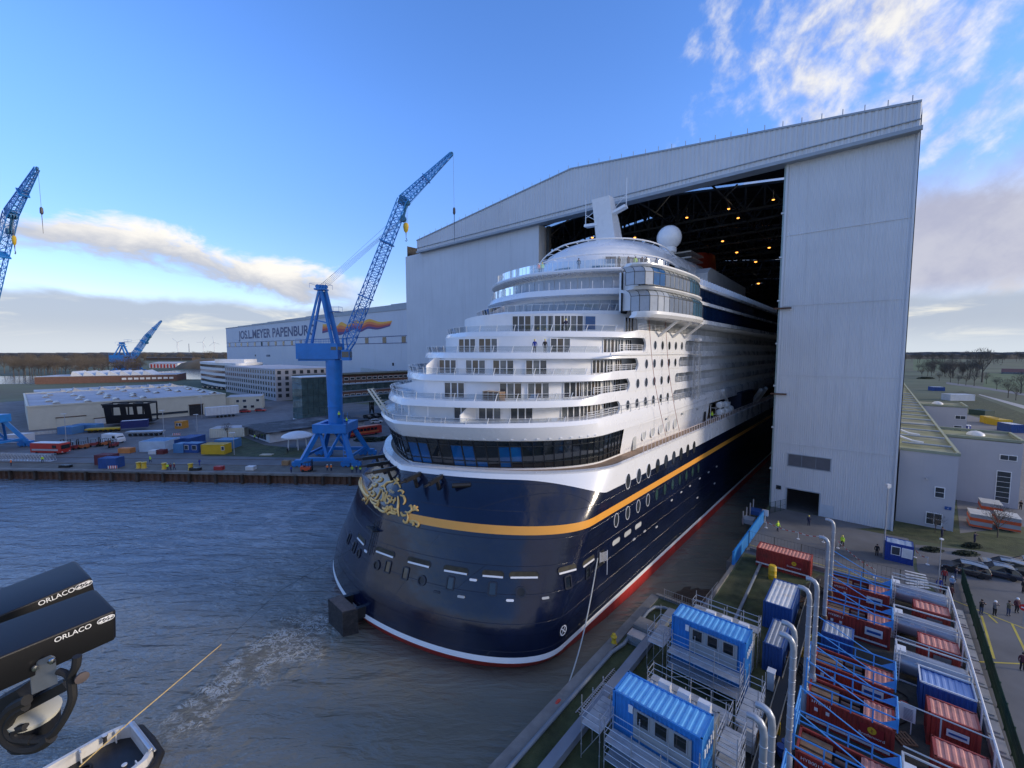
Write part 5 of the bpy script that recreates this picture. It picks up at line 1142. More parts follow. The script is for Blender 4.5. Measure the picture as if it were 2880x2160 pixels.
# curved banded office
t = thing('banded_office', 'curved office block with white bands and dark ribbon windows', 'office', G(620, 1095), 0)
cv = sm([tuple(G(567, 1083)), tuple(G(610, 1093)), tuple(G(660, 1099)), tuple(G(700, 1098))], 6); cv = [Vector((p[0], p[1], 0)) for p in cv]
off = Vector((-.25, 1, 0)).normalized()*34
for k in range(5):
    z = 4*k
    for nm, z0, z1, m_, ex in (('ribbon_window', z, z+2.1, WGL, .0), ('spandrel_band', z+2.1, z+4.0, WHTC, .9)):
        mb = MB(); fr = [p-off.normalized()*ex for p in cv]; mb.prism([p+UP*z0 for p in fr]+[p+off+UP*z0 for p in reversed(cv)], UP*(z1-z0)); mb.build(nm, m_, t)
mb = MB(); mb.box(cv[10]+off*.5+UP*21.2, (22, 16, 2.6)); mb.build('plant_room', WHTC, t)
# glass atrium tower
t = thing('glass_tower', 'greenish glass stair tower behind the big blue crane', 'tower', S(79.5, -134.5, 0), ROT)
AGL = mat('atrium_glass', (.10, .16, .16), .08, var=.35, scale=.35, spec=.9, metal=.2)
for r_ in range(7):
    for c in range(6): mb = MB(); mb.box(S(73+13*(c+.5)/6, -130, 1+16.8*(r_+.5)/7), (13/6.-.14, .1, 2.26), (A, B, UP)); mb.build('pane', AGL, t)
    for c in range(4): mb = MB(); mb.box(S(73, -139+9*(c+.5)/4, 1+16.8*(r_+.5)/7), (.1, 9/4.-.14, 2.26), (A, B, UP)); mb.build('pane', AGL, t)
prismbuilding(t, 'core', mat('atrium_core', (.16, .19, .19), .6), 73.3, 85.8, -139, -130.3, 0, 17.9); prismbuilding(t, 'roof_edge', WHTC, 72.8, 86.3, -139.4, -129.7, 17.8, 18.15); prismbuilding(t, 'plinth', WHTC, 72.9, 86.2, -139.2, -129.8, 0, 1.0)
t = thing('brick_office', 'long red brick office with white window strips behind the crane', 'office', S(150, -200, 0), ROT)
prismbuilding(t, 'wall', BRICK, 104, 205, -212, -196, 0, 14.5); prismbuilding(t, 'roof', GRN, 103, 206, -213, -195, 14.5, 15.0)
for r_ in range(4):
    for c in range(26): mb = MB(); mb.box(S(106+98*(c+.5)/26, -195.95, 2.3+3.3*r_), (2.9, .2, 1.7), (A, B, UP)); o = mb.build('window', MT['door_frame_white'], t); mb = MB(); mb.box(S(106+98*(c+.5)/26, -195.82, 2.3+3.3*r_), (2.5, .06, 1.3), (A, B, UP)); mb.build('pane', WGL, o)
for z, lab in ((11.0, 'upper glazed footbridge leading right from the glass tower'), (5.6, 'lower glazed footbridge leading right from the glass tower')):
    t = thing('footbridge', lab, 'footbridge', S(118, -133, z), ROT); prismbuilding(t, 'deck', GREYD, 86.5, 150, -135, -131, z, z+.4); prismbuilding(t, 'roof', mat('bridge_roof', (.20, .23, .23), .6), 86.5, 150, -135.2, -130.8, z+2.9, z+3.2)
    for k in range(24): mb = MB(); mb.box(S(87.8+2.62*k, -131.1, z+1.65), (2.5, .1, 2.4), (A, B, UP)); mb.build('pane', AGL, t)
    mb = MB()
    for s in (105, 128): 
        for a in (-1, 1): mb.bar(S(s+a, -133, 0), S(s-a, -133, z), .3); mb.bar(S(s+a, -133, 0), S(s+a, -133, z), .3)
    mb.build('support', STEELG, t)
t = thing('pavilion', 'low flat dark roofed pavilion with white walls by the lawn', 'pavilion', S(64, -109, 0), ROT)
prismbuilding(t, 'wall', WHTC, 50, 82, -118, -100, 0, 3.0); prismbuilding(t, 'roof', mat('black_felt', (.03, .03, .035), .7, var=.3, dirt=(.5, .52, .55), dscale=.12, damt=.5), 48.5, 83, -119.5, -98.5, 3.0, 3.5)
for k in range(7): mb = MB(); mb.box(S(49.95, -117+2.2*k, 1.6), (.12, 1.8, 2.2), (A, B, UP)); mb.build('window', WGL, t)
c0 = G(837, 1261); t = thing('round_canopy', 'white round shell canopy on thin slanted legs by the lawn', 'canopy', c0)
mb = MB(); mb.lathe([(4.1, 3.4), (4.2, 3.7), (3.6, 4.2), (2.2, 4.75), (.9, 4.98), (.05, 5.02)], c0, 28); mb.build('canopy_shell', WHTC, t, True)
for k in range(6): a = k*math.pi/3; mb = MB(); mb.tube(c0+Vector((2.8*math.cos(a), 2.8*math.sin(a), 0)), c0+Vector((2.5*math.cos(a), 2.5*math.sin(a), 3.6)), .13, .11, 8); mb.build('leg', WHTC, t)
# site offices
container('two storey cream site office behind the white trailer', G(637, 1157), G(737, 1152), 14, 6.6, CREAM, ROOFG, name='site_office', cat='site office', pitch=.6, windows=[(.28, .36, .62, .8), (.46, .56, .62, .8), (.84, .93, .62, .8), (.68, .78, .18, .36), (.47, .57, .18, .36)])
container('long beige cabin with grey roof beside the lawn', G(590, 1232), G(688, 1228), 6, 3.0, CREAM, ROOFG, name='site_cabin', cat='cabin', pitch=.5)
container('yellow site cabin with white framed window by the lawn', G(566, 1278), G(632, 1278), 3.0, 2.7, YEL, mat('ochre_roof', (.42, .30, .06), .6), name='site_cabin', cat='cabin', windows=[(.88, .985, .45, .8)])
container('orange cabin with a white window in the middle of the yard', G(492, 1206), G(513, 1206), 3, 2.7, mat('cabin_orange', (.55, .25, .03), .5), None, name='site_cabin', cat='cabin', windows=[(.2, .45, .4, .75), (.55, .85, .4, .75)])
container('pale blue and white double container near the waste skips', G(392, 1271), G(465, 1270), 6, 2.9, mat('pale_blue_panel', (.42, .52, .62), .5), LBLUE, windows=[])
for lab, u0, u1, v, m_, dp in (('dark blue container just right of the pale blue one', 466, 492, 1262, BLUEC, 6), ('blue container behind the small blue pair', 496, 538, 1256, BLUEC, 6), ('light blue container standing left of the blue cabin with pale doors', 488, 515, 1274, LBLUE, 3), ('light blue container beside the yellow cabin', 603, 655, 1262, LBLUE, 4), ('light blue container under the black hull section', 162, 203, 1222, LBLUE, 4), ('long light blue container left of the yellow trailer', 205, 270, 1214, LBLUE, 3), ('maroon container on the quay edge behind the blue one', 266, 312, 1308, mat('maroon', (.13, .03, .04), .6), 2.4), ('navy blue container nearest the quay edge', 277, 326, 1318, BLUEC, 2.4), ('white container left under the blue crane leg', 10, 58, 1246, WHTC, 4)):
    container(lab, G(u0, v), G(u1, v), dp, 2.5, m_)
container('navy cabin with two pale windows beside the yellow cabin', G(515, 1273), G(558, 1274), 3, 2.6, BLUEC, LBLUE, name='site_cabin', cat='cabin', windows=[(.12, .35, .35, .8), (.62, .88, .35, .8)], wm_=WHTC)
# black hull section with three openings on a yellow carrier
pa, pb = G(286, 1206), G(418, 1199); t = thing('hull_section', 'black steel ship section with three window openings on the yard', 'ship section', (pa+pb)/2); d_ = (pb-pa).normalized(); nn_ = Vector((-d_.y, d_.x, 0)); L_ = (pb-pa).length
BLK2 = mat('section_black', (.010, .010, .013), .5, var=.2); lean = nn_*-2.2
Pq = lambda x, z: pa+d_*(x*L_)+UP*z+nn_*4+lean*(z/9.)
for x0, x1, z0, z1 in ((0, 1, 1.2, 4.4), (-.02, 1, 7.4, 8.6), (0, .16, 4.4, 7.4), (.34, .46, 4.4, 7.4), (.62, .7, 4.4, 7.4), (.86, 1, 4.4, 7.4)): mb = MB(); mb.prism([Pq(x0, z0), Pq(x1, z0), Pq(x1, z1), Pq(x0, z1)], nn_*.5); mb.build('plate', BLK2, t)
for x in (-.02, .33, .66, .98): mb = MB(); mb.bar(Pq(x, 8.6), Pq(x, 8.2)+nn_*8, .5, .5); mb.bar(Pq(x, 8.4)+nn_*8, Pq(x, 1.2)+nn_*6, .4, .4); mb.build('frame_rib', BLK2, t)
mb = MB(); mb.prism([Pq(0, 1.2), Pq(1, 1.2), Pq(1, 1.2)+nn_*7, Pq(0, 1.2)+nn_*7], UP*.4); mb.bar(Pq(-.02, 8.5)+nn_*8, Pq(.98, 8.5)+nn_*8, .5); mb.build('floor_plate', BLK2, t)
def flatbed(label, p, q, m_, bedz=1.2, load=None):
    d_ = (q-p); L_ = d_.length; d_.normalize(); n_ = Vector((-d_.y, d_.x, 0)); c = (p+q)/2; t = thing('flatbed_trailer', label, 'trailer', c, math.atan2(d_.y, d_.x)); mb = MB(); mb.box(c+n_*1.3+UP*bedz, (L_, 2.6, .4), (d_, n_, UP)); mb.box(c+n_*1.3+UP*(bedz-.4), (L_*.9, 1.2, .4), (d_, n_, UP)); mb.build('bed', m_, t)
    for k in range(6):
        for w_ in (.3, 2.3): mb = MB(); mb.lathe([(.1, -.16), (.45, -.16), (.48, 0), (.45, .16), (.1, .16)], p+d_*(L_*(.12+.15*k))+n_*w_+UP*.48, 12, (d_, UP, n_)); mb.build('wheel', TYRE, t, True)
    return t
flatbed('long yellow low loader under the black hull section', G(238, 1219), G(338, 1214), YEL)
flatbed('grey flatbed trailer below the dark blue tarpaulin', G(352, 1228), G(452, 1226), SILV, 1.4)
container('dark blue tarpaulin trailer in front of the black hull section', G(340, 1214), G(417, 1208), 3, 2.6, mat('tarp_blue', (.02, .03, .14), .6), WHTC, name='covered_trailer', cat='trailer', z0=1.0)
# white box trailer
t = container('long white box trailer with faint lettering near the workshop', G(579, 1177), G(673, 1169), 3, 3.4, WHTC, None, name='box_trailer', cat='trailer', pitch=1.2, z0=1.1)
for k in range(5):
    p = G(610+11*k, 1176-k); mb = MB(); mb.lathe([(.1, -.16), (.5, -.16), (.52, 0), (.5, .16), (.1, .16)], p+UP*.52+Vector((0, .5, 0)), 12, (A, UP, B)); mb.build('wheel', TYRE, t, True)
# mooring drums on the quay
for k, (x, y) in enumerate(((1200, 1282), (1246, 1282), (1421, 1290), (1648, 1295))):
    p = G(*zq(x, y)); t = thing('quay_bollard', 'yellow mooring bollard on the far quay, %s' % ('leftmost of four', 'second from left', 'third from left beside the workers', 'rightmost of four')[k], 'bollard', p, 0, 'yellow bollards on the far quay')
    mb = MB(); mb.lathe([(.62, 0), (.5, .2), (.45, 1.3), (.58, 1.4), (.58, 1.55), (.3, 1.6)], p, 14); mb.build('drum', YEL, t, True); mb = MB(); mb.lathe([(.8, 0), (.8, .08)], p, 14); mb.build('base', CONC, t)
def crate(name, label, cat, u, v, size, m_, rz=0.0):
    p = G(u, v); t = thing(name, label, cat, p, rz); w, d, h = size
    for k in range(3): mb = MB(); mb.box(p+UP*(h*(k+.5)/3), (w, d, h/3-.04), rz=rz); mb.build('board', m_, t)
    mb = MB(); 
    for a in (-1, 1): mb.box(p+Matrix.Rotation(rz, 3, 'Z') @ Vector((a*w*.35, 0, h/2)), (.12, d+.06, h+.03), rz=rz)
    mb.build('batten', m_, t); return t
crate('steel_skip', 'red steel skip on the far quay right of the blue drum', 'skip', 617, 1321, (2.0, 1.1, .9), mat('skip_red', (.35, .03, .03), .5))
crate('timber_crate', 'brown timber crate on the quay road', 'crate', 805, 1307, (1.7, 1.2, 1.1), mat('timber', (.32, .20, .10), .8))
crate('tool_box', 'black tool box between the bollards on the far quay', 'tool box', 550, 1323, (2.4, 1.0, .7), BLACK)
crate('tool_box', 'black mooring gear box at the left end of the far quay', 'tool box', 185, 1314, (2.6, 1.0, .6), BLACK)
crate('pallet_stack', 'pile of white sacks and pallets on the far quay', 'pallet stack', 706, 1321, (1.9, 1.3, .9), WHTC)
crate('waste_skip', 'orange waste skip beside the pale blue container', 'skip', 357, 1273, (3.4, 1.8, 1.4), mat('skip_orange', (.55, .20, .05), .6))
crate('waste_skip', 'white round ended skip in front of the pale blue container', 'skip', 436, 1276, (2.4, 1.6, 1.1), WHTC)
crate('waste_skip', 'dark red skip right of the white skip', 'skip', 456, 1276, (2.0, 1.6, 1.2), mat('skip_dark_red', (.16, .03, .03), .6))
crate('timber_raft', 'pale timber panel lying on the lawn by the canopy', 'panel', 750, 1280, (3.2, 1.6, .25), mat('pale_timber', (.5, .45, .34), .8))
# barriers on the quay edge
for lab, u0, u1, v in (('red and white striped barrier board leaning on the navy container', 304, 330, 1320), ('red and white striped barrier near the orange cabin', 485, 508, 1226)):
    p, q = G(u0, v), G(u1, v-1); t = thing('barrier', lab, 'barrier', (p+q)/2); d_ = (q-p)
    for k in range(8): mb = MB(); mb.bar(p+d_*(k/8.)+UP*.5, p+d_*((k+1)/8.)+UP*.5, .06, .7); mb.build('stripe', mat('stripe_red', (.55, .05, .04), .5) if k % 2 else WHTC, t)
    mb = MB(); mb.bar(p, p+UP*.9, .08); mb.bar(q, q+UP*.9, .08); mb.build('post', SILV, t)
p, q = G(60, 1226), G(160, 1218); 
for k in range(9): a_ = p.lerp(q, k/9.); b_ = p.lerp(q, (k+.9)/9.); mb = MB(); mb.bar(a_+UP*.5, b_+UP*.5, .4, 1.0); mb.bar(a_+UP*.1, b_+UP*.1, .9, .2); o = mb.build('concrete_barrier', mat('barrier_pale', (.5, .48, .44), .8)); tag(o, 'pale concrete barrier block in the row in front of the workshop', 'barrier', 'barrier row before the workshop')
# lattice gangway lying on the quay at left
p, q = G(-40, 1293), G(152, 1297); t = thing('gangway', 'long grey lattice gangway lying on the quay in front of the fire engine', 'gangway', (p+q)/2); mb = MB(); d_ = (q-p).normalized(); lattice(mb, p+UP*.9, q+UP*.9, 1.7, 1.7, UP, Vector((-d_.y, d_.x, 0)), 22, 1.3, 1.3, .045); mb.build('truss', SILV, t); mb = MB(); mb.bar(p+UP*.1, q+UP*.1, 1.2, .08); mb.build('walkway', SILV, t)
# lamp posts
def lamppost(label, p, h, arm=.8):
    t = thing('lamp_post', label, 'lamp post', p); mb = MB(); mb.tube(p, p+UP*h, .11, .07, 8); mb.build('pole', SILV, t); mb = MB(); mb.box(p+UP*h+Vector((-arm/2, 0, .05)), (arm+.5, .35, .16)); mb.box(p+UP*(h+.12)+Vector((arm*.3, 0, 0)), (.6, .3, .2)); mb.build('lamp_head', WHTC, t)
for lab, u, v, h in (('tall twin lamp post before the workshop wall', 187, 1246, 9), ('lamp post right of the hull section', 462, 1232, 9), ('lamp post by the workshop gate', 568, 1176, 9), ('lamp post left of the yellow cabin', 659, 1279, 6), ('thin post at the lawn edge', 555, 1214, 6)): lamppost(lab, G(u, v), h)
# ------------------------------------------------------------------ vehicles
def wheel(t, c, r, ax, w=.24):
    n_, f = ax; mb = MB(); mb.lathe([(r*.62, -w/2), (r*.95, -w/2), (r, -w*.3), (r, w*.3), (r*.95, w/2), (r*.62, w/2)], c, 18, (f, UP, n_)); o = mb.build('wheel', TYRE, t, True)
    mb = MB(); mb.lathe([(.03, -w*.42), (r*.6, -w*.42), (r*.6, w*.42), (.03, w*.42)], c, 14, (f, UP, n_)); mb.build('rim', SILV, o, True)
def car(label, p, rz, m_, L=4.5, W=1.8, h=1.5, name='parked_car', estate=True, cat='car', group=None):
    """car heading along local +x"""
    t = thing(name, label, cat, p, rz, group); f = Vector((math.cos(rz), math.sin(rz), 0)); n_ = Vector((-f.y, f.x, 0)); P = Vector(p)
    Q = lambda x, y, z: P+f*x+n_*y+UP*z
    lo = [(-.5, .38, .94), (-.495, .68, .98), (-.48, .90, .98), (-.2, .96, 1.0), (.2, .96, 1.0), (.40, .90, .96), (.485, .76, .90), (.5, .42, .86)]
    mb = MB(); rows = []
    for k, (x, z, w) in enumerate(lo): rows.append([Q(x*L, -W/2*w*.94, z*h/1.45), Q(x*L, -W/2*w, (z-.12)*h/1.45), Q(x*L, -W/2*w, .3), Q(x*L, W/2*w, .3), Q(x*L, W/2*w, (z-.12)*h/1.45), Q(x*L, W/2*w*.94, z*h/1.45)])
    mb.grid(rows, True); mb.poly(rows[0]); mb.poly(rows[-1]); mb.build('body', m_, t, True, angle=35)
    gx = [(-.485, .86), (-.44 if estate else -.34, 1.38), (-.12, 1.50), (.09, 1.45), (.25, .92)]
    mb = MB(); rows = []
    for x, z in gx: w = .98 if z < 1 else .86; rows.append([Q(x*L, -W/2*w, z*h/1.45), Q(x*L, W/2*w, z*h/1.45)])
    base = [[Q(x*L, -W/2*.97, .88*h/1.45), Q(x*L, W/2*.97, .88*h/1.45)] for x, z in gx]
    for k in range(4): mb.quad(rows[k][0], rows[k+1][0], base[k+1][0], base[k][0]); mb.quad(rows[k][1], rows[k+1][1], base[k+1][1], base[k][1])
    mb.quad(rows[0][0], rows[0][1], rows[1][1], rows[1][0]); mb.quad(rows[3][0], rows[3][1], rows[4][1], rows[4][0]); mb.build('glazing', DGLASS, t)
    mb = MB(); rr = [[Q(x*L, -W/2*.88, z*h/1.45+.02), Q(x*L, 0, z*h/1.45+.07), Q(x*L, W/2*.88, z*h/1.45+.02)] for x, z in gx[1:4]]; mb.grid(rr)
    for x0, z0, x1, z1 in ((gx[0][0], .87, gx[1][0], gx[1][1]), (gx[3][0], gx[3][1], gx[4][0], .92)):
        for sd in (-1, 1): mb.bar(Q(x0*L, sd*W/2*(.97 if z0 < 1 else .8), z0*h/1.45), Q(x1*L, sd*W/2*(.97 if z1 < 1 else .8), z1*h/1.45), .07)
    for sd in (-1, 1): mb.bar(Q(-.12*L, sd*W/2*.8, 1.42*h/1.45), Q(-.14*L, sd*W/2*.97, .9), .06)
    mb.build('roof', m_, t, True)
    mb = MB(); [mb.bar(Q(-.38*L, sd*W*.39, 1.50*h/1.45+.05), Q(.06*L, sd*W*.39, 1.50*h/1.45+.05), .05) for sd in (-1, 1)]; mb.build('roof_rails', SILV, t)
    for x in (-.30, .31):
        for sd in (-1, 1): wheel(t, Q(x*L, sd*(W/2-.1), .32), .32, (n_, f))
    for sd in (-1, 1):
        mb = MB(); mb.box(Q(.475*L, sd*W*.36, .62), (.12, .34, .14), (f, n_, UP)); mb.build('headlight', WHTC, t); mb = MB(); mb.box(Q(-.488*L, sd*W*.38, .75), (.08, .3, .14), (f, n_, UP)); mb.build('tail_light', mat('tail_red', (.3, .01, .01), .3), t)
    return t
def boxvehicle(name, label, cat, p, rz, L, W, h, m_, cabL=1.6, stripe=None, winrow=False, split=.0, roofm=None):
    t = thing(name, label, cat, p, rz); f = Vector((math.cos(rz), math.sin(rz), 0)); n_ = Vector((-f.y, f.x, 0)); P = Vector(p); Q = lambda x, y, z: P+f*x+n_*y+UP*z
    mb = MB(); prof = [(-L/2, .45), (-L/2, h-.1), (-L/2+.12, h), (L/2-cabL*.55, h), (L/2-cabL*.2, h*.62), (L/2-.05, h*.48), (L/2, .5)] if split == 0 else [(-L/2, .5), (-L/2, h-.05), (-L/2+.1, h), (L/2-.15, h), (L/2, h-.3), (L/2, .5)]
    mb.prism([Q(x, -W/2, z) for x, z in prof], n_*W); mb.build('body', m_, t)
    if roofm: mb = MB(); mb.box(Q(-.1, 0, h+.03), (L*.9, W*.92, .08), (f, n_, UP)); mb.build('roof', roofm, t)
    for sd in (-1, 1):
        xs = [L/2-cabL*.85] if not winrow else [-L/2+1.0+k*1.25 for k in range(int((L-1.4)/1.25))]
        for x in xs: mb = MB(); mb.box(Q(x, sd*(W/2+.005), h*.7), (1.0 if winrow else cabL*.55, .05, h*.28), (f, n_, UP)); mb.build('side_window', DGLASS, t)
        if stripe: mb = MB(); mb.box(Q(-.2, sd*(W/2+.004), h*.42), (L*.86, .04, h*.16), (f, n_, UP)); mb.build('stripe', stripe, t)
        for x in (-L*.3, L*.32): wheel(t, Q(x, sd*(W/2-.12), .42), .42, (n_, f))
        mb = MB(); mb.box(Q(L/2-.02, sd*W*.36, .75), (.1, .3, .2), (f, n_, UP)); mb.build('headlight', WHTC, t)
    mb = MB()
    if split == 0: mb.quad(Q(L/2-cabL*.52, -W*.42, h*.94), Q(L/2-cabL*.52, W*.42, h*.94), Q(L/2-cabL*.22, W*.45, h*.66), Q(L/2-cabL*.22, -W*.45, h*.66))
    else: mb.box(Q(L/2+.01, 0, h*.66), (.05, W*.86, h*.36), (f, n_, UP))
    mb.build('windscreen', DGLASS, t); return t
FRED = mat('fire_red', (.42, .03, .02), .4)
boxvehicle('fire_engine', 'red and white fire engine on the far quay under the blue crane', 'fire engine', G(128, 1279)+Vector((0, 1.4, 0)), R(-4), 9.0, 2.5, 3.1, FRED, 2.2, SILV, False, 1, WHTC)
boxvehicle('delivery_van', 'white van with red bonnet edge parked in the middle of the yard', 'van', G(312, 1247)+Vector((0, 1, 0)), R(-12), 6.4, 2.2, 2.8, WHTC, 2.0, None, False, 0)
boxvehicle('bus', 'red and orange bus behind the blue crane', 'bus', S(75, -88.6, 0), ROT-R(5), 12, 2.5, 3.1, FRED, 2, mat('bus_orange', (.6, .16, .05), .4), True, 1, mat('bus_orange', (.6, .16, .05), .4))
def forklift(label, p, rz, m_):
    t = thing('forklift', label, 'forklift', p, rz); f = Vector((math.cos(rz), math.sin(rz), 0)); n_ = Vector((-f.y, f.x, 0)); Q = lambda x, y, z: p+f*x+n_*y+UP*z
    mb = MB(); mb.box(Q(-.3, 0, .75), (2.2, 1.2, .8), (f, n_, UP)); mb.box(Q(-1.1, 0, 1.0), (.7, 1.15, .7), (f, n_, UP)); mb.build('chassis', m_, t)
    mb = MB()
    for a in (-.7, .5):
        for b in (-.5, .5): mb.bar(Q(a, b, 1.1), Q(a*.8, b, 2.2), .08)
    mb.box(Q(-.1, 0, 2.22), (1.3, 1.1, .08), (f, n_, UP)); mb.build('cage', BLACK, t); mb = MB()
    for b in (-.35, .35): mb.bar(Q(1.0, b, .1), Q(1.0, b, 2.9), .12); mb.bar(Q(1.0, b, .12), Q(2.1, b, .12), .12, .05)
    mb.bar(Q(1.0, -.4, 2.8), Q(1.0, .4, 2.8), .1); mb.build('mast', BLACK, t)
    for a in (-.9, .6):
        for b in (-.55, .55): wheel(t, Q(a, b, .33), .33, (n_, f))
forklift('orange red forklift on the quay below the blue crane', G(862, 1328)+Vector((0, .6, 0)), R(5), mat('fork_red', (.5, .07, .02), .5))
for k, (u, v) in enumerate(((180, 1265), (205, 1264), (232, 1262), (262, 1256), (292, 1254), (318, 1258))): forklift('small red loader in the row of machines before the white van, %s' % ('leftmost', 'second from left', 'third from left', 'fourth from left', 'fifth from left', 'nearest the van bonnet')[k], G(u, v), R(150+25*k), mat('loader_red', (.25, .04, .04), .6) if k % 2 else mat('loader_orange', (.40, .12, .04), .6))
car('white car parked behind the blue crane', S(92, -108, 0), R(20), WHTC); car('silver blue car parked behind the crane column', S(82, -112, 0), R(60), mat('car_paleblue', (.3, .38, .45), .3))
for k in range(5): car('dark car in the row parked under the footbridges', S(96+3.2*k, -121, 0), R(-30), BLACK, group='cars under the footbridges')
car('red car parked by the cream site office, left of two', G(690, 1160), R(10), FRED); car('red car parked by the cream site office, right of two', G(733, 1157), R(10), FRED)
for k in range(9): car('dark car in the distant row before the banded office', G(575+13*k, 1091+1.2*k), R(-35), BLACK, group='cars before the banded office')
# ================================================================== RIGHT YARD
zr3 = lambda x, y: (2060+x/2.6976, 1260+y/2.6976); zr5 = lambda x, y: (2080+x/2.765, 1620+y/2.765); zr6 = lambda x, y: (2440+x/2.765, 900+y/2.765)
zE = lambda x, y: (1620+x/4.096, 1650+y/4.096); zd4 = lambda x, y: (1400+x/3.072, 1620+y/3.072)
RENDER = mat('grey_render', (.40, .40, .43), .75, var=.03, scale=.2, streak=.08)
MOSS = mat('mossy_roof', (.17, .18, .10), .9, var=.3, scale=.12, dirt=(.42, .42, .42), dscale=.10, damt=.8)
COPE = mat('coping_green', (.24, .27, .20), .7)
t = thing('annex_building', 'long grey rendered annex with mossy flat roof right of the hall', 'annex', S(150, 50, 0), ROT)
prismbuilding(t, 'wall', RENDER, 94, 330, 44.9, 51.6, 0, 12.0); prismbuilding(t, 'wall', RENDER, 115, 126, 51.6, 61.6, 0, 11.8); prismbuilding(t, 'wall', RENDER, 178, 192, 51.6, 61.6, 0, 11.8); prismbuilding(t, 'roof', MOSS, 94.2, 330, 44.9, 51.4, 12.0, 12.1); prismbuilding(t, 'roof', MOSS, 115.2, 125.8, 51.6, 61.4, 11.8, 11.9); prismbuilding(t, 'roof', MOSS, 178.2, 191.8, 51.6, 61.4, 11.8, 11.9)
for q in ((93.9, 94.3, 44.9, 51.7), (94, 330, 51.4, 51.8), (114.9, 115.3, 51.6, 61.8), (125.7, 126.1, 51.6, 61.8), (115, 126, 61.4, 61.8), (177.9, 178.3, 51.6, 61.8), (178, 192, 61.4, 61.8)): prismbuilding(t, 'parapet', COPE, *q, 11.95, 12.4)
for k in range(14): s = 99+9*k; mb = MB(); mb.tube(S(s, 45.2, 12.5), S(s, 51.2, 12.5), .16, .16, 8); mb.build('roof_pipe', GREYD, t)
for k in range(2): s = 100+9*k; mb = MB(); mb.path([S(s, 44.8, 13.4), S(s+.4, 46.5, 12.7), S(s+.5, 48, 12.5)], .2, 6); mb.build('roof_pipe', WHTC, t)
def onA(u, v, s): q = PLN(u, v, S(s, 0, 0), A); return q.dot(B)+41.5, q.z
def wallwin(t, s, u0, v0, u1, v1, m_=WGL, bars=(1, 1), name='window'):
    b0, z1 = onA(u0, v0, s); b1, z0 = onA(u1, v1, s); mb = MB(); c = S(s-.04, (b0+b1)/2, (z0+z1)/2); mb.box(c, (.12, b1-b0+.14, z1-z0+.14), (A, B, UP)); o = mb.build(name, MT['door_frame_white'], t)
    for i in range(bars[0]):
        for j in range(bars[1]): mb = MB(); w_, h_ = (b1-b0)/bars[0], (z1-z0)/bars[1]; mb.box(S(s-.11, b0+w_*(i+.5), z0+h_*(j+.5)), (.05, w_-.08, h_-.08), (A, B, UP)); mb.build('pane', m_, o)
wallwin(t, 94, *zr6(527, 1297), *zr6(594, 1385), bars=(1, 2)); wallwin(t, 94, *zr6(458, 1492), *zr6(573, 1600), bars=(2, 2), name='entrance_door'); wallwin(t, 115, *zr6(1032, 1046), *zr6(1160, 1098), bars=(2, 1)); wallwin(t, 115, *zr6(1008, 1172), *zr6(1096, 1425), bars=(1, 6)); wallwin(t, 178, *zr6(683, 742), *zr6(762, 774), bars=(2, 1)); wallwin(t, 178, *zr6(672, 820), *zr6(730, 866), bars=(1, 3))
b_, z_ = onA(*zr6(625, 1463), 94); mb = MB(); mb.box(S(93.9, b_, z_), (.06, .75, .5), (A, B, UP)); mb.build('door_sign', BLUEC, t); textmesh('6', WHTC, (S(93.86, b_, z_-.02), B, UP, -A), .22, t, 'sign_digit', .01)
b_, z_ = onA(*zr6(460, 1228), 94); mb = MB(); mb.box(S(93.6, b_, z_), (.7, .25, .18), (A, B, UP)); mb.build('wall_lamp', SILV, t)
for s, b in ((121, 56.5), (186, 56)): mb = MB(); mb.lathe([(1.3, 0), (1.2, .35), (.7, .7), (.05, .85)], S(s, b, 11.9), 16); mb.build('roof_dome', WHTC, t, True)
# guard box and neighbours
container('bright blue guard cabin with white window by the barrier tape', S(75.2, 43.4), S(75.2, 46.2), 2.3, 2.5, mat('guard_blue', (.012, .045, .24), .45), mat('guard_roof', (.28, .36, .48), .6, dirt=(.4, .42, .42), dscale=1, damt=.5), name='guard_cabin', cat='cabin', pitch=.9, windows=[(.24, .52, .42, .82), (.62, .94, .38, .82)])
for o in bpy.data.objects:
    if o.name.startswith('pane') and o.parent and o.parent.parent and o.parent.parent.name == 'guard_cabin': last = o
last.data.materials[0] = WHTC
c1_ = container('red generator container with white stripe standing alone on the grass', S(62.2, 30.5), S(62.2, 36.4), 2.3, 2.4, REDC, SALM)
def signboard(t, c, w, h, xd, n_, kind):
    mb = MB(); mb.box(c, (w, .03, h), (xd, n_, UP)); o = mb.build('sign_panel', mat('sign_red', (.24, .02, .02), .5) if kind == 'logo' else WHTC, t); f = c-n_*.03
    if kind == 'logo':
        mb = MB(); mb.lathe([(.02, 0), (h*.26, 0), (h*.26, .02)], f+UP*h*.22, 16, (xd, UP, -n_)); mb.build('emblem', YEL, o); mb = MB(); mb.prism([f-n_*.025+UP*h*.22+xd*x+UP*y for x, y in ((-.05, .16), (.1, .02), (.0, .02), (.06, -.16), (-.1, -.02), (0, -.02))], -n_*.01); mb.build('emblem_bolt', REDC, o)
        textmesh('Bredenoord', WHTC, (f-UP*h*.24, xd, UP, -n_), h*.22, o, 'sign_text', .02)
    else:
        mb = MB(); mb.box(f, (w*.8, .02, h*.32), (xd, n_, UP)); mb.build('sign_band', BLUEC, o)
signboard(c1_, S(62.1, 34.7, 1.35), 1.9, 1.0, B, A, 'logo'); mb = MB(); mb.box(S(62.1, 33.4, .5), (.03, 5.8, .18), (A, B, UP)); mb.build('white_stripe', WHTC, c1_)
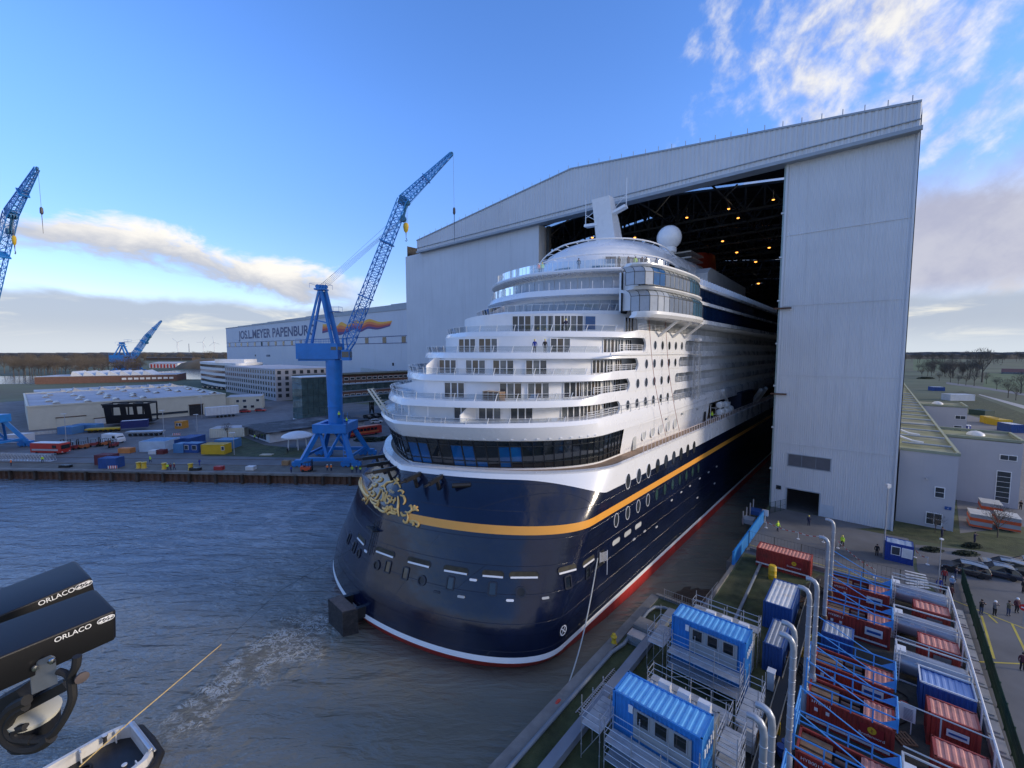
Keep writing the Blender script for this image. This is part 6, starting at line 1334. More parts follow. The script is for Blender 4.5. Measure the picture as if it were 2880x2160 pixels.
p = S(59.6, 32.8); t = thing('yellow_drum', 'tall yellow plastic drum beside the lone red container', 'drum', p); mb = MB(); mb.lathe([(.42, 0), (.44, .1), (.44, .55), (.47, .58), (.44, .62), (.44, 1.15), (.47, 1.18), (.44, 1.22), (.43, 1.6), (.36, 1.68)], p, 18); mb.build('drum_body', YEL, t, True); mb = MB(); mb.lathe([(.36, 1.6), (.36, 1.72), (.02, 1.72)], p, 18); mb.build('drum_lid', YEL, t)
container('dark blue container with white rusty roof end-on beside the exhaust stacks', S(48.4, 33.8), S(48.4, 36.2), 5.8, 2.7, BLUEC, mat('white_rusty_roof', (.68, .68, .66), .5, var=.05, dirt=(.45, .32, .18), dscale=.5, damt=.55), framem=BLUEC)
container('navy container with grey roof tucked behind the blue cabin tower', S(41.6, 35.0), S(41.6, 36.4), 4.6, 2.5, BLUEC, SILV)
# ------------------------------------------------------------------ blue cabin towers and scaffolds
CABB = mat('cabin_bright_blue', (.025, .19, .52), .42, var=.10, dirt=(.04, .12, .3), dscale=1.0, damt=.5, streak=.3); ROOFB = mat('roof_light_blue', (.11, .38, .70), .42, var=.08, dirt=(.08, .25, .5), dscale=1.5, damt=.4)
PANG = mat('cabin_grey_panel', (.27, .29, .30), .5, var=.06)
def tower(s0, which):
    lo_ = container('lower blue container of the %s scaffolded cabin stack' % which, S(s0, 28.8), S(s0, 34.65), 2.3, 2.45, CABB, pitch=.3)
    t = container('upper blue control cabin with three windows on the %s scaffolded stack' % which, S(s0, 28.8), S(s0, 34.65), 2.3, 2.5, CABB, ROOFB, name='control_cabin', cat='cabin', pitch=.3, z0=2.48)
    mb = MB(); mb.box(S(s0-.06, 32.2, 3.55), (.1, 3.7, 2.0), (A, B, UP)); mb.build('front_panel', PANG, t)
    for k in range(3):
        b = 31.0+1.2*k; mb = MB(); mb.box(S(s0-.12, b, 4.05), (.06, .72, .85), (A, B, UP)); o = mb.build('window', DGLASS, t)
        for sd in (-1, 1): mb = MB(); mb.box(S(s0-.13, b+sd*.40, 4.05), (.07, .06, .95), (A, B, UP)); mb.build('window_frame', SILV, o)
    mb = MB(); mb.box(S(s0-.1, 30.15, 4.4), (.08, .3, .5), (A, B, UP)); mb.build('notice', WHTC, t)
    # cable end plates
    mb = MB()
    for k in range(5): mb.box(S(s0+.3+.42*k, 34.72, 3.9), (.2, .05, .5), (A, B, UP))
    mb.build('end_labels', WHTC, t)
    # plant deck behind with three sloping hoods
    d_ = container('grey plant container with air hoods behind the %s cabin stack' % which, S(s0+2.5, 29.4), S(s0+2.5, 34.4), 2.3, 3.3, PANG, mat('plant_roof', (.33, .34, .35), .7), name='plant_container', cat='container')
    for k in range(3):
        b = 30.6+1.35*k; mb = MB(); mb.prism([S(s0+2.9, b, 3.3), S(s0+3.9, b, 3.3), S(s0+3.9, b, 4.4), S(s0+3.5, b, 4.4)], B*.8); mb.build('air_hood', WHTC, d_)
        mb = MB(); mb.box(S(s0+3.1, b+.4, 3.9), (.06, .74, 1.0), (A*.85+UP*.5, B, UP*.85-A*.5)); mb.build('hood_flap', mat('flap_pale', (.55, .60, .66), .5), d_)
    return t
tower(36.4, 'farther'); tower(25.4, 'nearer')
BOARD = mat('scaffold_board', (.36, .38, .40), .6, metal=.3, var=.15, scale=2)
def scaffold(label, s0, s1, b0, b1, h, decks, ns, nb, rails=(.5, 1.0)):
    t = thing('scaffold', label, 'scaffold', S((s0+s1)/2, (b0+b1)/2, 0), ROT)
    for i in range(ns+1):
        for j in range(nb+1):
            s, b = s0+(s1-s0)*i/ns, b0+(b1-b0)*j/nb; hh = h+rnd.uniform(-.2, .5)
            mb = MB(); mb.tube(S(s, b, 0), S(s, b, hh), .03, .03, 6); 
            for z in (1.0, 2.0, 3.0, 4.0): 
                if z < hh: mb.lathe([(.055, 0), (.055, .05)], S(s, b, z), 6)
            mb.build('standard', SILV, t)
    for zd in decks:
        for j in range(4 if s1-s0 < 2 else 6):
            n_ = 4 if s1-s0 < 2 else 6; w_ = (s1-s0)/n_; mb = MB(); mb.box(S(s0+w_*(j+.5), (b0+b1)/2, zd+rnd.uniform(0, .02)), (w_*.93, b1-b0, .05), (A, B, UP)); mb.build('deck_board', BOARD, t)
        mb = MB()
        for r_ in (0,)+tuple(rails):
            for s in (s0, s1): mb.tube(S(s, b0, zd+r_), S(s, b1, zd+r_), .024, .024, 5)
            for b in (b0, b1): mb.tube(S(s0, b, zd+r_), S(s1, b, zd+r_), .024, .024, 5)
        mb.build('guard_rails', SILV, t)
    mb = MB()
    for j in range(nb): 
        a, b = b0+(b1-b0)*j/nb, b0+(b1-b0)*(j+1)/nb; mb.tube(S(s0, a, .2), S(s0, b, decks[0]), .022, .022, 5)
    mb.build('braces', SILV, t); return t
scaffold('scaffold along the window front of the farther blue cabin stack', 34.9, 36.1, 29.0, 34.6, 3.9, (1.2, 2.5), 1, 3)
scaffold('scaffold along the window front of the nearer blue cabin stack', 23.9, 25.1, 29.0, 34.6, 3.9, (1.2, 2.5), 1, 3)
scaffold('scaffold platform at the dock end of the farther blue cabin stack', 35.0, 38.0, 27.2, 28.6, 4.2, (2.6,), 2, 1)
scaffold('scaffold platform at the dock end of the nearer blue cabin stack', 24.0, 27.0, 27.2, 28.6, 4.2, (2.6,), 2, 1)
scaffold('scaffold around the air hoods behind the nearer cabin stack', 30.8, 32.0, 29.0, 34.8, 3.4, (1.1, 2.2), 1, 4)
scaffold('narrow scaffold stair at the stack side of the nearer cabins', 27.0, 29.2, 35.0, 36.2, 4.6, (1.2, 2.4, 3.4), 2, 1)
scaffold('narrow scaffold stair at the stack side of the farther cabins', 31.5, 35.5, 35.1, 36.2, 4.0, (.9, 2.2), 3, 1)
scaffold('scaffold behind the air hoods of the farther cabin stack', 41.4, 42.4, 29.0, 34.6, 4.4, (3.2,), 1, 4)
# ------------------------------------------------------------------ generator rows with blue frames
FRB = mat('frame_blue', (.06, .27, .62), .4, var=.08); BRN = mat('brown_board', (.20, .12, .07), .8, var=.25, scale=2)
for k, (s0, num) in enumerate(((58.8, '0012'), (52.0, '0013'), (42.4, '0014'), (37.8, '0015'), (31.8, '0018'), (25.6, '0019'))):
    w = 2.4; nm = ('farthest', 'second farthest', 'third from the far end', 'fourth from the far end', 'second nearest', 'nearest')[k]
    t = container('red generator container under a blue pipe frame, %s of the row' % nm, S(s0, 38.6), S(s0, 43.6), w, 2.1, REDC, SALM, name='generator_container', topopen=True)
    mb = MB(); mb.corr(S(s0, 41.9, 2.04), B, 1.6, A, w, UP, .3, .04); mb.build('roof_panel', SALM, t)
    mb = MB(); mb.quad(S(s0+.1, 38.7, 1.2), S(s0+.1, 41.9, 1.2), S(s0+w-.1, 41.9, 1.2), S(s0+w-.1, 38.7, 1.2)); mb.build('tray', mat('tray_dark', (.05, .04, .035), .8), t)
    for j in range(3):
        mb = MB(); mb.box(S(s0+.5+.7*j, 39.6, 1.75), (.5, 1.7, .3), (A, B, UP)); mb.build('silencer', BRN, t)
        mb = MB(); mb.tube(S(s0+.5+.7*j, 40.6, 1.7), S(s0+.5+.7*j, 41.7, 1.7), .16, .16, 10); mb.build('exhaust_pipe', mat('pipe_rust', (.14, .08, .06), .8, var=.3), t, True)
    mb = MB()
    for s in (s0-.05, s0+w+.05):
        for z in (2.35, 3.1): mb.tube(S(s, 38.4, z), S(s, 43.7, z), .055, .055, 6)
        for b in (38.45, 40.1, 41.2, 42.4, 43.7): mb.tube(S(s, b, 2.1), S(s, b, 3.1), .05, .05, 6)
        mb.tube(S(s, 38.5, 2.1), S(s, 38.5, 4.9), .06, .06, 6); mb.tube(S(s, 38.5, 4.8), S(s, 42.3, 3.1), .045, .045, 6)
    for z in (2.35, 3.1): mb.tube(S(s0-.05, 43.7, z), S(s0+w+.05, 43.7, z), .055, .055, 6)
    for z in (3.1, 4.0, 4.8): mb.tube(S(s0-.05, 38.5, z), S(s0+w+.05, 38.5, z), .05, .05, 6)
    mb.build('pipe_frame', FRB, t)
    for s in (s0-.06, s0+w+.06): mb = MB(); mb.prism([S(s, 43.7, 2.4), S(s, 43.7, 3.05), S(s, 42.9, 2.4)], A*.03); mb.build('gusset', FRB, t)
    signboard(t, S(s0-.08, 42.4, 1.3), 1.3, .75 if k != 3 else .95, B, A, 'logo' if k == 3 else 'band')
    mb = MB(); mb.box(S(s0-.07, 41.0, .35), (.03, 4.8, .16), (A, B, UP)); mb.build('white_stripe', WHTC, t)
    textmesh('HYB'+num, WHTC, (S(s0-.07, 39.5, 1.8), B, UP, -A), .22, t, 'unit_number', .02)
    for j in range(3): mb = MB(); y_ = rnd.uniform(-.3, .3); mb.path(sm([tuple(S(s0+.5+.6*j, 38.6, 1.0)), tuple(S(s0+.4+.6*j+y_, 38.1, .3)), tuple(S(s0+.6+.5*j+y_, 37.6, .25)), tuple(S(s0+.4+.6*j, 37.2, 1.0))], 4), .05, 6); mb.build('power_cable', TYRE, t, True)
    mb = MB()
    for x in (39.2, 39.9): mb.box(S(s0-.075, x, 1.25), (.02, .22, .26), (A, B, UP))
    mb.build('warning_labels', WHTC, t)
container('small navy container with ribbed grey roof between the generator rows', S(47.4, 38.7), S(47.4, 41.0), 2.3, 2.2, BLUEC, SILV, pitch=.3)
# exhaust stacks
GALV = mat('stack_galv', (.36, .39, .43), .42, metal=.45, var=.1, scale=1.5, dirt=(.28, .16, .10), dscale=.5, damt=.45)
for k, (u, v) in enumerate(((2346, 1462), (2331, 1512), (2300, 1630), (2279, 1655), (2237, 1757), (2233, 1790), (2174, 1995), (2151, 2024))):
    p = G(u, v, 10.2); g0 = Vector((p.x, p.y, 0)); t = thing('exhaust_stack', 'galvanised exhaust stack with bent top, number %s counting from the hall' % ('one', 'two', 'three', 'four', 'five', 'six', 'seven', 'eight')[k], 'exhaust stack', g0, 0, 'exhaust stacks')
    mb = MB(); mb.tube(g0+UP*.8, g0+UP*9.4, .17, .17, 14); 
    for j in range(10): mb.lathe([(.17, 0), (.19, .02), (.19, .06), (.17, .08)], g0+UP*(1.6+.8*j), 14)
    mb.build('pipe', GALV, t, True, angle=60); mb = MB(); mb.path([g0+UP*9.3, g0+UP*9.75-B*.06, g0+UP*9.98-B*.2, g0+UP*10.08-B*.45, g0+UP*10.06-B*.75], [.175, .175, .175, .175, .175], 12); mb.build('elbow', GALV, t, True, angle=60)
    mb = MB(); mb.lathe([(.27, 0), (.27, 2.0), (.2, 2.2)], g0+UP*.2, 12); mb.build('insulated_base', RUST if k < 2 else GREYD, t, True)
# tanks
for k, (s, lab) in enumerate(((63.0, 'farthest'), (55.8, 'second'), (48.8, 'third'), (34.6, 'nearest'))):
    t = thing('fuel_tank', 'silver horizontal fuel tank in a frame, %s of the tank row' % lab, 'tank', S(s, 46.2, 0), ROT); r = .95; prof = [(.05, -2.3), (.6, -2.25), (.88, -2.1), (r, -1.85), (r, 1.85), (.88, 2.1), (.6, 2.25), (.05, 2.3)]
    mb = MB(); mb.lathe(prof, S(s, 46.1, 1.25), 22, (A, UP, B)); mb.build('tank_shell', mat('tank_grey', (.34, .36, .40), .35, metal=.5, var=.1, dirt=(.2, .2, .22), dscale=1, damt=.4), t, True)
    mb = MB()
    for b in (43.9, 48.3):
        for a in (-1.1, 1.1): mb.bar(S(s+a, b, 0), S(s+a, b, 2.45), .12)
        for z in (.1, 2.4): mb.bar(S(s-1.1, b, z), S(s+1.1, b, z), .12)
    for a in (-1.1, 1.1):
        for z in (.1, 2.4): mb.bar(S(s+a, 43.9, z), S(s+a, 48.3, z), .1)
    mb.build('tank_frame', mat('frame_pale', (.5, .52, .53), .5), t)
    for b in (45.2, 46.0): mb = MB(); mb.box(S(s-.80, b, 1.75), (.03, .28, .28), (A, (B+UP).normalized(), (UP-B).normalized())); mb.build('hazard_diamond', WHTC, t)
    mb = MB(); mb.box(S(s-.2, 44.2, 2.35), (.9, .6, .25), (A, B, UP)); mb.build('manhole_box', WHTC, t); mb = MB()
    for x in (43.75, 44.1): mb.bar(S(s-1.2, x, 0), S(s-1.2, x, 3.0), .05)
    for j in range(9): mb.bar(S(s-1.2, 43.75, .3+.3*j), S(s-1.2, 44.1, .3+.3*j), .04)
    mb.build('ladder', WHTC, t)
for k, (s, m_, rm, lab) in enumerate(((57.5, REDC, SALM, 'farthest'), (50.6, REDC, SALM, 'second farthest'), (41.0, REDC, SALM, 'third'), (36.6, REDC, SALM, 'fourth'), (31.4, REDC, SALM, 'nearest'))):
    t = container('short red container with roof coloured sky-lit salmon by the white railing, %s in line' % lab, S(s, 45.4), S(s, 48.0), 2.0, 2.45, m_, rm)
    mb = MB(); mb.box(S(s-.06, 46.9, 1.55), (.05, 1.1, .5), (A, B, UP)); mb.build('vent_grille' if k < 2 else 'white_sign', mat('grille_grey', (.14, .15, .17), .6) if k < 2 else WHTC, t)
    if k >= 2: mb = MB(); mb.box(S(s-.095, 46.9, 1.55), (.03, .9, .14), (A, B, UP)); mb.build('sign_band', BLUEC, t)
t = container('open topped blue container with pale ribbed load beside the tank', S(44.6, 45.2), S(44.6, 48.2), 2.3, 2.3, BLUEC, mat('open_load', (.22, .32, .55), .4), framem=BLUEC)
mb = MB()
for s in (44.6, 46.9): mb.bar(S(s, 45.2, 2.42), S(s, 48.2, 2.42), .1)
for b in (45.2, 48.2): mb.bar(S(44.6, b, 2.42), S(46.9, b, 2.42), .1)
mb.build('white_rim', WHTC, t)
t = thing('white_notice_board', 'white printed notice board leaning between the red containers', 'notice board', S(42.0, 44.3, 0), ROT); mb = MB(); mb.box(S(41.2, 44.25, 1.6), (.06, 1.1, 1.2), (A, B, UP)); mb.build('board', WHTC, t); mb = MB()
for k in range(9): mb.box(S(41.15, 44.4, 1.15+.1*k), (.03, .5, .04), (A, B, UP))
mb.build('print_lines', mat('print_grey', (.2, .2, .25), .6), t); mb = MB(); mb.bar(S(41.3, 43.9, 0), S(41.25, 43.9, 1.5), .06); mb.bar(S(41.3, 44.6, 0), S(41.25, 44.6, 1.5), .06); mb.build('leg', WHTC, t)
# white pipe railing, blocks, fences
t = thing('pipe_railing', 'white pipe rail running along the tank row above the concrete blocks', 'railing', S(45, 48.4, 0), ROT); mb = MB(); mb.tube(S(24, 48.5, 2.6), S(64.5, 48.4, 2.6), .08, .08, 8)
for k in range(9): mb.tube(S(26+4.6*k, 48.45, 0), S(26+4.6*k, 48.45, 2.6), .06, .06, 6)
mb.build('pipe', WHTC, t)
for k, s in enumerate((64.3, 60.2, 53.4, 49.9, 40.4, 35.8)):
    mb = MB(); mb.tube(S(s, 43.9, 2.75), S(s, 48.4, 2.65), .05, .05, 6); mb.tube(S(s, 46, 0), S(s, 46, 2.7), .05, .05, 6); o = mb.build('cross_rail', mat('rail_grey', (.40, .43, .45), .5)); tag(o, 'grey cross rail between tanks and containers, %s from the hall' % ('first', 'second', 'third', 'fourth', 'fifth', 'sixth')[k], 'railing', 'cross rails over the tank row')
for k in range(20):
    s = 25+2.0*k; mb = MB(); mb.box(S(s, 49.15, .35), (1.75, .8, .7), (A, B, UP)); mb.box(S(s, 49.15, .75), (1.2, .5, .12), (A, B, UP)); o = mb.build('concrete_block', mat('block_pale', (.40, .38, .34), .85, var=.15)); tag(o, 'pale concrete ballast block in the line beside the green fence', 'concrete block', 'ballast blocks by the green fence')
t = thing('green_fence', 'dark green mesh fence between the container yard and the car park', 'fence', S(45, 50, 0), ROT); GRF = mat('fence_green', (.012, .05, .03), .6)
for k in range(19):
    s = 22+2.7*k; b0 = 49.5+.9*k/19.; mb = MB(); mb.bar(S(s, b0, 0), S(s, b0, 2.2), .08); mb.build('post', GRF, t); mb = MB()
    for j in range(30): mb.bar(S(s+.09*j, b0+.0016*j, .1), S(s+.09*j, b0+.0016*j, 2.1), .03, .03)
    for z in (.15, .75, 1.4, 2.05): mb.bar(S(s, b0, z), S(s+2.7, b0+.047, z), .03)
    o = mb.build('mesh_panel', GRF, t); o['kind'] = 'stuff'
def sitefence(name, label, pts, h, m_, bay=2.6):
    t = thing(name, label, 'fence', pts[0])
    for p, q in zip(pts, pts[1:]):
        n_ = max(1, int((q-p).length/bay))
        for k in range(n_): a, b = p.lerp(q, k/n_), p.lerp(q, (k+1)/n_); mb = MB(); mb.bar(a, a+UP*h, .07); mb.build('post', m_, t); mb = MB(); [mb.bar(a+UP*z, b+UP*z, .025) for z in (.1, h*.5, h-.05)]; [mb.bar(a.lerp(b, j/8.)+UP*.1, a.lerp(b, j/8.)+UP*(h-.05), .012) for j in range(1, 8)]; mb.build('wire_panel', m_, t)
sitefence('wire_fence', 'tall dark wire fence between the generator yard and the hall apron', [S(67.4, 28.6), S(67.0, 38), S(66.6, 48)], 2.4, mat('fence_dark', (.05, .055, .05), .6))
sitefence('recess_railing', 'grey railing around the gate recess of the dock', [S(46.4, 24.4), S(46.4, 28.3), S(52, 28.5)], 1.3, SILV, 1.6)
sitefence('corner_fence', 'short dark green fence at the hall tower corner', [S(84, 28.4), S(87.8, 30.2)], 2.0, GRF, 1.2)
mb = MB(); mb.bar(S(66.2, 29, .25), S(65.6, 47.8, .25), .35, .5); o = mb.build('fence_kerb', CONC); tag(o, 'low concrete kerb under the wire fence', 'kerb')
# blue dock gate panels
for k, (s0, s1) in enumerate(((59.6, 67.6), (67.9, 78.6))):
    t = thing('blue_gate', 'blue steel barrier gate along the dock edge, %s leaf' % ('nearer', 'farther')[k], 'gate', S((s0+s1)/2, 28.4, 0), ROT); n_ = int((s1-s0)/1.3)
    for j in range(n_): a = s0+(s1-s0)*j/n_; L_ = (s1-s0)/n_; mb = MB(); mb.box(S(a+L_/2, 28.4, 1.15), (L_-.08, .12, 1.7), (A, B, UP)); mb.build('gate_panel', CRANE, t); mb = MB(); mb.bar(S(a, 28.32, .1), S(a, 28.32, 2.1), .12, .2); mb.build('gate_rib', CRANE, t)
    mb = MB(); mb.bar(S(s0, 28.4, 2.05), S(s1, 28.4, 2.05), .2, .14); mb.bar(S(s0, 28.4, .25), S(s1, 28.4, .25), .2, .14); mb.build('gate_rail', CRANE, t)
mb = MB(); mb.box(S(78.8, 28.6, 1.7), (.1, .9, 1.0), (A, B, UP)); mb.bar(S(78.8, 28.6, 0), S(78.8, 28.6, 1.4), .08); o = mb.build('white_sign', WHTC); tag(o, 'small white sign at the far end of the blue gate', 'sign')
# dock equipment
for s in (82, 77): t = thing('capstan_frame', 'grey steel capstan frame on the dock edge, %s' % ('nearer the hall' if s == 82 else 'farther from the hall'), 'capstan', S(s, 26.8, 0), ROT); mb = MB(); mb.box(S(s, 26.6, .5), (2.0, 1.6, .7), (A, B, UP)); mb.build('drum_box', BLUEC if s == 82 else GREYD, t); mb = MB(); [mb.bar(S(s+a, 26.0, 0), S(s+a, 26.0, 2.2), .15) for a in (-1.2, 1.2)]; mb.build('post', SILV, t)
mb = MB(); mb.path([S(0, 24.15, .35), S(20, 24.15, .35), S(30, 24.1, .35), S(34.4, 24.1, .35), S(36.2, 24.45, .35), S(42.6, 24.1, .35), S(43.8, 24.3, .35), S(44.4, 25.2, .35), S(43.9, 29, .35), S(44.5, 31.2, .35), S(47, 31.5, .35), S(64, 31.0, .35)], .17, 10); o = mb.build('grey_pipeline', mat('pipe_grey', (.18, .21, .24), .5, var=.1), None, True); tag(o, 'grey pipeline running along the dock wall and bending inland', 'pipeline')
mb = MB(); mb.box(S(29, 26.2, .55), (30, .75, .6), (A, B, UP)); mb.box(S(29, 26.2, .12), (29, .4, .24), (A, B, UP)); o = mb.build('cable_duct', mat('duct_grey', (.17, .20, .24), .5, var=.1)); tag(o, 'long straight grey cable duct between the pipeline and the cabins', 'cable duct')
t = thing('steel_plate_stack', 'stack of grey steel slabs with a canvas topped pile beside the pipeline', 'plate stack', S(38, 25.0, 0), ROT)
for k in range(7): mb = MB(); mb.box(S(37.6+.03*(k % 2), 25.1, .08+.13*k), (1.2, 1.5, .09), (A, B, UP)); mb.build('slab', SILV, t)
mb = MB(); mb.box(S(39.2, 25.2, .6), (1.7, 1.7, 1.2), (A, B, UP)); mb.build('pile', CONC, t)
p = S(36.0, 23.5, .12); t = thing('dock_bollard', 'small yellow bollard on the dock coping by the mooring line', 'bollard', p); mb = MB(); mb.lathe([(.28, 0), (.24, .1), (.18, .4), (.3, .55), (.3, .65), (.22, .72), (.18, .9), (.05, .98)], p, 14); mb.build('head', YEL, t, True); mb = MB(); mb.lathe([(.34, -.1), (.34, .02)], p, 14); mb.build('base', YEL, t)
p = G(*zd4(520, 1140), -.4); t = thing('lifebuoy', 'red lifebuoy case hanging on the dock wall edge', 'lifebuoy', p); mb = MB(); c_ = [(math.cos(2*math.pi*k/18), math.sin(2*math.pi*k/18)) for k in range(18)]
mb.path([p+A*(.36*a)+UP*(.36*b)+UP*.2 for a, b in c_], .13, 8, True); mb.build('ring', mat('buoy_red', (.5, .05, .03), .5), t, True); mb = MB(); mb.lathe([(.05, 0), (.24, 0), (.24, .06), (.05, .06)], p+UP*.2, 12, (A, UP, -B)); mb.build('hub', CREAM, t)
t = thing('dock_ladder', 'aluminium ladder lying on the grass beside the dock', 'ladder', S(29.5, 25.2, 0), ROT); mb = MB()
for b in (25.0, 25.35): mb.bar(S(26.8, b, .12), S(33.0, b+.1, .12), .06)
for k in range(24): mb.bar(S(27+.25*k, 25.0, .12), S(27+.25*k, 25.35, .12), .035)
mb.build('rails', SILV, t)
t = thing('work_raft', 'small dark work raft moored between ship and dock wall', 'raft', S(41.6, 21.9, -2.5), ROT); mb = MB(); mb.prism([S(40.0, 22.7, -2.7), S(40.4, 21.4, -2.7), S(43.0, 21.5, -2.7), S(43.2, 22.7, -2.7)], UP*.6); mb.build('pontoon', RUST, t); mb = MB(); mb.box(S(41.9, 22.1, -2.0), (2.4, .9, .12), (A, B, UP)); mb.bar(S(41, 22, -2), S(41.2, 22.2, -1.2), .12); mb.build('deck', mat('raft_grey', (.16, .17, .18), .6), t)
h0 = hullframe(t_of_s(40.2, 5.6), 5.6)[0]; e0 = S(28.6, 23.0, -.2); pts = [h0.lerp(e0, k/16.)+UP*(-1.6*math.sin(math.pi*k/16.)) for k in range(17)]
mb = MB(); mb.path(pts, .06, 6); o = mb.build('mooring_line', mat('rope_pale', (.42, .44, .42), .8), None, True); tag(o, 'pale mooring line slung from the ship side to the dock', 'mooring line')
for k, (s0, s1, b) in enumerate(((40, 61, 37.1), (22, 40, 36.9))):
    t = thing('cable_tray', 'dark cable tray running beside the exhaust stacks, %s half' % ('farther', 'nearer')[k], 'cable tray', S((s0+s1)/2, b, 0), ROT); mb = MB(); mb.box(S((s0+s1)/2, b, .9), (s1-s0, .7, .12), (A, B, UP)); mb.build('tray', BLACK, t); mb = MB()
    for d_ in (-.38, .38): mb.bar(S(s0, b+d_, 1.0), S(s1, b+d_, 1.0), .06, .18)
    mb.build('side_rails', mat('tray_rail', (.25, .22, .17), .6), t)
    for j in range(5): mb = MB(); mb.box(S(s0+1+(s1-s0-2)*j/4, b, .45), (.2, .9, .9), (A, B, UP)); mb.build('trestle', YEL if j % 2 else GREYD, t)
for k, s in enumerate((45.5, 39.5, 32.2)): mb = MB(); mb.box(S(s, 36.0, .8), (.6, .5, 1.5), (A, B, UP)); mb.box(S(s, 36.0, 1.6), (.7, .6, .08), (A, B, UP)); o = mb.build('switch_cabinet', WHTC); tag(o, 'white switch cabinet beside the cable tray, %s from the hall' % ('first', 'second', 'third')[k], 'cabinet', 'switch cabinets')
# apron markings, tape, lamps
for k in range(6): a_ = [zr3(1310-2+8*k*.3, 932+23*k), zr3(1468+6*k, 968+19*k)]; p, q = G(*a_[0]), G(*a_[1]); d_ = (q-p).normalized(); n_ = Vector((-d_.y, d_.x, 0))*.2; sheet('crossing_stripe', [p-n_, q-n_, q+n_, p+n_], mat('road_white', (.62, .62, .60), .7, var=.1), .022)
YL = mat('road_yellow', (.50, .40, .06), .7, var=.15)
for a_, b_ in (((1890, 1275), (1985, 1600)), ((2120, 1335), (2230, 1560)), ((1945, 1270), (2010, 1330))):
    p, q = G(*zr3(*a_)), G(*zr3(*b_)); d_ = (q-p).normalized(); n_ = Vector((-d_.y, d_.x, 0))*.09; sheet('bay_line', [p-n_, q-n_, q+n_, p+n_], YL, .022)
for a_, b_ in (((1660, 1150), (2212, 1370)), ((1620, 1610), (2212, 1640))):
    p, q = G(*zr3(*a_)), G(*zr3(*b_)); d_ = (q-p).normalized(); n_ = Vector((-d_.y, d_.x, 0))*.08; sheet('edge_line', [p-n_, q-n_, q+n_, p+n_], YL, .026)
p, q = G(*zr3(130, 735)), G(*zr3(1560, 1135)); d_ = (q-p).normalized(); n_ = Vector((-d_.y, d_.x, 0))*.07; sheet('edge_line', [p-n_, q-n_, q+n_, p+n_], YL, .026)
def tape(label, pix, h=1.0):
    t = thing('barrier_tape', label, 'barrier tape', G(*zr3(*pix[0]))); P_ = [G(*zr3(*a)) for a in pix]
    for p, q in zip(P_, P_[1:]):
        n_ = max(3, int((q-p).length/.45))
        for j in range(n_):
            a, b = p.lerp(q, j/n_), p.lerp(q, (j+1)/n_); sg = lambda f: -.3*math.sin(math.pi*f)
            mb = MB(); mb.bar(a+UP*(h+sg(j/n_)), b+UP*(h+sg((j+1)/n_)), .015, .09); mb.build('band', WHTC if j % 2 else mat('stripe_red', (.55, .05, .04), .5), t)
    for p in P_: mb = MB(); mb.tube(p, p+UP*(h+.05), .03, .03, 6); mb.lathe([(.22, 0), (.2, .06)], p, 10); mb.build('stake', WHTC, t)
tape('red and white barrier tape across the hall apron', [(255, 605), (498, 690), (690, 715)]); tape('red and white barrier tape from the generators to the guard cabin', [(800, 760), (1080, 985)]); tape('red and white barrier tape right of the guard cabin', [(1385, 830), (1480, 885)])
p = S(75.9, 43.3); t = thing('lamp_post', 'tall slim lamp post beside the blue guard cabin', 'lamp post', p); mb = MB(); mb.tube(p, p+UP*9.8, .1, .06, 8); mb.build('pole', SILV, t); mb = MB(); mb.box(p+UP*10.0, (.5, .4, .45)); mb.box(p+UP*9.75, (.3, .3, .2)); mb.build('lamp_head', WHTC, t)
p = G(*zr3(1555, 1110)); t = thing('flag_pole', 'thin pale pole at the corner of the car park', 'pole', p); mb = MB(); mb.tube(p, p+UP*6.6, .06, .04, 8); mb.build('pole', SILV, t); mb = MB(); mb.box(p+UP*6.6, (.3, .25, .15)); mb.build('cap', WHTC, t)
# no entry sign at the right edge
p = G(*zr3(2160, 1340))+Vector((.6, 0, 0)); t = thing('no_entry_sign', 'round red no entry sign at the right edge of the car park', 'road sign', p); mb = MB(); mb.tube(p, p+UP*1.9, .04, .04, 6); mb.build('post', SILV, t); n_ = Vector((-p.x, -p.y, 0)).normalized(); x_ = Vector((n_.y, -n_.x, 0)); mb = MB(); mb.lathe([(.02, 0), (.36, 0), (.36, .03)], p+UP*1.8, 18, (x_, UP, n_)); o = mb.build('disc', mat('sign_bright_red', (.5, .02, .02), .4), t); mb = MB(); mb.box(p+UP*1.8-n_*-.04, (.46, .04, .12), (x_, n_, UP)); mb.build('bar', WHTC, o)
# cars
CARB = mat('car_black', (.010, .011, .016), .18, var=.1, spec=.7, coat=.6); CARN = mat('car_navy', (.012, .018, .035), .2, coat=.6)
hd_ = R(141)
car('black estate car with silver roof rail, nearest the crossing', (57.4, 52.2, 0), hd_, CARB, 4.4); car('dark hatchback in the middle of the row of parked cars', (60.8, 51.6, 0), hd_, CARN, 4.0, estate=False); car('dark estate car with bright roof rail, third in the row', (63.2, 52.9, 0), hd_, CARB, 4.4); car('dark car cut by the right edge of the picture', (66.2, 53.0, 0), hd_, CARN, 4.3)
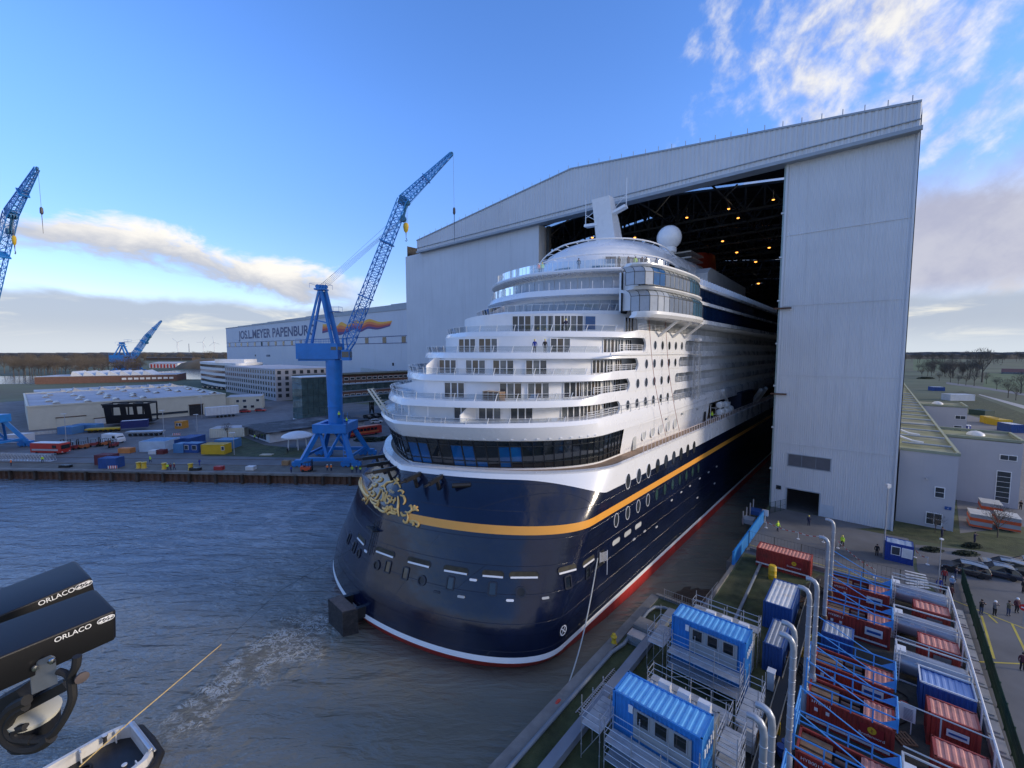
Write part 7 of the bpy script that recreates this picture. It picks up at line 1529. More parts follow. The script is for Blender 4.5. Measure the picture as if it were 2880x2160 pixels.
# orange banded carts by the annex
for k, (u, v, lab) in enumerate(((1880, 612, 'left of the pair'), (2092, 632, 'right of the pair'), (1960, 520, 'behind the pair'))):
    p = G(*zr3(u, v)); t = thing('equipment_trailer', 'grey box trailer with orange band near the annex, %s' % lab, 'trailer', p, ROT-R(90)); f = B; n_ = A; mb = MB(); mb.box(p+UP*1.2+A*1.3, (3.2, 2.4, 2.0), (A, B, UP)); mb.build('box', mat('trailer_grey', (.28, .29, .31), .5), t); mb = MB(); mb.box(p+UP*1.45+A*1.3, (3.26, 2.46, .5), (A, B, UP)); mb.box(p+UP*.4+A*1.3, (3.26, 2.46, .3), (A, B, UP)); mb.build('orange_band', mat('band_orange', (.55, .08, .02), .5), t); mb = MB(); mb.box(p+UP*2.26+A*1.3, (3.3, 2.5, .1), (A, B, UP)); mb.build('lid', mat('lid_pale', (.5, .5, .48), .5), t)
    for a in (-.8, .8): wheel(t, p+B*a+UP*.25+A*.5, .25, (B, A)); wheel(t, p+B*a+UP*.25+A*2.1, .25, (B, A))
# far right storage
zR = lambda x, y: (2560+x/6.9125, 980+y/6.9125)
for lab, a, b, h, m_ in (('amber container on the grass behind the annex, left of two', (1520, 1470), (1715, 1480), 2.6, YEL), ('amber container on the grass behind the annex, right of two', (1730, 1510), (1980, 1515), 2.4, YEL), ('long dark blue container at the right edge behind the annex', (1960, 1640), (2212, 1650), 2.9, BLUEC), ('dark green container beyond the amber ones', (1450, 1310), (1640, 1305), 2.2, mat('cont_green', (.03, .07, .06), .6)), ('blue container far behind the annex roof', (445, 825), (675, 830), 2.8, BLUEC), ('white open fronted cabin frame behind the annex roof', (780, 1015), (1255, 1020), 3.6, WHTC)):
    container(lab, G(*zR(*a)), G(*zR(*b)), 6, h, m_, WHTC if m_ is BLUEC else None, name='storage_container', pitch=.5)
p = G(*zR(1110, 1620)); t = thing('portable_toilet', 'blue and white portable toilet behind the annex', 'toilet', p); mb = MB(); mb.box(p+UP*1.1, (1.15, 1.15, 2.2)); mb.build('booth', mat('loo_blue', (.02, .05, .28), .5), t); mb = MB(); mb.lathe([(.85, 2.2), (.7, 2.4), (.05, 2.5)], p, 8); mb.build('roof', WHTC, t); mb = MB(); mb.box(p+Vector((-.3, -.59, 1.1)), (.4, .03, 1.9)); mb.build('door', WHTC, t)

# loose clutter in the yard
for k, (pts, lab) in enumerate(((((30, 36.3), (31, 37.6), (30.2, 38.1), (29, 37.5), (28.4, 36.4)), 'between the nearer cabins and the stacks'), (((46, 43.9), (45.5, 44.6), (44, 44.2), (42.8, 44.5), (41.5, 43.8)), 'beside the white notice board'), (((57.5, 43.8), (56.5, 44.6), (54.5, 44.2), (53, 44.4)), 'beside the far fuel tanks'), (((36, 44), (35.2, 44.5), (33.8, 44.1), (32, 44.7)), 'beside the near red containers'), (((62, 37.5), (60.5, 36.2), (58, 36.6), (56, 35.9), (54.5, 36.4)), 'near the white roofed container'))):
    mb = MB(); mb.path(sm([tuple(S(a, b, .1)) for a, b in pts], 6), .06, 6); o = mb.build('ground_hose', RUB if 'RUB' in globals() else TYRE, None, True); tag(o, 'dark hose lying on the ground %s' % lab, 'hose')
for k, (s, b, lab) in enumerate(((34.2, 35.6, 'beside the nearer scaffold stair'), (45.0, 36.3, 'beside the white switch cabinet'), (40.4, 44.2, 'under the white notice board'), (56.6, 36.0, 'near the lone red container'))):
    t = thing('wooden_pallet', 'weathered wooden pallet on the ground %s' % lab, 'pallet', S(s, b, 0), ROT+.3*k)
    for j in range(5): mb = MB(); mb.box((0, -.48+.24*j, .13), (1.2, .14, .025)); mb.build('slat', BRN, t, local=True)
    for j in range(3): mb = MB(); mb.box((-.52+.52*j, 0, .06), (.1, 1.1, .1)); mb.build('bearer', BRN, t, local=True)
for k, (s, b, m_, cn) in enumerate(((33.0, 37.7, BLUEC, 'blue'), (33.6, 37.9, BLUEC, 'second blue'), (48.2, 37.8, YEL, 'yellow'), (43.4, 44.3, REDC, 'red'))):
    p = S(s, b); t = thing('oil_drum', '%s oil drum standing beside the generator row' % cn, 'oil drum', p); mb = MB(); mb.lathe([(.28, 0), (.29, .02), (.28, .3), (.3, .32), (.28, .34), (.28, .6), (.3, .62), (.28, .64), (.28, .86), (.29, .88)], p, 14); mb.build('drum_body', m_, t, True); mb = MB(); mb.lathe([(.27, .84), (.27, .865), (.02, .865)], p, 14); mb.build('drum_lid', m_, t)
# ================================================================== PEOPLE
SKIN = mat('skin', (.45, .27, .19), .6, var=.05)
def bodymesh(pose):
    J = {'pel': (0, 0, .92, .15), 'wst': (0, 0, 1.08, .145), 'chs': (0, -.01, 1.30, .17), 'nck': (0, 0, 1.46, .065), 'hd0': (0, .01, 1.55, .085), 'hd1': (0, .015, 1.66, .085),
         'hpL': (.10, 0, .86, .105), 'hpR': (-.10, 0, .86, .105), 'shL': (.19, 0, 1.40, .075), 'shR': (-.19, 0, 1.40, .075)}
    dL, dR = {'stand': (.0, .0), 'walk': (.20, -.20), 'photo': (.02, -.02), 'lean': (.05, -.02)}[pose]
    for sd, sg, d in (('L', 1, dL), ('R', -1, dR)):
        J['kn'+sd] = (sg*.11, d*.55+.03, .48, .075); J['an'+sd] = (sg*.12, d-.03, .09, .05); J['to'+sd] = (sg*.14, d+.13, .04, .045)
        if pose == 'photo': J['el'+sd] = (sg*.27, .16, 1.24, .052); J['wr'+sd] = (sg*.10, .30, 1.44, .042); J['ha'+sd] = (sg*.05, .33, 1.50, .042)
        elif pose == 'lean': J['el'+sd] = (sg*.27, .02, 1.16, .055); J['wr'+sd] = (sg*.14, .20, 1.02, .042); J['ha'+sd] = (sg*.08, .26, 1.00, .042)
        else: J['el'+sd] = (sg*.27, -.04-d*.4, 1.13, .055); J['wr'+sd] = (sg*.28, .04-d*.9, .89, .042); J['ha'+sd] = (sg*.27, .07-d*1.0, .80, .045)
    E_ = [('pel', 'wst'), ('wst', 'chs'), ('chs', 'nck'), ('nck', 'hd0'), ('hd0', 'hd1')]
    for sd in 'LR': E_ += [('pel', 'hp'+sd), ('hp'+sd, 'kn'+sd), ('kn'+sd, 'an'+sd), ('an'+sd, 'to'+sd), ('chs', 'sh'+sd), ('sh'+sd, 'el'+sd), ('el'+sd, 'wr'+sd), ('wr'+sd, 'ha'+sd)]
    K = list(J); me = bpy.data.meshes.new('b'); me.from_pydata([J[k][:3] for k in K], [(K.index(a), K.index(b)) for a, b in E_], []); o = bpy.data.objects.new('b', me); COL.objects.link(o)
    mo = o.modifiers.new('s', 'SKIN'); 
    for i, k in enumerate(K):
        v = me.skin_vertices[0].data[i]; r = J[k][3]; v.radius = (r, r*.8 if k in ('pel', 'wst', 'chs') else r); v.use_root = (k == 'pel')
    mo.use_smooth_shade = True; o.modifiers.new('d', 'SUBSURF').levels = 1
    dg = bpy.context.evaluated_depsgraph_get(); dg.update(); m2 = bpy.data.meshes.new_from_object(o.evaluated_get(dg)); bpy.data.objects.remove(o); m2.name = 'person_'+pose
    m2.materials.clear()
    for k in range(4): m2.materials.append(SKIN)
    for p in m2.polygons:
        c = p.center; arm = abs(c.x) > .21 or (pose in ('photo', 'lean') and c.y > .12 and c.z > .95)
        hand = (pose == 'photo' and c.y > .27 and c.z > 1.40) or (pose == 'lean' and c.y > .2 and c.z > .9) or (pose in ('stand', 'walk') and abs(c.x) > .2 and c.z < .86)
        p.material_index = 0 if hand or c.z > 1.47 else (3 if c.z < .09 else (1 if c.z > .90 or arm else 2)); p.use_smooth = True
    return m2
BODY = {k: bodymesh(k) for k in ('stand', 'walk', 'photo', 'lean')}
def capmesh(name, prof, n=12):
    mb = MB(); mb.lathe(prof, (0, 0, 0), n); me = bpy.data.meshes.new(name); me.from_pydata([tuple(p) for p in mb.v], [], mb.f); me.shade_smooth(); me.materials.append(SKIN); return me
HELM = capmesh('helmet', [(.155, 1.655), (.125, 1.665), (.12, 1.72), (.09, 1.775), (.03, 1.795), (.005, 1.797)]); HAIR = capmesh('hair', [(.092, 1.60), (.104, 1.66), (.095, 1.72), (.06, 1.755), (.005, 1.765)])
VEST = mat('hi_vis_yellow', (.55, .80, .04), .6, var=.05); VESTO = mat('hi_vis_orange', (.90, .20, .03), .6, var=.05); CL_NAVY = mat('cloth_navy', (.012, .016, .05), .8); CL_BLK = mat('cloth_black', (.012, .012, .014), .8); CL_BLUE = mat('cloth_blue', (.02, .04, .28), .7); CL_GRY = mat('cloth_grey', (.12, .12, .13), .8); CL_BRN = mat('cloth_brown', (.10, .08, .06), .8); CL_OLV = mat('cloth_olive', (.09, .09, .06), .8); CL_RED = mat('cloth_red', (.30, .03, .03), .7); JEAN = mat('cloth_jeans', (.05, .07, .13), .8); HAIRD = mat('hair_dark', (.03, .02, .015), .7); HYEL = mat('helmet_yellow', (.75, .60, .08), .35); HWHT = mat('helmet_white', (.75, .75, .75), .35)
def person(label, p, rz, top, leg, head, pose='stand', k=.96, group=None):
    o = bpy.data.objects.new('person', BODY[pose]); COL.objects.link(o); o.location = p; o.rotation_euler = (0, 0, rz); o.scale = (k, k, k); tag(o, label, 'person', group)
    for i, m_ in enumerate((SKIN, top, leg, BLACK)): o.material_slots[i].link = 'OBJECT'; o.material_slots[i].material = m_
    hm = head in (HYEL, HWHT); h = bpy.data.objects.new('helmet' if hm else 'hair', HELM if hm else HAIR); COL.objects.link(h); h.parent = o; h.location = (0, .015, -.02 if hm else 0); h.material_slots[0].link = 'OBJECT'; h.material_slots[0].material = head; return o
zz4 = z4
for lab, uv, rz, top, leg, head, pose in (
    ('worker in yellow vest walking beside the gangway on the far quay', zq(368, 1232), 40, VEST, CL_NAVY, HWHT, 'walk'), ('worker in orange vest bending over gear at the left end of the quay', zq(98, 1260), 120, VESTO, CL_NAVY, HWHT, 'lean'),
    ('lone worker in yellow vest on the quay road above the bollards', zq(1299, 1232), 180, VEST, CL_NAVY, HYEL, 'walk'), ('worker in yellow vest left of two dark clad workers on the quay', zq(1448, 1300), 20, VEST, CL_BLK, HWHT, 'stand'),
    ('worker in dark red jacket in the middle of three on the quay', zq(1475, 1300), 190, mat('cloth_maroon', (.15, .02, .03), .7), CL_NAVY, HAIRD, 'stand'), ('worker in dark red jacket on the right of three on the quay', zq(1507, 1296), 170, mat('cloth_maroon', (.15, .02, .03), .7), CL_NAVY, HYEL, 'walk'),
    ('person in blue overalls walking on the quay road', zq(1725, 1258), 90, CL_BLUE, CL_BLUE, HAIRD, 'walk'), ('worker in yellow vest by the dark pavilion wall', zz4(666, 1032), 0, VEST, CL_NAVY, HWHT, 'stand'), ('person in dark clothes by the dark pavilion wall', zz4(696, 1034), 0, CL_BLK, CL_BLK, HAIRD, 'stand'),
    ('person in black standing under the round canopy', zz4(950, 1152), 180, CL_BLK, CL_BLK, HAIRD, 'stand'), ('person in blue jacket at the quay edge left of the forklift', zz4(981, 1320), 160, CL_BLUE, CL_NAVY, HAIRD, 'stand'),
    ('worker in orange vest beside the forklift, left of two', zz4(1293, 1308), 180, VESTO, CL_NAVY, HWHT, 'lean'), ('worker in orange vest beside the forklift, right of two', zz4(1326, 1306), 150, VESTO, CL_NAVY, HWHT, 'lean'),
    ('worker in yellow vest at the quay edge near the stern, leftmost', zz4(1508, 1322), 200, VEST, CL_NAVY, HYEL, 'lean'), ('worker in navy at the quay edge near the stern', zz4(1545, 1322), 180, CL_NAVY, CL_NAVY, HYEL, 'stand'), ('worker in yellow vest at the quay edge near the stern, rightmost', zz4(1579, 1322), 170, VEST, CL_NAVY, HYEL, 'lean'),
    ('worker in yellow jacket walking on the hall apron near the blue gate', zr3(342, 632), 200, VEST, CL_NAVY, HYEL, 'walk'), ('worker in dark clothes and yellow helmet before the hall door', zr3(578, 588), 170, CL_NAVY, CL_NAVY, HYEL, 'stand'), ('worker in yellow vest behind the exhaust stacks on the apron', zr3(832, 748), 120, VEST, CL_BLK, HYEL, 'walk'),
    ('person in black beside the blue guard cabin', zr3(1094, 818), 160, CL_BLK, CL_BLK, HAIRD, 'stand'), ('person in navy taking a photo at the annex corner', zr3(1588, 680), 190, CL_NAVY, CL_NAVY, HAIRD, 'photo'), ('person in navy taking a photo on the grass strip', zr3(1836, 722), 190, CL_NAVY, CL_NAVY, HAIRD, 'photo'),
    ('person in red jacket in the group at the car park corner', zr3(1605, 1015), 150, CL_RED, CL_NAVY, HAIRD, 'stand'), ('person in navy at the back of the group at the car park corner', zr3(1692, 1000), 200, CL_NAVY, JEAN, HAIRD, 'photo'), ('person in bright blue jacket at the car park corner', zr3(1566, 1088), 150, CL_BLUE, CL_RED, HAIRD, 'stand'),
    ('person in pale blue jacket with white cap at the car park corner', zr3(1662, 1075), 160, mat('cloth_pale_blue', (.25, .38, .55), .7), CL_NAVY, HWHT, 'lean'), ('person in black at the green fence corner, left', zr3(1608, 1140), 150, CL_BLK, CL_BLK, HAIRD, 'stand'), ('person in dark red at the green fence corner, right', zr3(1655, 1150), 170, mat('cloth_plum', (.08, .02, .03), .8), CL_BLK, HAIRD, 'stand'),
    ('spectator in black coat in the car park, leftmost of four', zr3(1885, 1262), 170, CL_BLK, JEAN, HAIRD, 'photo'), ('spectator in grey jacket with pale cap in the car park, second of four', zr3(1987, 1272), 170, CL_GRY, CL_BLK, HWHT, 'photo'), ('spectator in olive jacket in the car park, third of four', zr3(2092, 1272), 170, CL_OLV, JEAN, HAIRD, 'photo'), ('spectator in plum jacket with white cap in the car park, rightmost of four', zr3(2155, 1250), 170, mat('cloth_plum', (.08, .02, .03), .8), CL_BLK, HWHT, 'stand'),
    ('person in black at the right edge beside the parked cars', zr3(2204, 1100), 190, CL_BLK, CL_BLK, HAIRD, 'stand'), ('person in dark clothes stooping at the annex yard edge', zr3(2186, 468), 90, CL_BLK, CL_BLK, HAIRD, 'lean'), ('person in plum jacket low at the right edge of the car park', zr5(2196, 735), 160, mat('cloth_plum', (.08, .02, .03), .8), CL_BLK, HAIRD, 'stand')):
    person(lab, G(*uv), R(rz), top, leg, head, pose)
# two workers on the crane
person('worker in yellow vest on the stair of the tall blue crane', Vector((-42.2, 103.2, 11.9)), R(180), VEST, CL_NAVY, HYEL); person('worker in yellow vest on the portal table of the tall blue crane', Vector((-40.9, 104.6, 10.2)), R(180), VEST, CL_NAVY, HYEL)
# on the ship
def onring(spec, z, u): return RP(find_t(spec, z, u), *spec, z)
zA = lambda x, y: (1340+x/4.608, 640+y/4.608); zB = lambda x, y: (1740+x/4.608, 620+y/4.608)
person('person in blue jacket and yellow helmet on a stern balcony', onring((36.4, 12, .25, 16.2), 27.86, zA(755, 0)[0]), R(170), CL_BLUE, CL_GRY, HYEL); person('person in black jacket and yellow helmet on a stern balcony', onring((36.4, 12, .25, 16.2), 27.86, zA(888, 0)[0]), R(190), CL_BLK, CL_GRY, HYEL); person('person in navy jacket on the balcony one deck above the pair', onring((40.5, 12, .25, 16.2), 30.56, zA(1160, 0)[0]), R(180), CL_NAVY, CL_GRY, HYEL)
for k, (x, top, leg, lab) in enumerate(((1325, CL_BLK, CL_NAVY, 'dark clad person alone on the top terrace, left of the deckhouse windows'), (1845, CL_OLV, CL_BRN, 'person in tan coat on the top terrace'), (1965, CL_BRN, CL_GRY, 'person in brown coat on the top terrace'), (2060, VEST, CL_GRY, 'worker in yellow vest on the top terrace'), (2145, CL_BLK, CL_BLK, 'person in black right of the yellow vest on the top terrace'), (2200, CL_BRN, CL_BLK, 'brown coated person in the top terrace group'), (2330, CL_GRY, CL_BLK, 'grey coated person at the right of the top terrace group'), (2400, CL_BRN, CL_BLK, 'rightmost person of the top terrace group'))):
    person(lab, onring((54.0, 10, .1, 16.3), 40.25, zA(x, 0)[0]), R(180), top, leg, HAIRD)
person('worker in orange vest at the port end of the top terrace', onring((54.5, 10, .1, 16.0), 40.25, zA(805, 0)[0]), R(180), VESTO, CL_GRY, HWHT); person('worker in yellow vest at the port end of the top terrace', onring((54.5, 10, .1, 16.0), 40.25, zA(853, 0)[0]), R(180), VEST, CL_GRY, HYEL)
person('worker in yellow vest beside the life raft drums on the promenade', S(87.5, 17.5, 14.9), R(200), VEST, CL_NAVY, HYEL)
# ================================================================== SHIP-SIDE GEAR
t = thing('stern_work_platform', 'black steel box platform hung in the water at the stern', 'platform', G(985, 1750, -2.5)); zb6 = [G(*Z6(55, 1095), .2), G(*Z6(155, 1190), .2), G(*Z6(262, 1165), .2), G(*Z6(150, 1065), .2)]
a, b, c, d = zb6; mb = MB(); mb.prism([Vector((p.x, p.y, -4.5)) for p in zb6], UP*4.7); mb.build('box', mat('platform_black', (.022, .022, .024), .75, var=.4, scale=2, dirt=(.06, .05, .045), dscale=1.5, damt=.6), t)
mb = MB(); mb.prism([p+UP*.005 for p in (a.lerp(c, .04), b.lerp(d, .04), c.lerp(a, .04), d.lerp(b, .04))], UP*.05); mb.build('top_plate', mat('platform_brown', (.13, .10, .085), .85, var=.25, scale=2), t)
g_ = (c-d).normalized(); e1, e2 = c+(b-a).normalized()*.2, d+(b-a).normalized()*.2; fw = (c-b+d-a).normalized()
mb = MB(); mb.bar(c.lerp(d, .1)-UP*.6, c.lerp(d, .1)+fw*3.6-UP*.6, .5, 1.2); mb.bar(c.lerp(d, .9)-UP*.6, c.lerp(d, .9)+fw*3.4-UP*.6, .5, 1.2); mb.bar(c.lerp(d, .5)-UP*2.2, c.lerp(d, .5)+fw*3.2-UP*2, .6, .6); mb.build('bracket', BLACK, t)
# hanging wire and lift mast
t = thing('mast_lift', 'silver lattice work lift standing against the ship side', 'lift', S(75.5, 18.2, 14.9), ROT); mb = MB(); lattice(mb, S(75.5, 18.1, 20), S(75.5, 18.1, 29.5), .9, .9, A, B, 14, .9, .9, .04); mb.build('mast', SILV, t); mb = MB(); mb.box(S(75.5, 18.1, 27.6), (2.0, 1.3, .12), (A, B, UP)); 
for a_ in (-.95, .95): mb.bar(S(75.5+a_, 17.6, 27.6), S(75.5+a_, 17.6, 29.0), .05); mb.bar(S(75.5+a_, 18.7, 27.6), S(75.5+a_, 18.7, 29.0), .05)
mb.bar(S(74.5, 18.7, 29), S(76.5, 18.7, 29), .05); mb.build('basket', SILV, t); mb = MB(); mb.lathe([(.3, -.2), (.55, 0), (.55, .3), (.2, .5)], S(75.5, 18.2, 29.9), 10); mb.build('head', WHTC, t)
for k, (s0, s1) in enumerate(((57, 61), (63, 66.5))):
    mb = MB(); P0, P1 = S(s0, 17.3, 33), S(s1, 18.6, 15.8); mb.path([P0.lerp(P1, j/14.)+A*(-1.2*math.sin(math.pi*j/14.)) for j in range(15)], .035, 5); o = mb.build('hanging_hose', mat('hose_red', (.35, .12, .10), .7), None, True); tag(o, 'thin reddish hose hanging down the ship side, %s' % ('left one', 'right one')[k], 'hose')
# gangway beam sticking out at port side of the stern
mb = MB(); p, q = AT(1040, 1095, 55), AT(1107, 1190, 52); d_ = (q-p); 
for o_ in (Vector((-.25, 0, 0)), Vector((.25, 0, 0))): mb.bar(p+o_, q+o_, .16)
for k in range(14): c_ = p+d_*(k/14.); mb.bar(c_-Vector((.3, 0, 0)), c_+Vector((.5, .3, .1)), .07)
o = mb.build('boarding_boom', CREAM, SHIP)
# ================================================================== TUG AND TOW ROPE
zL = lambda x, y: (x/3.95, 1780+y/3.95)
sl_, sr_ = G(*zL(1440, 955), -.6), G(*zL(2000, 1190), -.6); bow = (G(*zL(480, 1490), -.6)-sl_).normalized(); acr = (sr_-sl_); W_ = acr.length; nrm = Vector((-bow.y, bow.x, 0)); nrm = nrm if nrm.dot(acr) > 0 else -nrm; W_ = acr.dot(nrm)
Tg = lambda x, w, z: Vector((sl_.x, sl_.y, 0))+bow*x+nrm*(w*W_)+UP*z
TUG = thing('harbour_tug', 'white and black harbour tug seen from its stern at the bottom left', 'tug', Tg(6, .5, -2.5), math.atan2(bow.y, bow.x)); TW = mat('tug_white', (.62, .60, .56), .5, var=.08, dirt=(.35, .28, .2), dscale=1, damt=.4); TD = mat('tug_deck', (.012, .012, .014), .45, var=.3, scale=1.5); RUB = mat('rubber_black', (.012, .012, .013), .7, var=.3, scale=3)
ol_ = [(18, .5), (16, .2), (12.5, .02), (1.5, 0), (.5, .04), (0, .14), (0, .86), (.5, .96), (1.5, 1.0), (12.5, .98), (16, .8)]
mb = MB(); mb.grid([[Tg(x, .5+(w-.5)*.9, -3.6) for x, w in ol_], [Tg(x, w, -1.6) for x, w in ol_], [Tg(x, w, -.6) for x, w in ol_]], True); mb.build('hull', TW, TUG)
mb = MB(); mb.poly([Tg(x, .5+(w-.5)*.97, -1.45) for x, w in ol_]); mb.build('deck', TD, TUG)
inn = [(x*(1 if x > 1 else 1)+(.25 if x < 1 else 0), .5+(w-.5)*.90) for x, w in ol_]; mb = MB(); mb.grid([[Tg(x, w, -.6) for x, w in ol_], [Tg(x, w, -.6) for x, w in inn], [Tg(x, w, -1.44) for x, w in inn]], True); mb.build('bulwark', TW, TUG)
mb = MB(); mb.path([Tg(4.2, 1.06, -1.5), Tg(1.6, 1.06, -1.45), Tg(.2, 1.0, -1.4), Tg(-.35, .86, -1.35), Tg(-.42, .5, -1.35), Tg(-.35, .14, -1.35), Tg(.2, 0, -1.4), Tg(1.6, -.06, -1.45), Tg(4.2, -.06, -1.5)], .32, 10); mb.build('fender', RUB, TUG, True)
mb = MB(); mb.tube(Tg(.15, .12, -.45), Tg(.15, .88, -.45), .14, .14, 12); mb.tube(Tg(-.05, .1, -.62), Tg(-.05, .9, -.62), .08, .08, 8); mb.build('stern_roller', SILV, TUG, True)
for x, w in ((1.6, .06), (1.6, .94), (5.0, .05), (5.0, .95)):
    mb = MB(); mb.lathe([(.14, 0), (.12, .06), (.11, .45), (.17, .5), (.17, .58), (.02, .6)], Tg(x, w*.86+.07, -.95), 12); o = mb.build('bitt', RUB, TUG, True); mb = MB(); mb.lathe([(.16, .57), (.16, .63), (.02, .64)], Tg(x, w*.86+.07, -.95), 12); mb.build('cap', WHTC, o)
for k in range(6):
    for w in (.02, .98): mb = MB(); mb.box(Tg(1.0+1.9*k, .5+(w-.5)*.86, -1.0), (.07, .5, .85), (bow, nrm, UP)); mb.build('bulwark_stay', TW, TUG)
for k, (x, w, r) in enumerate(((2.6, .62, .36), (3.2, .82, .3), (3.0, .28, .42))): mb = MB(); mb.path([Tg(x, w, -1.36)+Vector((r*math.cos(j*math.pi/9), r*math.sin(j*math.pi/9), 0)) for j in range(18)], .09, 7, True); mb.build('deck_tyre' if k else 'hatch_ring', PANG if k == 0 else RUB, TUG, True)
mb = MB(); mb.box(Tg(11.5, .5, .2), (5, W_*.62, 3.3), (bow, nrm, UP)); mb.box(Tg(12, .5, 2.6), (3.2, W_*.5, 1.8), (bow, nrm, UP)); o = mb.build('wheelhouse', TW, TUG)
textmesh('DELFZIJL', mat('tug_red', (.45, .06, .05), .5), (Tg(1.9, 1.0, -1.02)+nrm*.03, -bow, UP, nrm), .36, TUG, 'port_name', .04)
mb = MB(); mb.path([G(*zL(880, 1490), -.3), G(*zL(1480, 955), 0), AT(630, 1806, 43)], .045, 6); o = mb.build('tow_rope', mat('rope_yellow', (.60, .42, .16), .8, var=.2, scale=6), None, True); tag(o, 'yellow tow rope running from the tug towards the ship', 'tow rope')
h1 = hullframe(*hullhit(*Z6(240, 735)))[0]; mb = MB(); mb.path([AT(630, 1806, 43), AT(788, 1661, 47), h1], .018, 5); o = mb.build('tow_wire', BLACK); tag(o, 'thin dark tow wire from the yellow rope to the ship stern', 'tow wire')
# ================================================================== CAMERA HOUSINGS IN THE FOREGROUND
zO = lambda x, y: (x/2.765, 1560+y/2.765)
HB = mat('housing_black', (.006, .006, .008), .42, var=.15, bump=.0004, bscale=900); HBL = mat('housing_grey', (.25, .26, .26), .5, metal=.3, var=.1, scale=30)
def housing(label, RTp, RBp, LTp, d1, d2, BKp, d3):
    RT, RBm, LT, BK = AT(*RTp, d1), AT(*RBp, d1), AT(*LTp, d2), AT(*BKp, d3); ex = (RT-LT).normalized(); ez = RT-RBm; hz = ez.length; ez = (ez-ex*ez.dot(ex)).normalized(); ey = ez.cross(ex)
    if ey.dot(BK-RT) < 0: ey = -ey
    wy = abs((BK-RT).dot(ey)); L_ = (RT-LT).length+.35; c = RT-ex*(L_/2)-ez*(hz/2)+ey*(wy/2)
    t = thing('camera_housing', label, 'camera housing', c); P_ = rrect(wy, hz, .0045, 4); mb = MB(); nose = []
    rows = [[c+ex*x+ey*(a*k)+ez*(b*k) for a, b in P_] for x, k in ((-L_/2, 1.0), (L_/2-.006, 1.0), (L_/2, .93))]; mb.grid(rows, True); mb.poly(rows[0]); mb.poly(rows[-1]); mb.build('shell', HB, t, True, angle=35)
    return t, RT, ex, ey, ez, hz, wy
WT_ = mat('print_white', (.80, .80, .80), .5, var=0)
for lab, args, tx, wt in (('rear black camera housing with white maker lettering at the left edge', ((258, 1625), (255, 1696), (0, 1732), 1.30, 1.14, (218, 1602), 1.39), .125, .8), ('front black camera housing with white maker lettering at the left edge', ((327, 1715.5), (318, 1802), (0, 1849), 1.05, .88, (277, 1690), 1.125), .10, 1)):
    t, RT, ex, ey, ez, hz, wy = housing(lab, *args); n_ = -ey; th = .0125*(1.2 if wt < 1 else 1.0); o0 = RT-ez*(hz*.17 if wt == 1 else hz*.16)
    for (wn_, off) in (('ORLACO', .080),): textmesh(wn_, WT_, (o0-ex*off, ex, ez, n_), th, t, 'lettering', .0006, .006, 'CENTER', .92)
    cc = o0-ex*.0205+ez*.001; r_ = .0082*(1.2 if wt < 1 else 1.0); mb = MB()
    for k in (-1, 0, 1): mb.path([cc+n_*.0008+ex*(k*r_*.85+r_*1.15*math.cos(j*math.pi/12))+ez*(r_*.8*math.sin(j*math.pi/12)) for j in range(24)], .0009, 4, True)
    mb.poly([cc+n_*.0009+ex*q[0]+ez*q[1] for q in ((-r_*1.9, 0), (-r_*.4, 0), (-r_*1.2, -r_*.6))]); mb.poly([cc+n_*.0009+ex*q[0]+ez*q[1] for q in ((r_*1.9, 0), (r_*.3, 0), (r_*1.2, r_*.65))]); mb.build('emblem', WT_, t)
    if wt == 1:
        FR = (RT, ex, ey, ez, hz, wy)
RT, ex, ey, ez, hz, wy = FR
OB = lambda x, y, d=.93: AT(*zO(x, y), d)
t = thing('camera_mount', 'grey bracket with black arm and looped cables under the front camera housing', 'camera mount', OB(330, 1000)); mb = MB(); pl = [OB(232, 880), OB(260, 850), OB(400, 790), OB(432, 800), OB(450, 1000), OB(250, 1090)]; mb.prism(pl, ey*.006); mb.build('bracket_plate', HBL, t)
for x, y in ((272, 880), (402, 826)): mb = MB(); mb.lathe([(.001, .006), (.006, .004), (.007, 0)], OB(x, y, .925), 12, (ex, ez, -ey)); mb.build('bolt', mat('bolt_chrome', (.6, .6, .6), .2, metal=1), t, True)
mb = MB(); mb.bar(OB(90, 1230, .96), OB(545, 990, .98), .03, .022); mb.bar(OB(0, 1200, .97), OB(260, 1060, .97), .05, .05); mb.build('mount_arm', BLACK, t)
mb = MB(); c_ = OB(265, 1250, .97); mb.lathe([(.004, .0), (.046, 0), (.048, .010), (.036, .014), (.004, .014)], c_, 20, (ex, ey, ez)); mb.build('pan_base', CREAM, t, True)
mb = MB(); mb.lathe([(.045, -.06), (.045, 0)], c_, 16, (ex, ey, ez)); mb.build('motor', BLACK, t, True)
def cable(pts, r, d=.93, nm='cable'):
    mb = MB(); q = sm([tuple(OB(*p[:2], p[2] if len(p) > 2 else d)) for p in pts], 6); mb.path([Vector(a) for a in q], r, 8); mb.build(nm, RUB, t, True)
cable([(600, 790), (590, 870), (555, 940), (560, 1030), (560, 1130), (500, 1270), (410, 1390), (300, 1440), (150, 1420), (120, 1370), (200, 1340)], .0085); cable([(450, 905), (510, 925), (545, 965), (560, 1060)], .007); cable([(210, 1130), (90, 1200), (20, 1320), (60, 1440), (170, 1500), (300, 1490), (400, 1420)], .012); cable([(200, 1180), (110, 1240), (60, 1340), (110, 1420), (250, 1440)], .010)
mb = MB(); mb.lathe([(.002, 0), (.012, .001), (.013, .006), (.002, .008)], OB(632, 948, .93), 14, (ex, ez, -ey)); mb.build('cable_cap', mat('cap_grey', (.10, .08, .08), .6), t, True); mb = MB(); mb.path([OB(500, 980), OB(600, 960)], .003, 5); mb.build('cable_tie', BLACK, t)

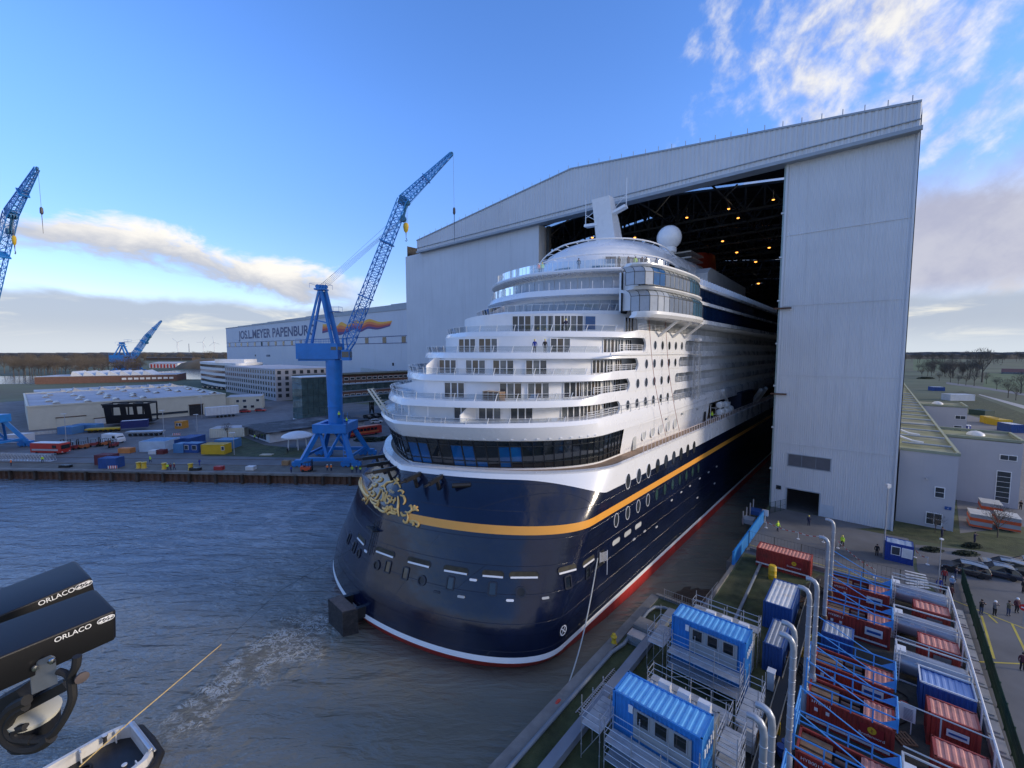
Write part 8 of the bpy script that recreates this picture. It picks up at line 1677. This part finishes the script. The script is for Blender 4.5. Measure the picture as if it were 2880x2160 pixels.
p = onring((31.0, 12, .25, 16.2), 22.56, 1060+1010/3.072); t = thing('wooden_crate', 'brown wooden crate standing on a stern balcony of the ship', 'crate', p, ROT); mb = MB(); mb.box(p+UP*.5, (2.6, 1.0, 1.0), (B, A, UP)); mb.build('box', BRN, t); mb = MB(); [mb.box(p+UP*.5+B*x, (.1, 1.06, 1.04), (B, A, UP)) for x in (-1.2, -.4, .4, 1.2)]; mb.build('batten', mat('pale_timber', (.5, .45, .34), .8), t)
# ================================================================== TREES AND FAR BACKGROUND
BARK = mat('bark', (.075, .060, .048), .9, var=.2, scale=2); TWIG = mat('twigs', (.12, .10, .08), .95, var=.25, scale=.3); EVER = mat('evergreen', (.022, .034, .018), .95, var=.3, scale=.5)
def branch(mb, p, d, L, r, lev, rg, spread):
    q = p+d*L; mb.tube(p, q, r, r*.6, 5 if lev < 2 else 3, False)
    if lev >= 3: return
    for k in range((5, 5, 6)[lev]):
        f = rg.uniform(.35, 1.0); ax = Vector((rg.gauss(0, 1), rg.gauss(0, 1), rg.gauss(0, .5))).normalized(); nd = (d+ax*spread*(1+.2*lev)).normalized(); nd.z = max(nd.z, -.05)+.15; nd.normalize()
        branch(mb, p+d*(L*f), nd, L*rg.uniform(.5, .72), r*(1-.45*f)*.55, lev+1, rg, spread)
def treeproto(seed, h, spread=.75):
    rg = random.Random(seed); tr = MB(); cr = MB(); tr.tube((0, 0, 0), (0, 0, h*.36), h*.018, h*.013, 7)
    for k in range(6): a = k*1.05+rg.uniform(-.3, .3); d = Vector((math.cos(a)*.65, math.sin(a)*.65, 1)).normalized() if k else Vector((0, 0, 1)); branch(cr, Vector((0, 0, h*(.30+.06*(k % 2)))), d, h*rg.uniform(.28, .36), h*.010, 0 if k < 0 else 1, rg, spread)
    for _ in range(300):   # fine twig sprays through the crown volume
        a, e_, r = rg.uniform(0, 6.28), rg.uniform(-.35, 1.4), h*.36*rg.random()**.45; c = Vector((r*math.cos(a)*math.cos(e_), r*math.sin(a)*math.cos(e_), h*.62+r*.95*math.sin(e_))); d = (c-Vector((0, 0, h*.42))).normalized()+Vector((rg.gauss(0, .3), rg.gauss(0, .3), .2)); d.normalize(); L = h*rg.uniform(.05, .1); x = d.orthogonal().normalized()*h*.0045; cr.add([c-x, c+x, c+d*L], [(0, 1, 2)]); y = d.cross(x).normalized()*h*.0045; cr.add([c-y, c+y, c+d*L*.9], [(0, 1, 2)])
    return tr, cr
PROT = [treeproto(11+k, 1.0*h) for k, h in enumerate((15., 17., 13.))]
def meshof(mb, name, m_):
    me = bpy.data.meshes.new(name); me.from_pydata([tuple(p) for p in mb.v], [], mb.f); me.materials.append(m_); return me
PM = [(meshof(a, 'trunk', BARK), meshof(b, 'crown', TWIG)) for a, b in PROT]
def tree(label, p, k, sc, rz, group=None, name='bare_tree'):
    o = bpy.data.objects.new(name, None); COL.objects.link(o); o.location = p; o.rotation_euler = (0, 0, rz); o.scale = (sc, sc, sc); tag(o, label, 'tree', group)
    for nm, me in zip(('trunk', 'crown'), PM[k]): c = bpy.data.objects.new(nm, me); COL.objects.link(c); c.parent = o
zR = lambda x, y: (2560+x/6.9125, 980+y/6.9125)
TR = [((345, 470), 1.25), ((460, 470), 1.2), ((150, 450), .9), ((690, 560), 1.1), ((830, 580), 1.3), ((1000, 590), 1.0), ((1150, 600), 1.35), ((1390, 660), 1.9), ((1680, 800), .75), ((1480, 690), .7), ((2150, 880), .9), ((930, 700), .7), ((1080, 720), .7), ((1240, 730), .8), ((560, 640), .7), ((780, 660), .8), ((1900, 960), .7), ((2050, 1010), .7), ((620, 520), 1.0), ((1290, 560), 1.2)]
TN = ('tall bare tree left of the pair in the far right field', 'tall bare tree right of the pair in the far right field', 'bare tree behind the far end of the annex roof', 'bare tree at the left of the roadside clump', 'tall bare tree in the roadside clump', 'medium bare tree in the middle of the roadside clump', 'broad bare tree at the right of the roadside clump', 'tallest ivy dark bare tree beside the field road', 'small round bare tree on the green field', 'small bare tree left of the round one', 'bare bushy tree at the right picture edge', 'low bare tree along the road, left', 'low bare tree along the road, middle', 'low bare tree along the road, right', 'low bare tree behind the white cabin frame', 'low bare tree beyond the blue container', 'young bare tree by the pale path', 'young bare tree at the end of the pale path', 'bare tree behind the roadside clump', 'bare tree just left of the tallest tree')
for k, ((x, y), sc) in enumerate(TR): tree(TN[k], G(*zR(x, y)), k % 3, sc, k*1.3)
tree('small bare tree on the lawn beside the beige cabin', G(640, 1230), 2, .38, 0); 
for k, (u, v, sc) in enumerate(((2630, 1498, .22), (2805, 1512, .3))): tree('thin young tree on the grass strip by the annex, %s' % ('left', 'right')[k], G(u, v), k, sc, 1.0)
def woods(name, label, pts, m_):
    vs, fs = [], []
    for (x, y, k, sc, rz) in pts:
        a, b = PROT[k]; cs, sn = math.cos(rz)*sc, math.sin(rz)*sc
        for mb in (a, b):
            o = len(vs); vs += [(x+p.x*cs-p.y*sn, y+p.x*sn+p.y*cs, p.z*sc) for p in mb.v]; fs += [tuple(i+o for i in f) for f in mb.f]
    me = bpy.data.meshes.new(name); me.from_pydata(vs, [], fs); me.materials.append(m_); o = bpy.data.objects.new(name, me); COL.objects.link(o); tag(o, label, 'woodland', kind='stuff')
rg = random.Random(5); pts = []
for _ in range(170):
    u = rg.uniform(-120, 400); v = 1062-rg.random()**1.5*46; p = G(u, v); pts.append((p.x, p.y, rg.randrange(3), rg.uniform(1.1, 1.6), rg.uniform(0, 6)))
for _ in range(90):
    u = rg.uniform(380, 660); v = 1018-rg.random()*16; p = G(u, v); pts.append((p.x, p.y, rg.randrange(3), rg.uniform(1.2, 1.9), rg.uniform(0, 6)))
woods('west_woodland', 'brown leafless wood along the far left bank', pts, TWIG)
pts = []
for _ in range(150):
    u = rg.uniform(2530, 3000); v = 1022-rg.random()*26; p = G(u, v); pts.append((p.x, p.y, rg.randrange(3), rg.uniform(1.3, 2.0), rg.uniform(0, 6)))
for _ in range(40):
    u = rg.uniform(2590, 2760); v = 1062-rg.random()*20; p = G(u, v); pts.append((p.x, p.y, rg.randrange(3), rg.uniform(.7, 1.1), rg.uniform(0, 6)))
woods('east_woodland', 'brown leafless woods on the far right horizon', pts, TWIG)
# distant wooded ridges closing the horizon
def ridge(name, dist, x0, x1, h, m_, seed):
    rg = random.Random(seed); mb = MB(); n_ = 160; rows = [[], [], []]
    for i in range(n_+1):
        x = x0+(x1-x0)*i/n_; hh = h*(.75+.35*rg.random()); rows[0].append(Vector((x, dist, 0))); rows[1].append(Vector((x+rg.uniform(-3, 3), dist+8, hh*.8))); rows[2].append(Vector((x, dist+40, hh)))
    mb.grid(rows); rows2 = [rows[2], [p+Vector((0, 120, -3)) for p in rows[2]]]; mb.grid(rows2); o = mb.build(name, m_); tag(o, 'low dark wooded ridge on the horizon', 'woodland', kind='stuff')
FARW = mat('far_woods', (.055, .055, .055), .95, var=.25, scale=.02)
ridge('far_woodland', 1900, -3200, -1200, 24, FARW, 3); ridge('far_woodland', 2300, -2300, 500, 25, FARW, 4); ridge('far_woodland', 1700, 1100, 3200, 23, FARW, 5); ridge('far_woodland', 2600, 900, 4200, 27, FARW, 6)
# fields at right, road and path
sheet('green_field', [G(*zR(1400, 760)), G(*zR(2600, 900)), G(*zR(2600, 480)), G(*zR(1500, 480))], mat('meadow', (.075, .115, .04), .9, var=.2, scale=.05), .02)
sheet('green_field', [G(*zR(60, 430)), G(*zR(700, 430)), G(*zR(640, 200)), G(*zR(60, 200))], MT['meadow'], .02)
sheet('east_verge', [G(*zR(1000, 820)), G(*zR(2300, 1300)), G(*zR(2300, 1520)), G(*zR(1250, 1300)), G(*zR(800, 900))], GRASS, .02)
sheet('country_road', [G(*zR(700, 655)), G(*zR(1400, 745)), G(*zR(2300, 890)), G(*zR(2300, 930)), G(*zR(1400, 785)), G(*zR(700, 690))], ASPHL, .03)
sheet('pale_path', [G(*zR(1340, 890)), G(*zR(2300, 1130)), G(*zR(2300, 1200)), G(*zR(1330, 900))], mat('pale_gravel', (.40, .38, .34), .9, var=.15), .03)
sheet('storage_yard', [G(*zR(1000, 1250)), G(*zR(1500, 1400)), G(*zR(2300, 1600)), G(2990, 1300), G(2990, 1470), G(2700, 1500), G(2690, 1400)], ASPHL, .02)
t = thing('farm_barn', 'low red roofed barn beyond the far right field', 'barn', G(*zR(2000, 490))); p = G(*zR(1770, 492)); q = G(*zR(2500, 510)); mb, d_, n_, L_, c_ = edgebox(p, q, 14, 0, 2.2); mb.build('wall', CONC, t); mb = MB(); mb.prism([p+UP*2.2, p+n_*14+UP*2.2, p+n_*7+UP*6.5], (q-p)); mb.build('roof', mat('barn_roof', (.20, .09, .07), .8), t)
# distant industry at left
for lab, nm, u0, u1, v, h, m_ in (('distant pale silo block on the left horizon', 'silo_block', 546, 568, 1006, 17, GREYW), ('long low white store on the left horizon', 'store_shed', 478, 558, 1002, 5, WHTC), ('distant dark barn roof beyond the river', 'barn', 405, 540, 1014, 9, mat('barn_dark', (.07, .055, .045), .9)), ('red and white striped sheds beyond the river', 'store_shed', 420, 500, 1035, 8, WHTC), ('pale warehouse beyond the river behind the far crane', 'warehouse', 275, 345, 1028, 6, WHTC), ('rust red shed right of the striped sheds', 'store_shed', 565, 585, 1033, 11, BRICK)):
    p, q = G(u0, v), G(u1, v); t = thing(nm, lab, nm.replace('_', ' '), (p+q)/2); mb, d_, n_, L_, c_ = edgebox(p, q, 40, 0, h); mb.build('wall', m_, t); mb = MB(); mb.prism([p+UP*h-n_*.5, p+UP*h+n_*40.5, p+UP*(h+2.5)+n_*20], (q-p)); mb.build('roof', ROOFG if m_ is not MT.get('barn_dark') else m_, t)
    if 'striped' in lab:
        for k in range(8): mb = MB(); mb.box(p+d_*(L_*(.08+.115*k))-n_*.2+UP*h*.45, (L_*.05, .4, h*.8), (d_, n_, UP)); mb.build('red_door', FRED, t)
p = G(592, 1036); mb = MB(); mb.lathe([(38, 0), (30, 9), (14, 15), (.5, 17)], p, 20, (Vector((1.5, 0, 0)), Vector((0, 1, 0)), UP)); o = mb.build('spoil_mound', mat('mound_brown', (.13, .10, .06), .9, var=.3, scale=.05), None, True); tag(o, 'brown spoil mound beside the lettered hall', 'mound')
p = G(533, 1004); mb = MB(); mb.lathe([(2.2, 0), (1.6, 75), (1.3, 75.2)], p, 10); mb.lathe([(1.9, 40), (2.3, 41), (1.9, 42)], p, 10); o = mb.build('chimney', GREYD, None, True); tag(o, 'thin dark chimney on the left horizon', 'chimney')
WTB = mat('turbine_white', (.7, .72, .75), .5)
for k, (u, lab) in enumerate(((504, 'left of the chimney'), (575, 'right of the chimney'), (606, 'nearest the lettered hall'))):
    p = Vector(((u-1440)/1200*3000, 3000, 0)); t = thing('wind_turbine', 'faint white wind turbine on the horizon, %s' % lab, 'wind turbine', p); mb = MB(); mb.tube(p, p+UP*95, 2.6, 1.6, 10); mb.build('tower', WTB, t, True); mb = MB(); mb.box(p+UP*96, (4, 9, 4)); mb.build('nacelle', WTB, t)
    for j in range(3): a = R(20+40*k+120*j); mb = MB(); mb.bar(p+UP*96+Vector((0, -5, 0)), p+UP*96+Vector((42*math.cos(a), -5, 42*math.sin(a))), 1.8, .5, (0, 1, 0)); mb.build('blade', WTB, t)
# dark shrubs
SHR = MB(); rg = random.Random(9)
for _ in range(900):
    a, e_, r = rg.uniform(0, 6.28), rg.uniform(-.1, 1.5), rg.random()**.4; c = Vector((r*math.cos(a)*math.cos(e_), r*math.sin(a)*math.cos(e_), r*math.sin(e_)*.8)); n_ = Vector((rg.gauss(0, 1), rg.gauss(0, 1), rg.gauss(0, 1))).normalized(); x = n_.orthogonal()*.09; y = n_.cross(x); SHR.add([c-x, c+y, c+x, c-y], [(0, 1, 2, 3)])
SHM = meshof(SHR, 'foliage', EVER)
def shrub(label, p, sc):
    o = bpy.data.objects.new('shrub', None); COL.objects.link(o); o.location = p; o.scale = sc; tag(o, label, 'shrub'); c = bpy.data.objects.new('foliage', SHM); COL.objects.link(c); c.parent = o; mb = MB(); mb.tube((0, 0, 0), (0, 0, .5), .05, .03, 5); me = meshof(mb, 'stem', BARK); d = bpy.data.objects.new('stem', me); COL.objects.link(d); d.parent = o
for lab, p, sc in (('low dark shrub on the grass strip beside the photographing person', G(*zr3(1815, 752)), (1.4, .7, .8)), ('long low hedge behind the parked cars, left part', S(83, 48.5), (1.6, .8, .6)), ('long low hedge behind the parked cars, right part', S(84.5, 52.0), (1.8, .8, .6)), ('evergreen shrub bed behind the bus', S(72, -80), (5, 3, 1.2)), ('evergreen shrub bed right of the bus', S(79, -77), (5, 3, 1.0)), ('low evergreen hedge at the far end of the annex', G(*zR(300, 590)), (9, 4, 2.4))): shrub(lab, p, sc)
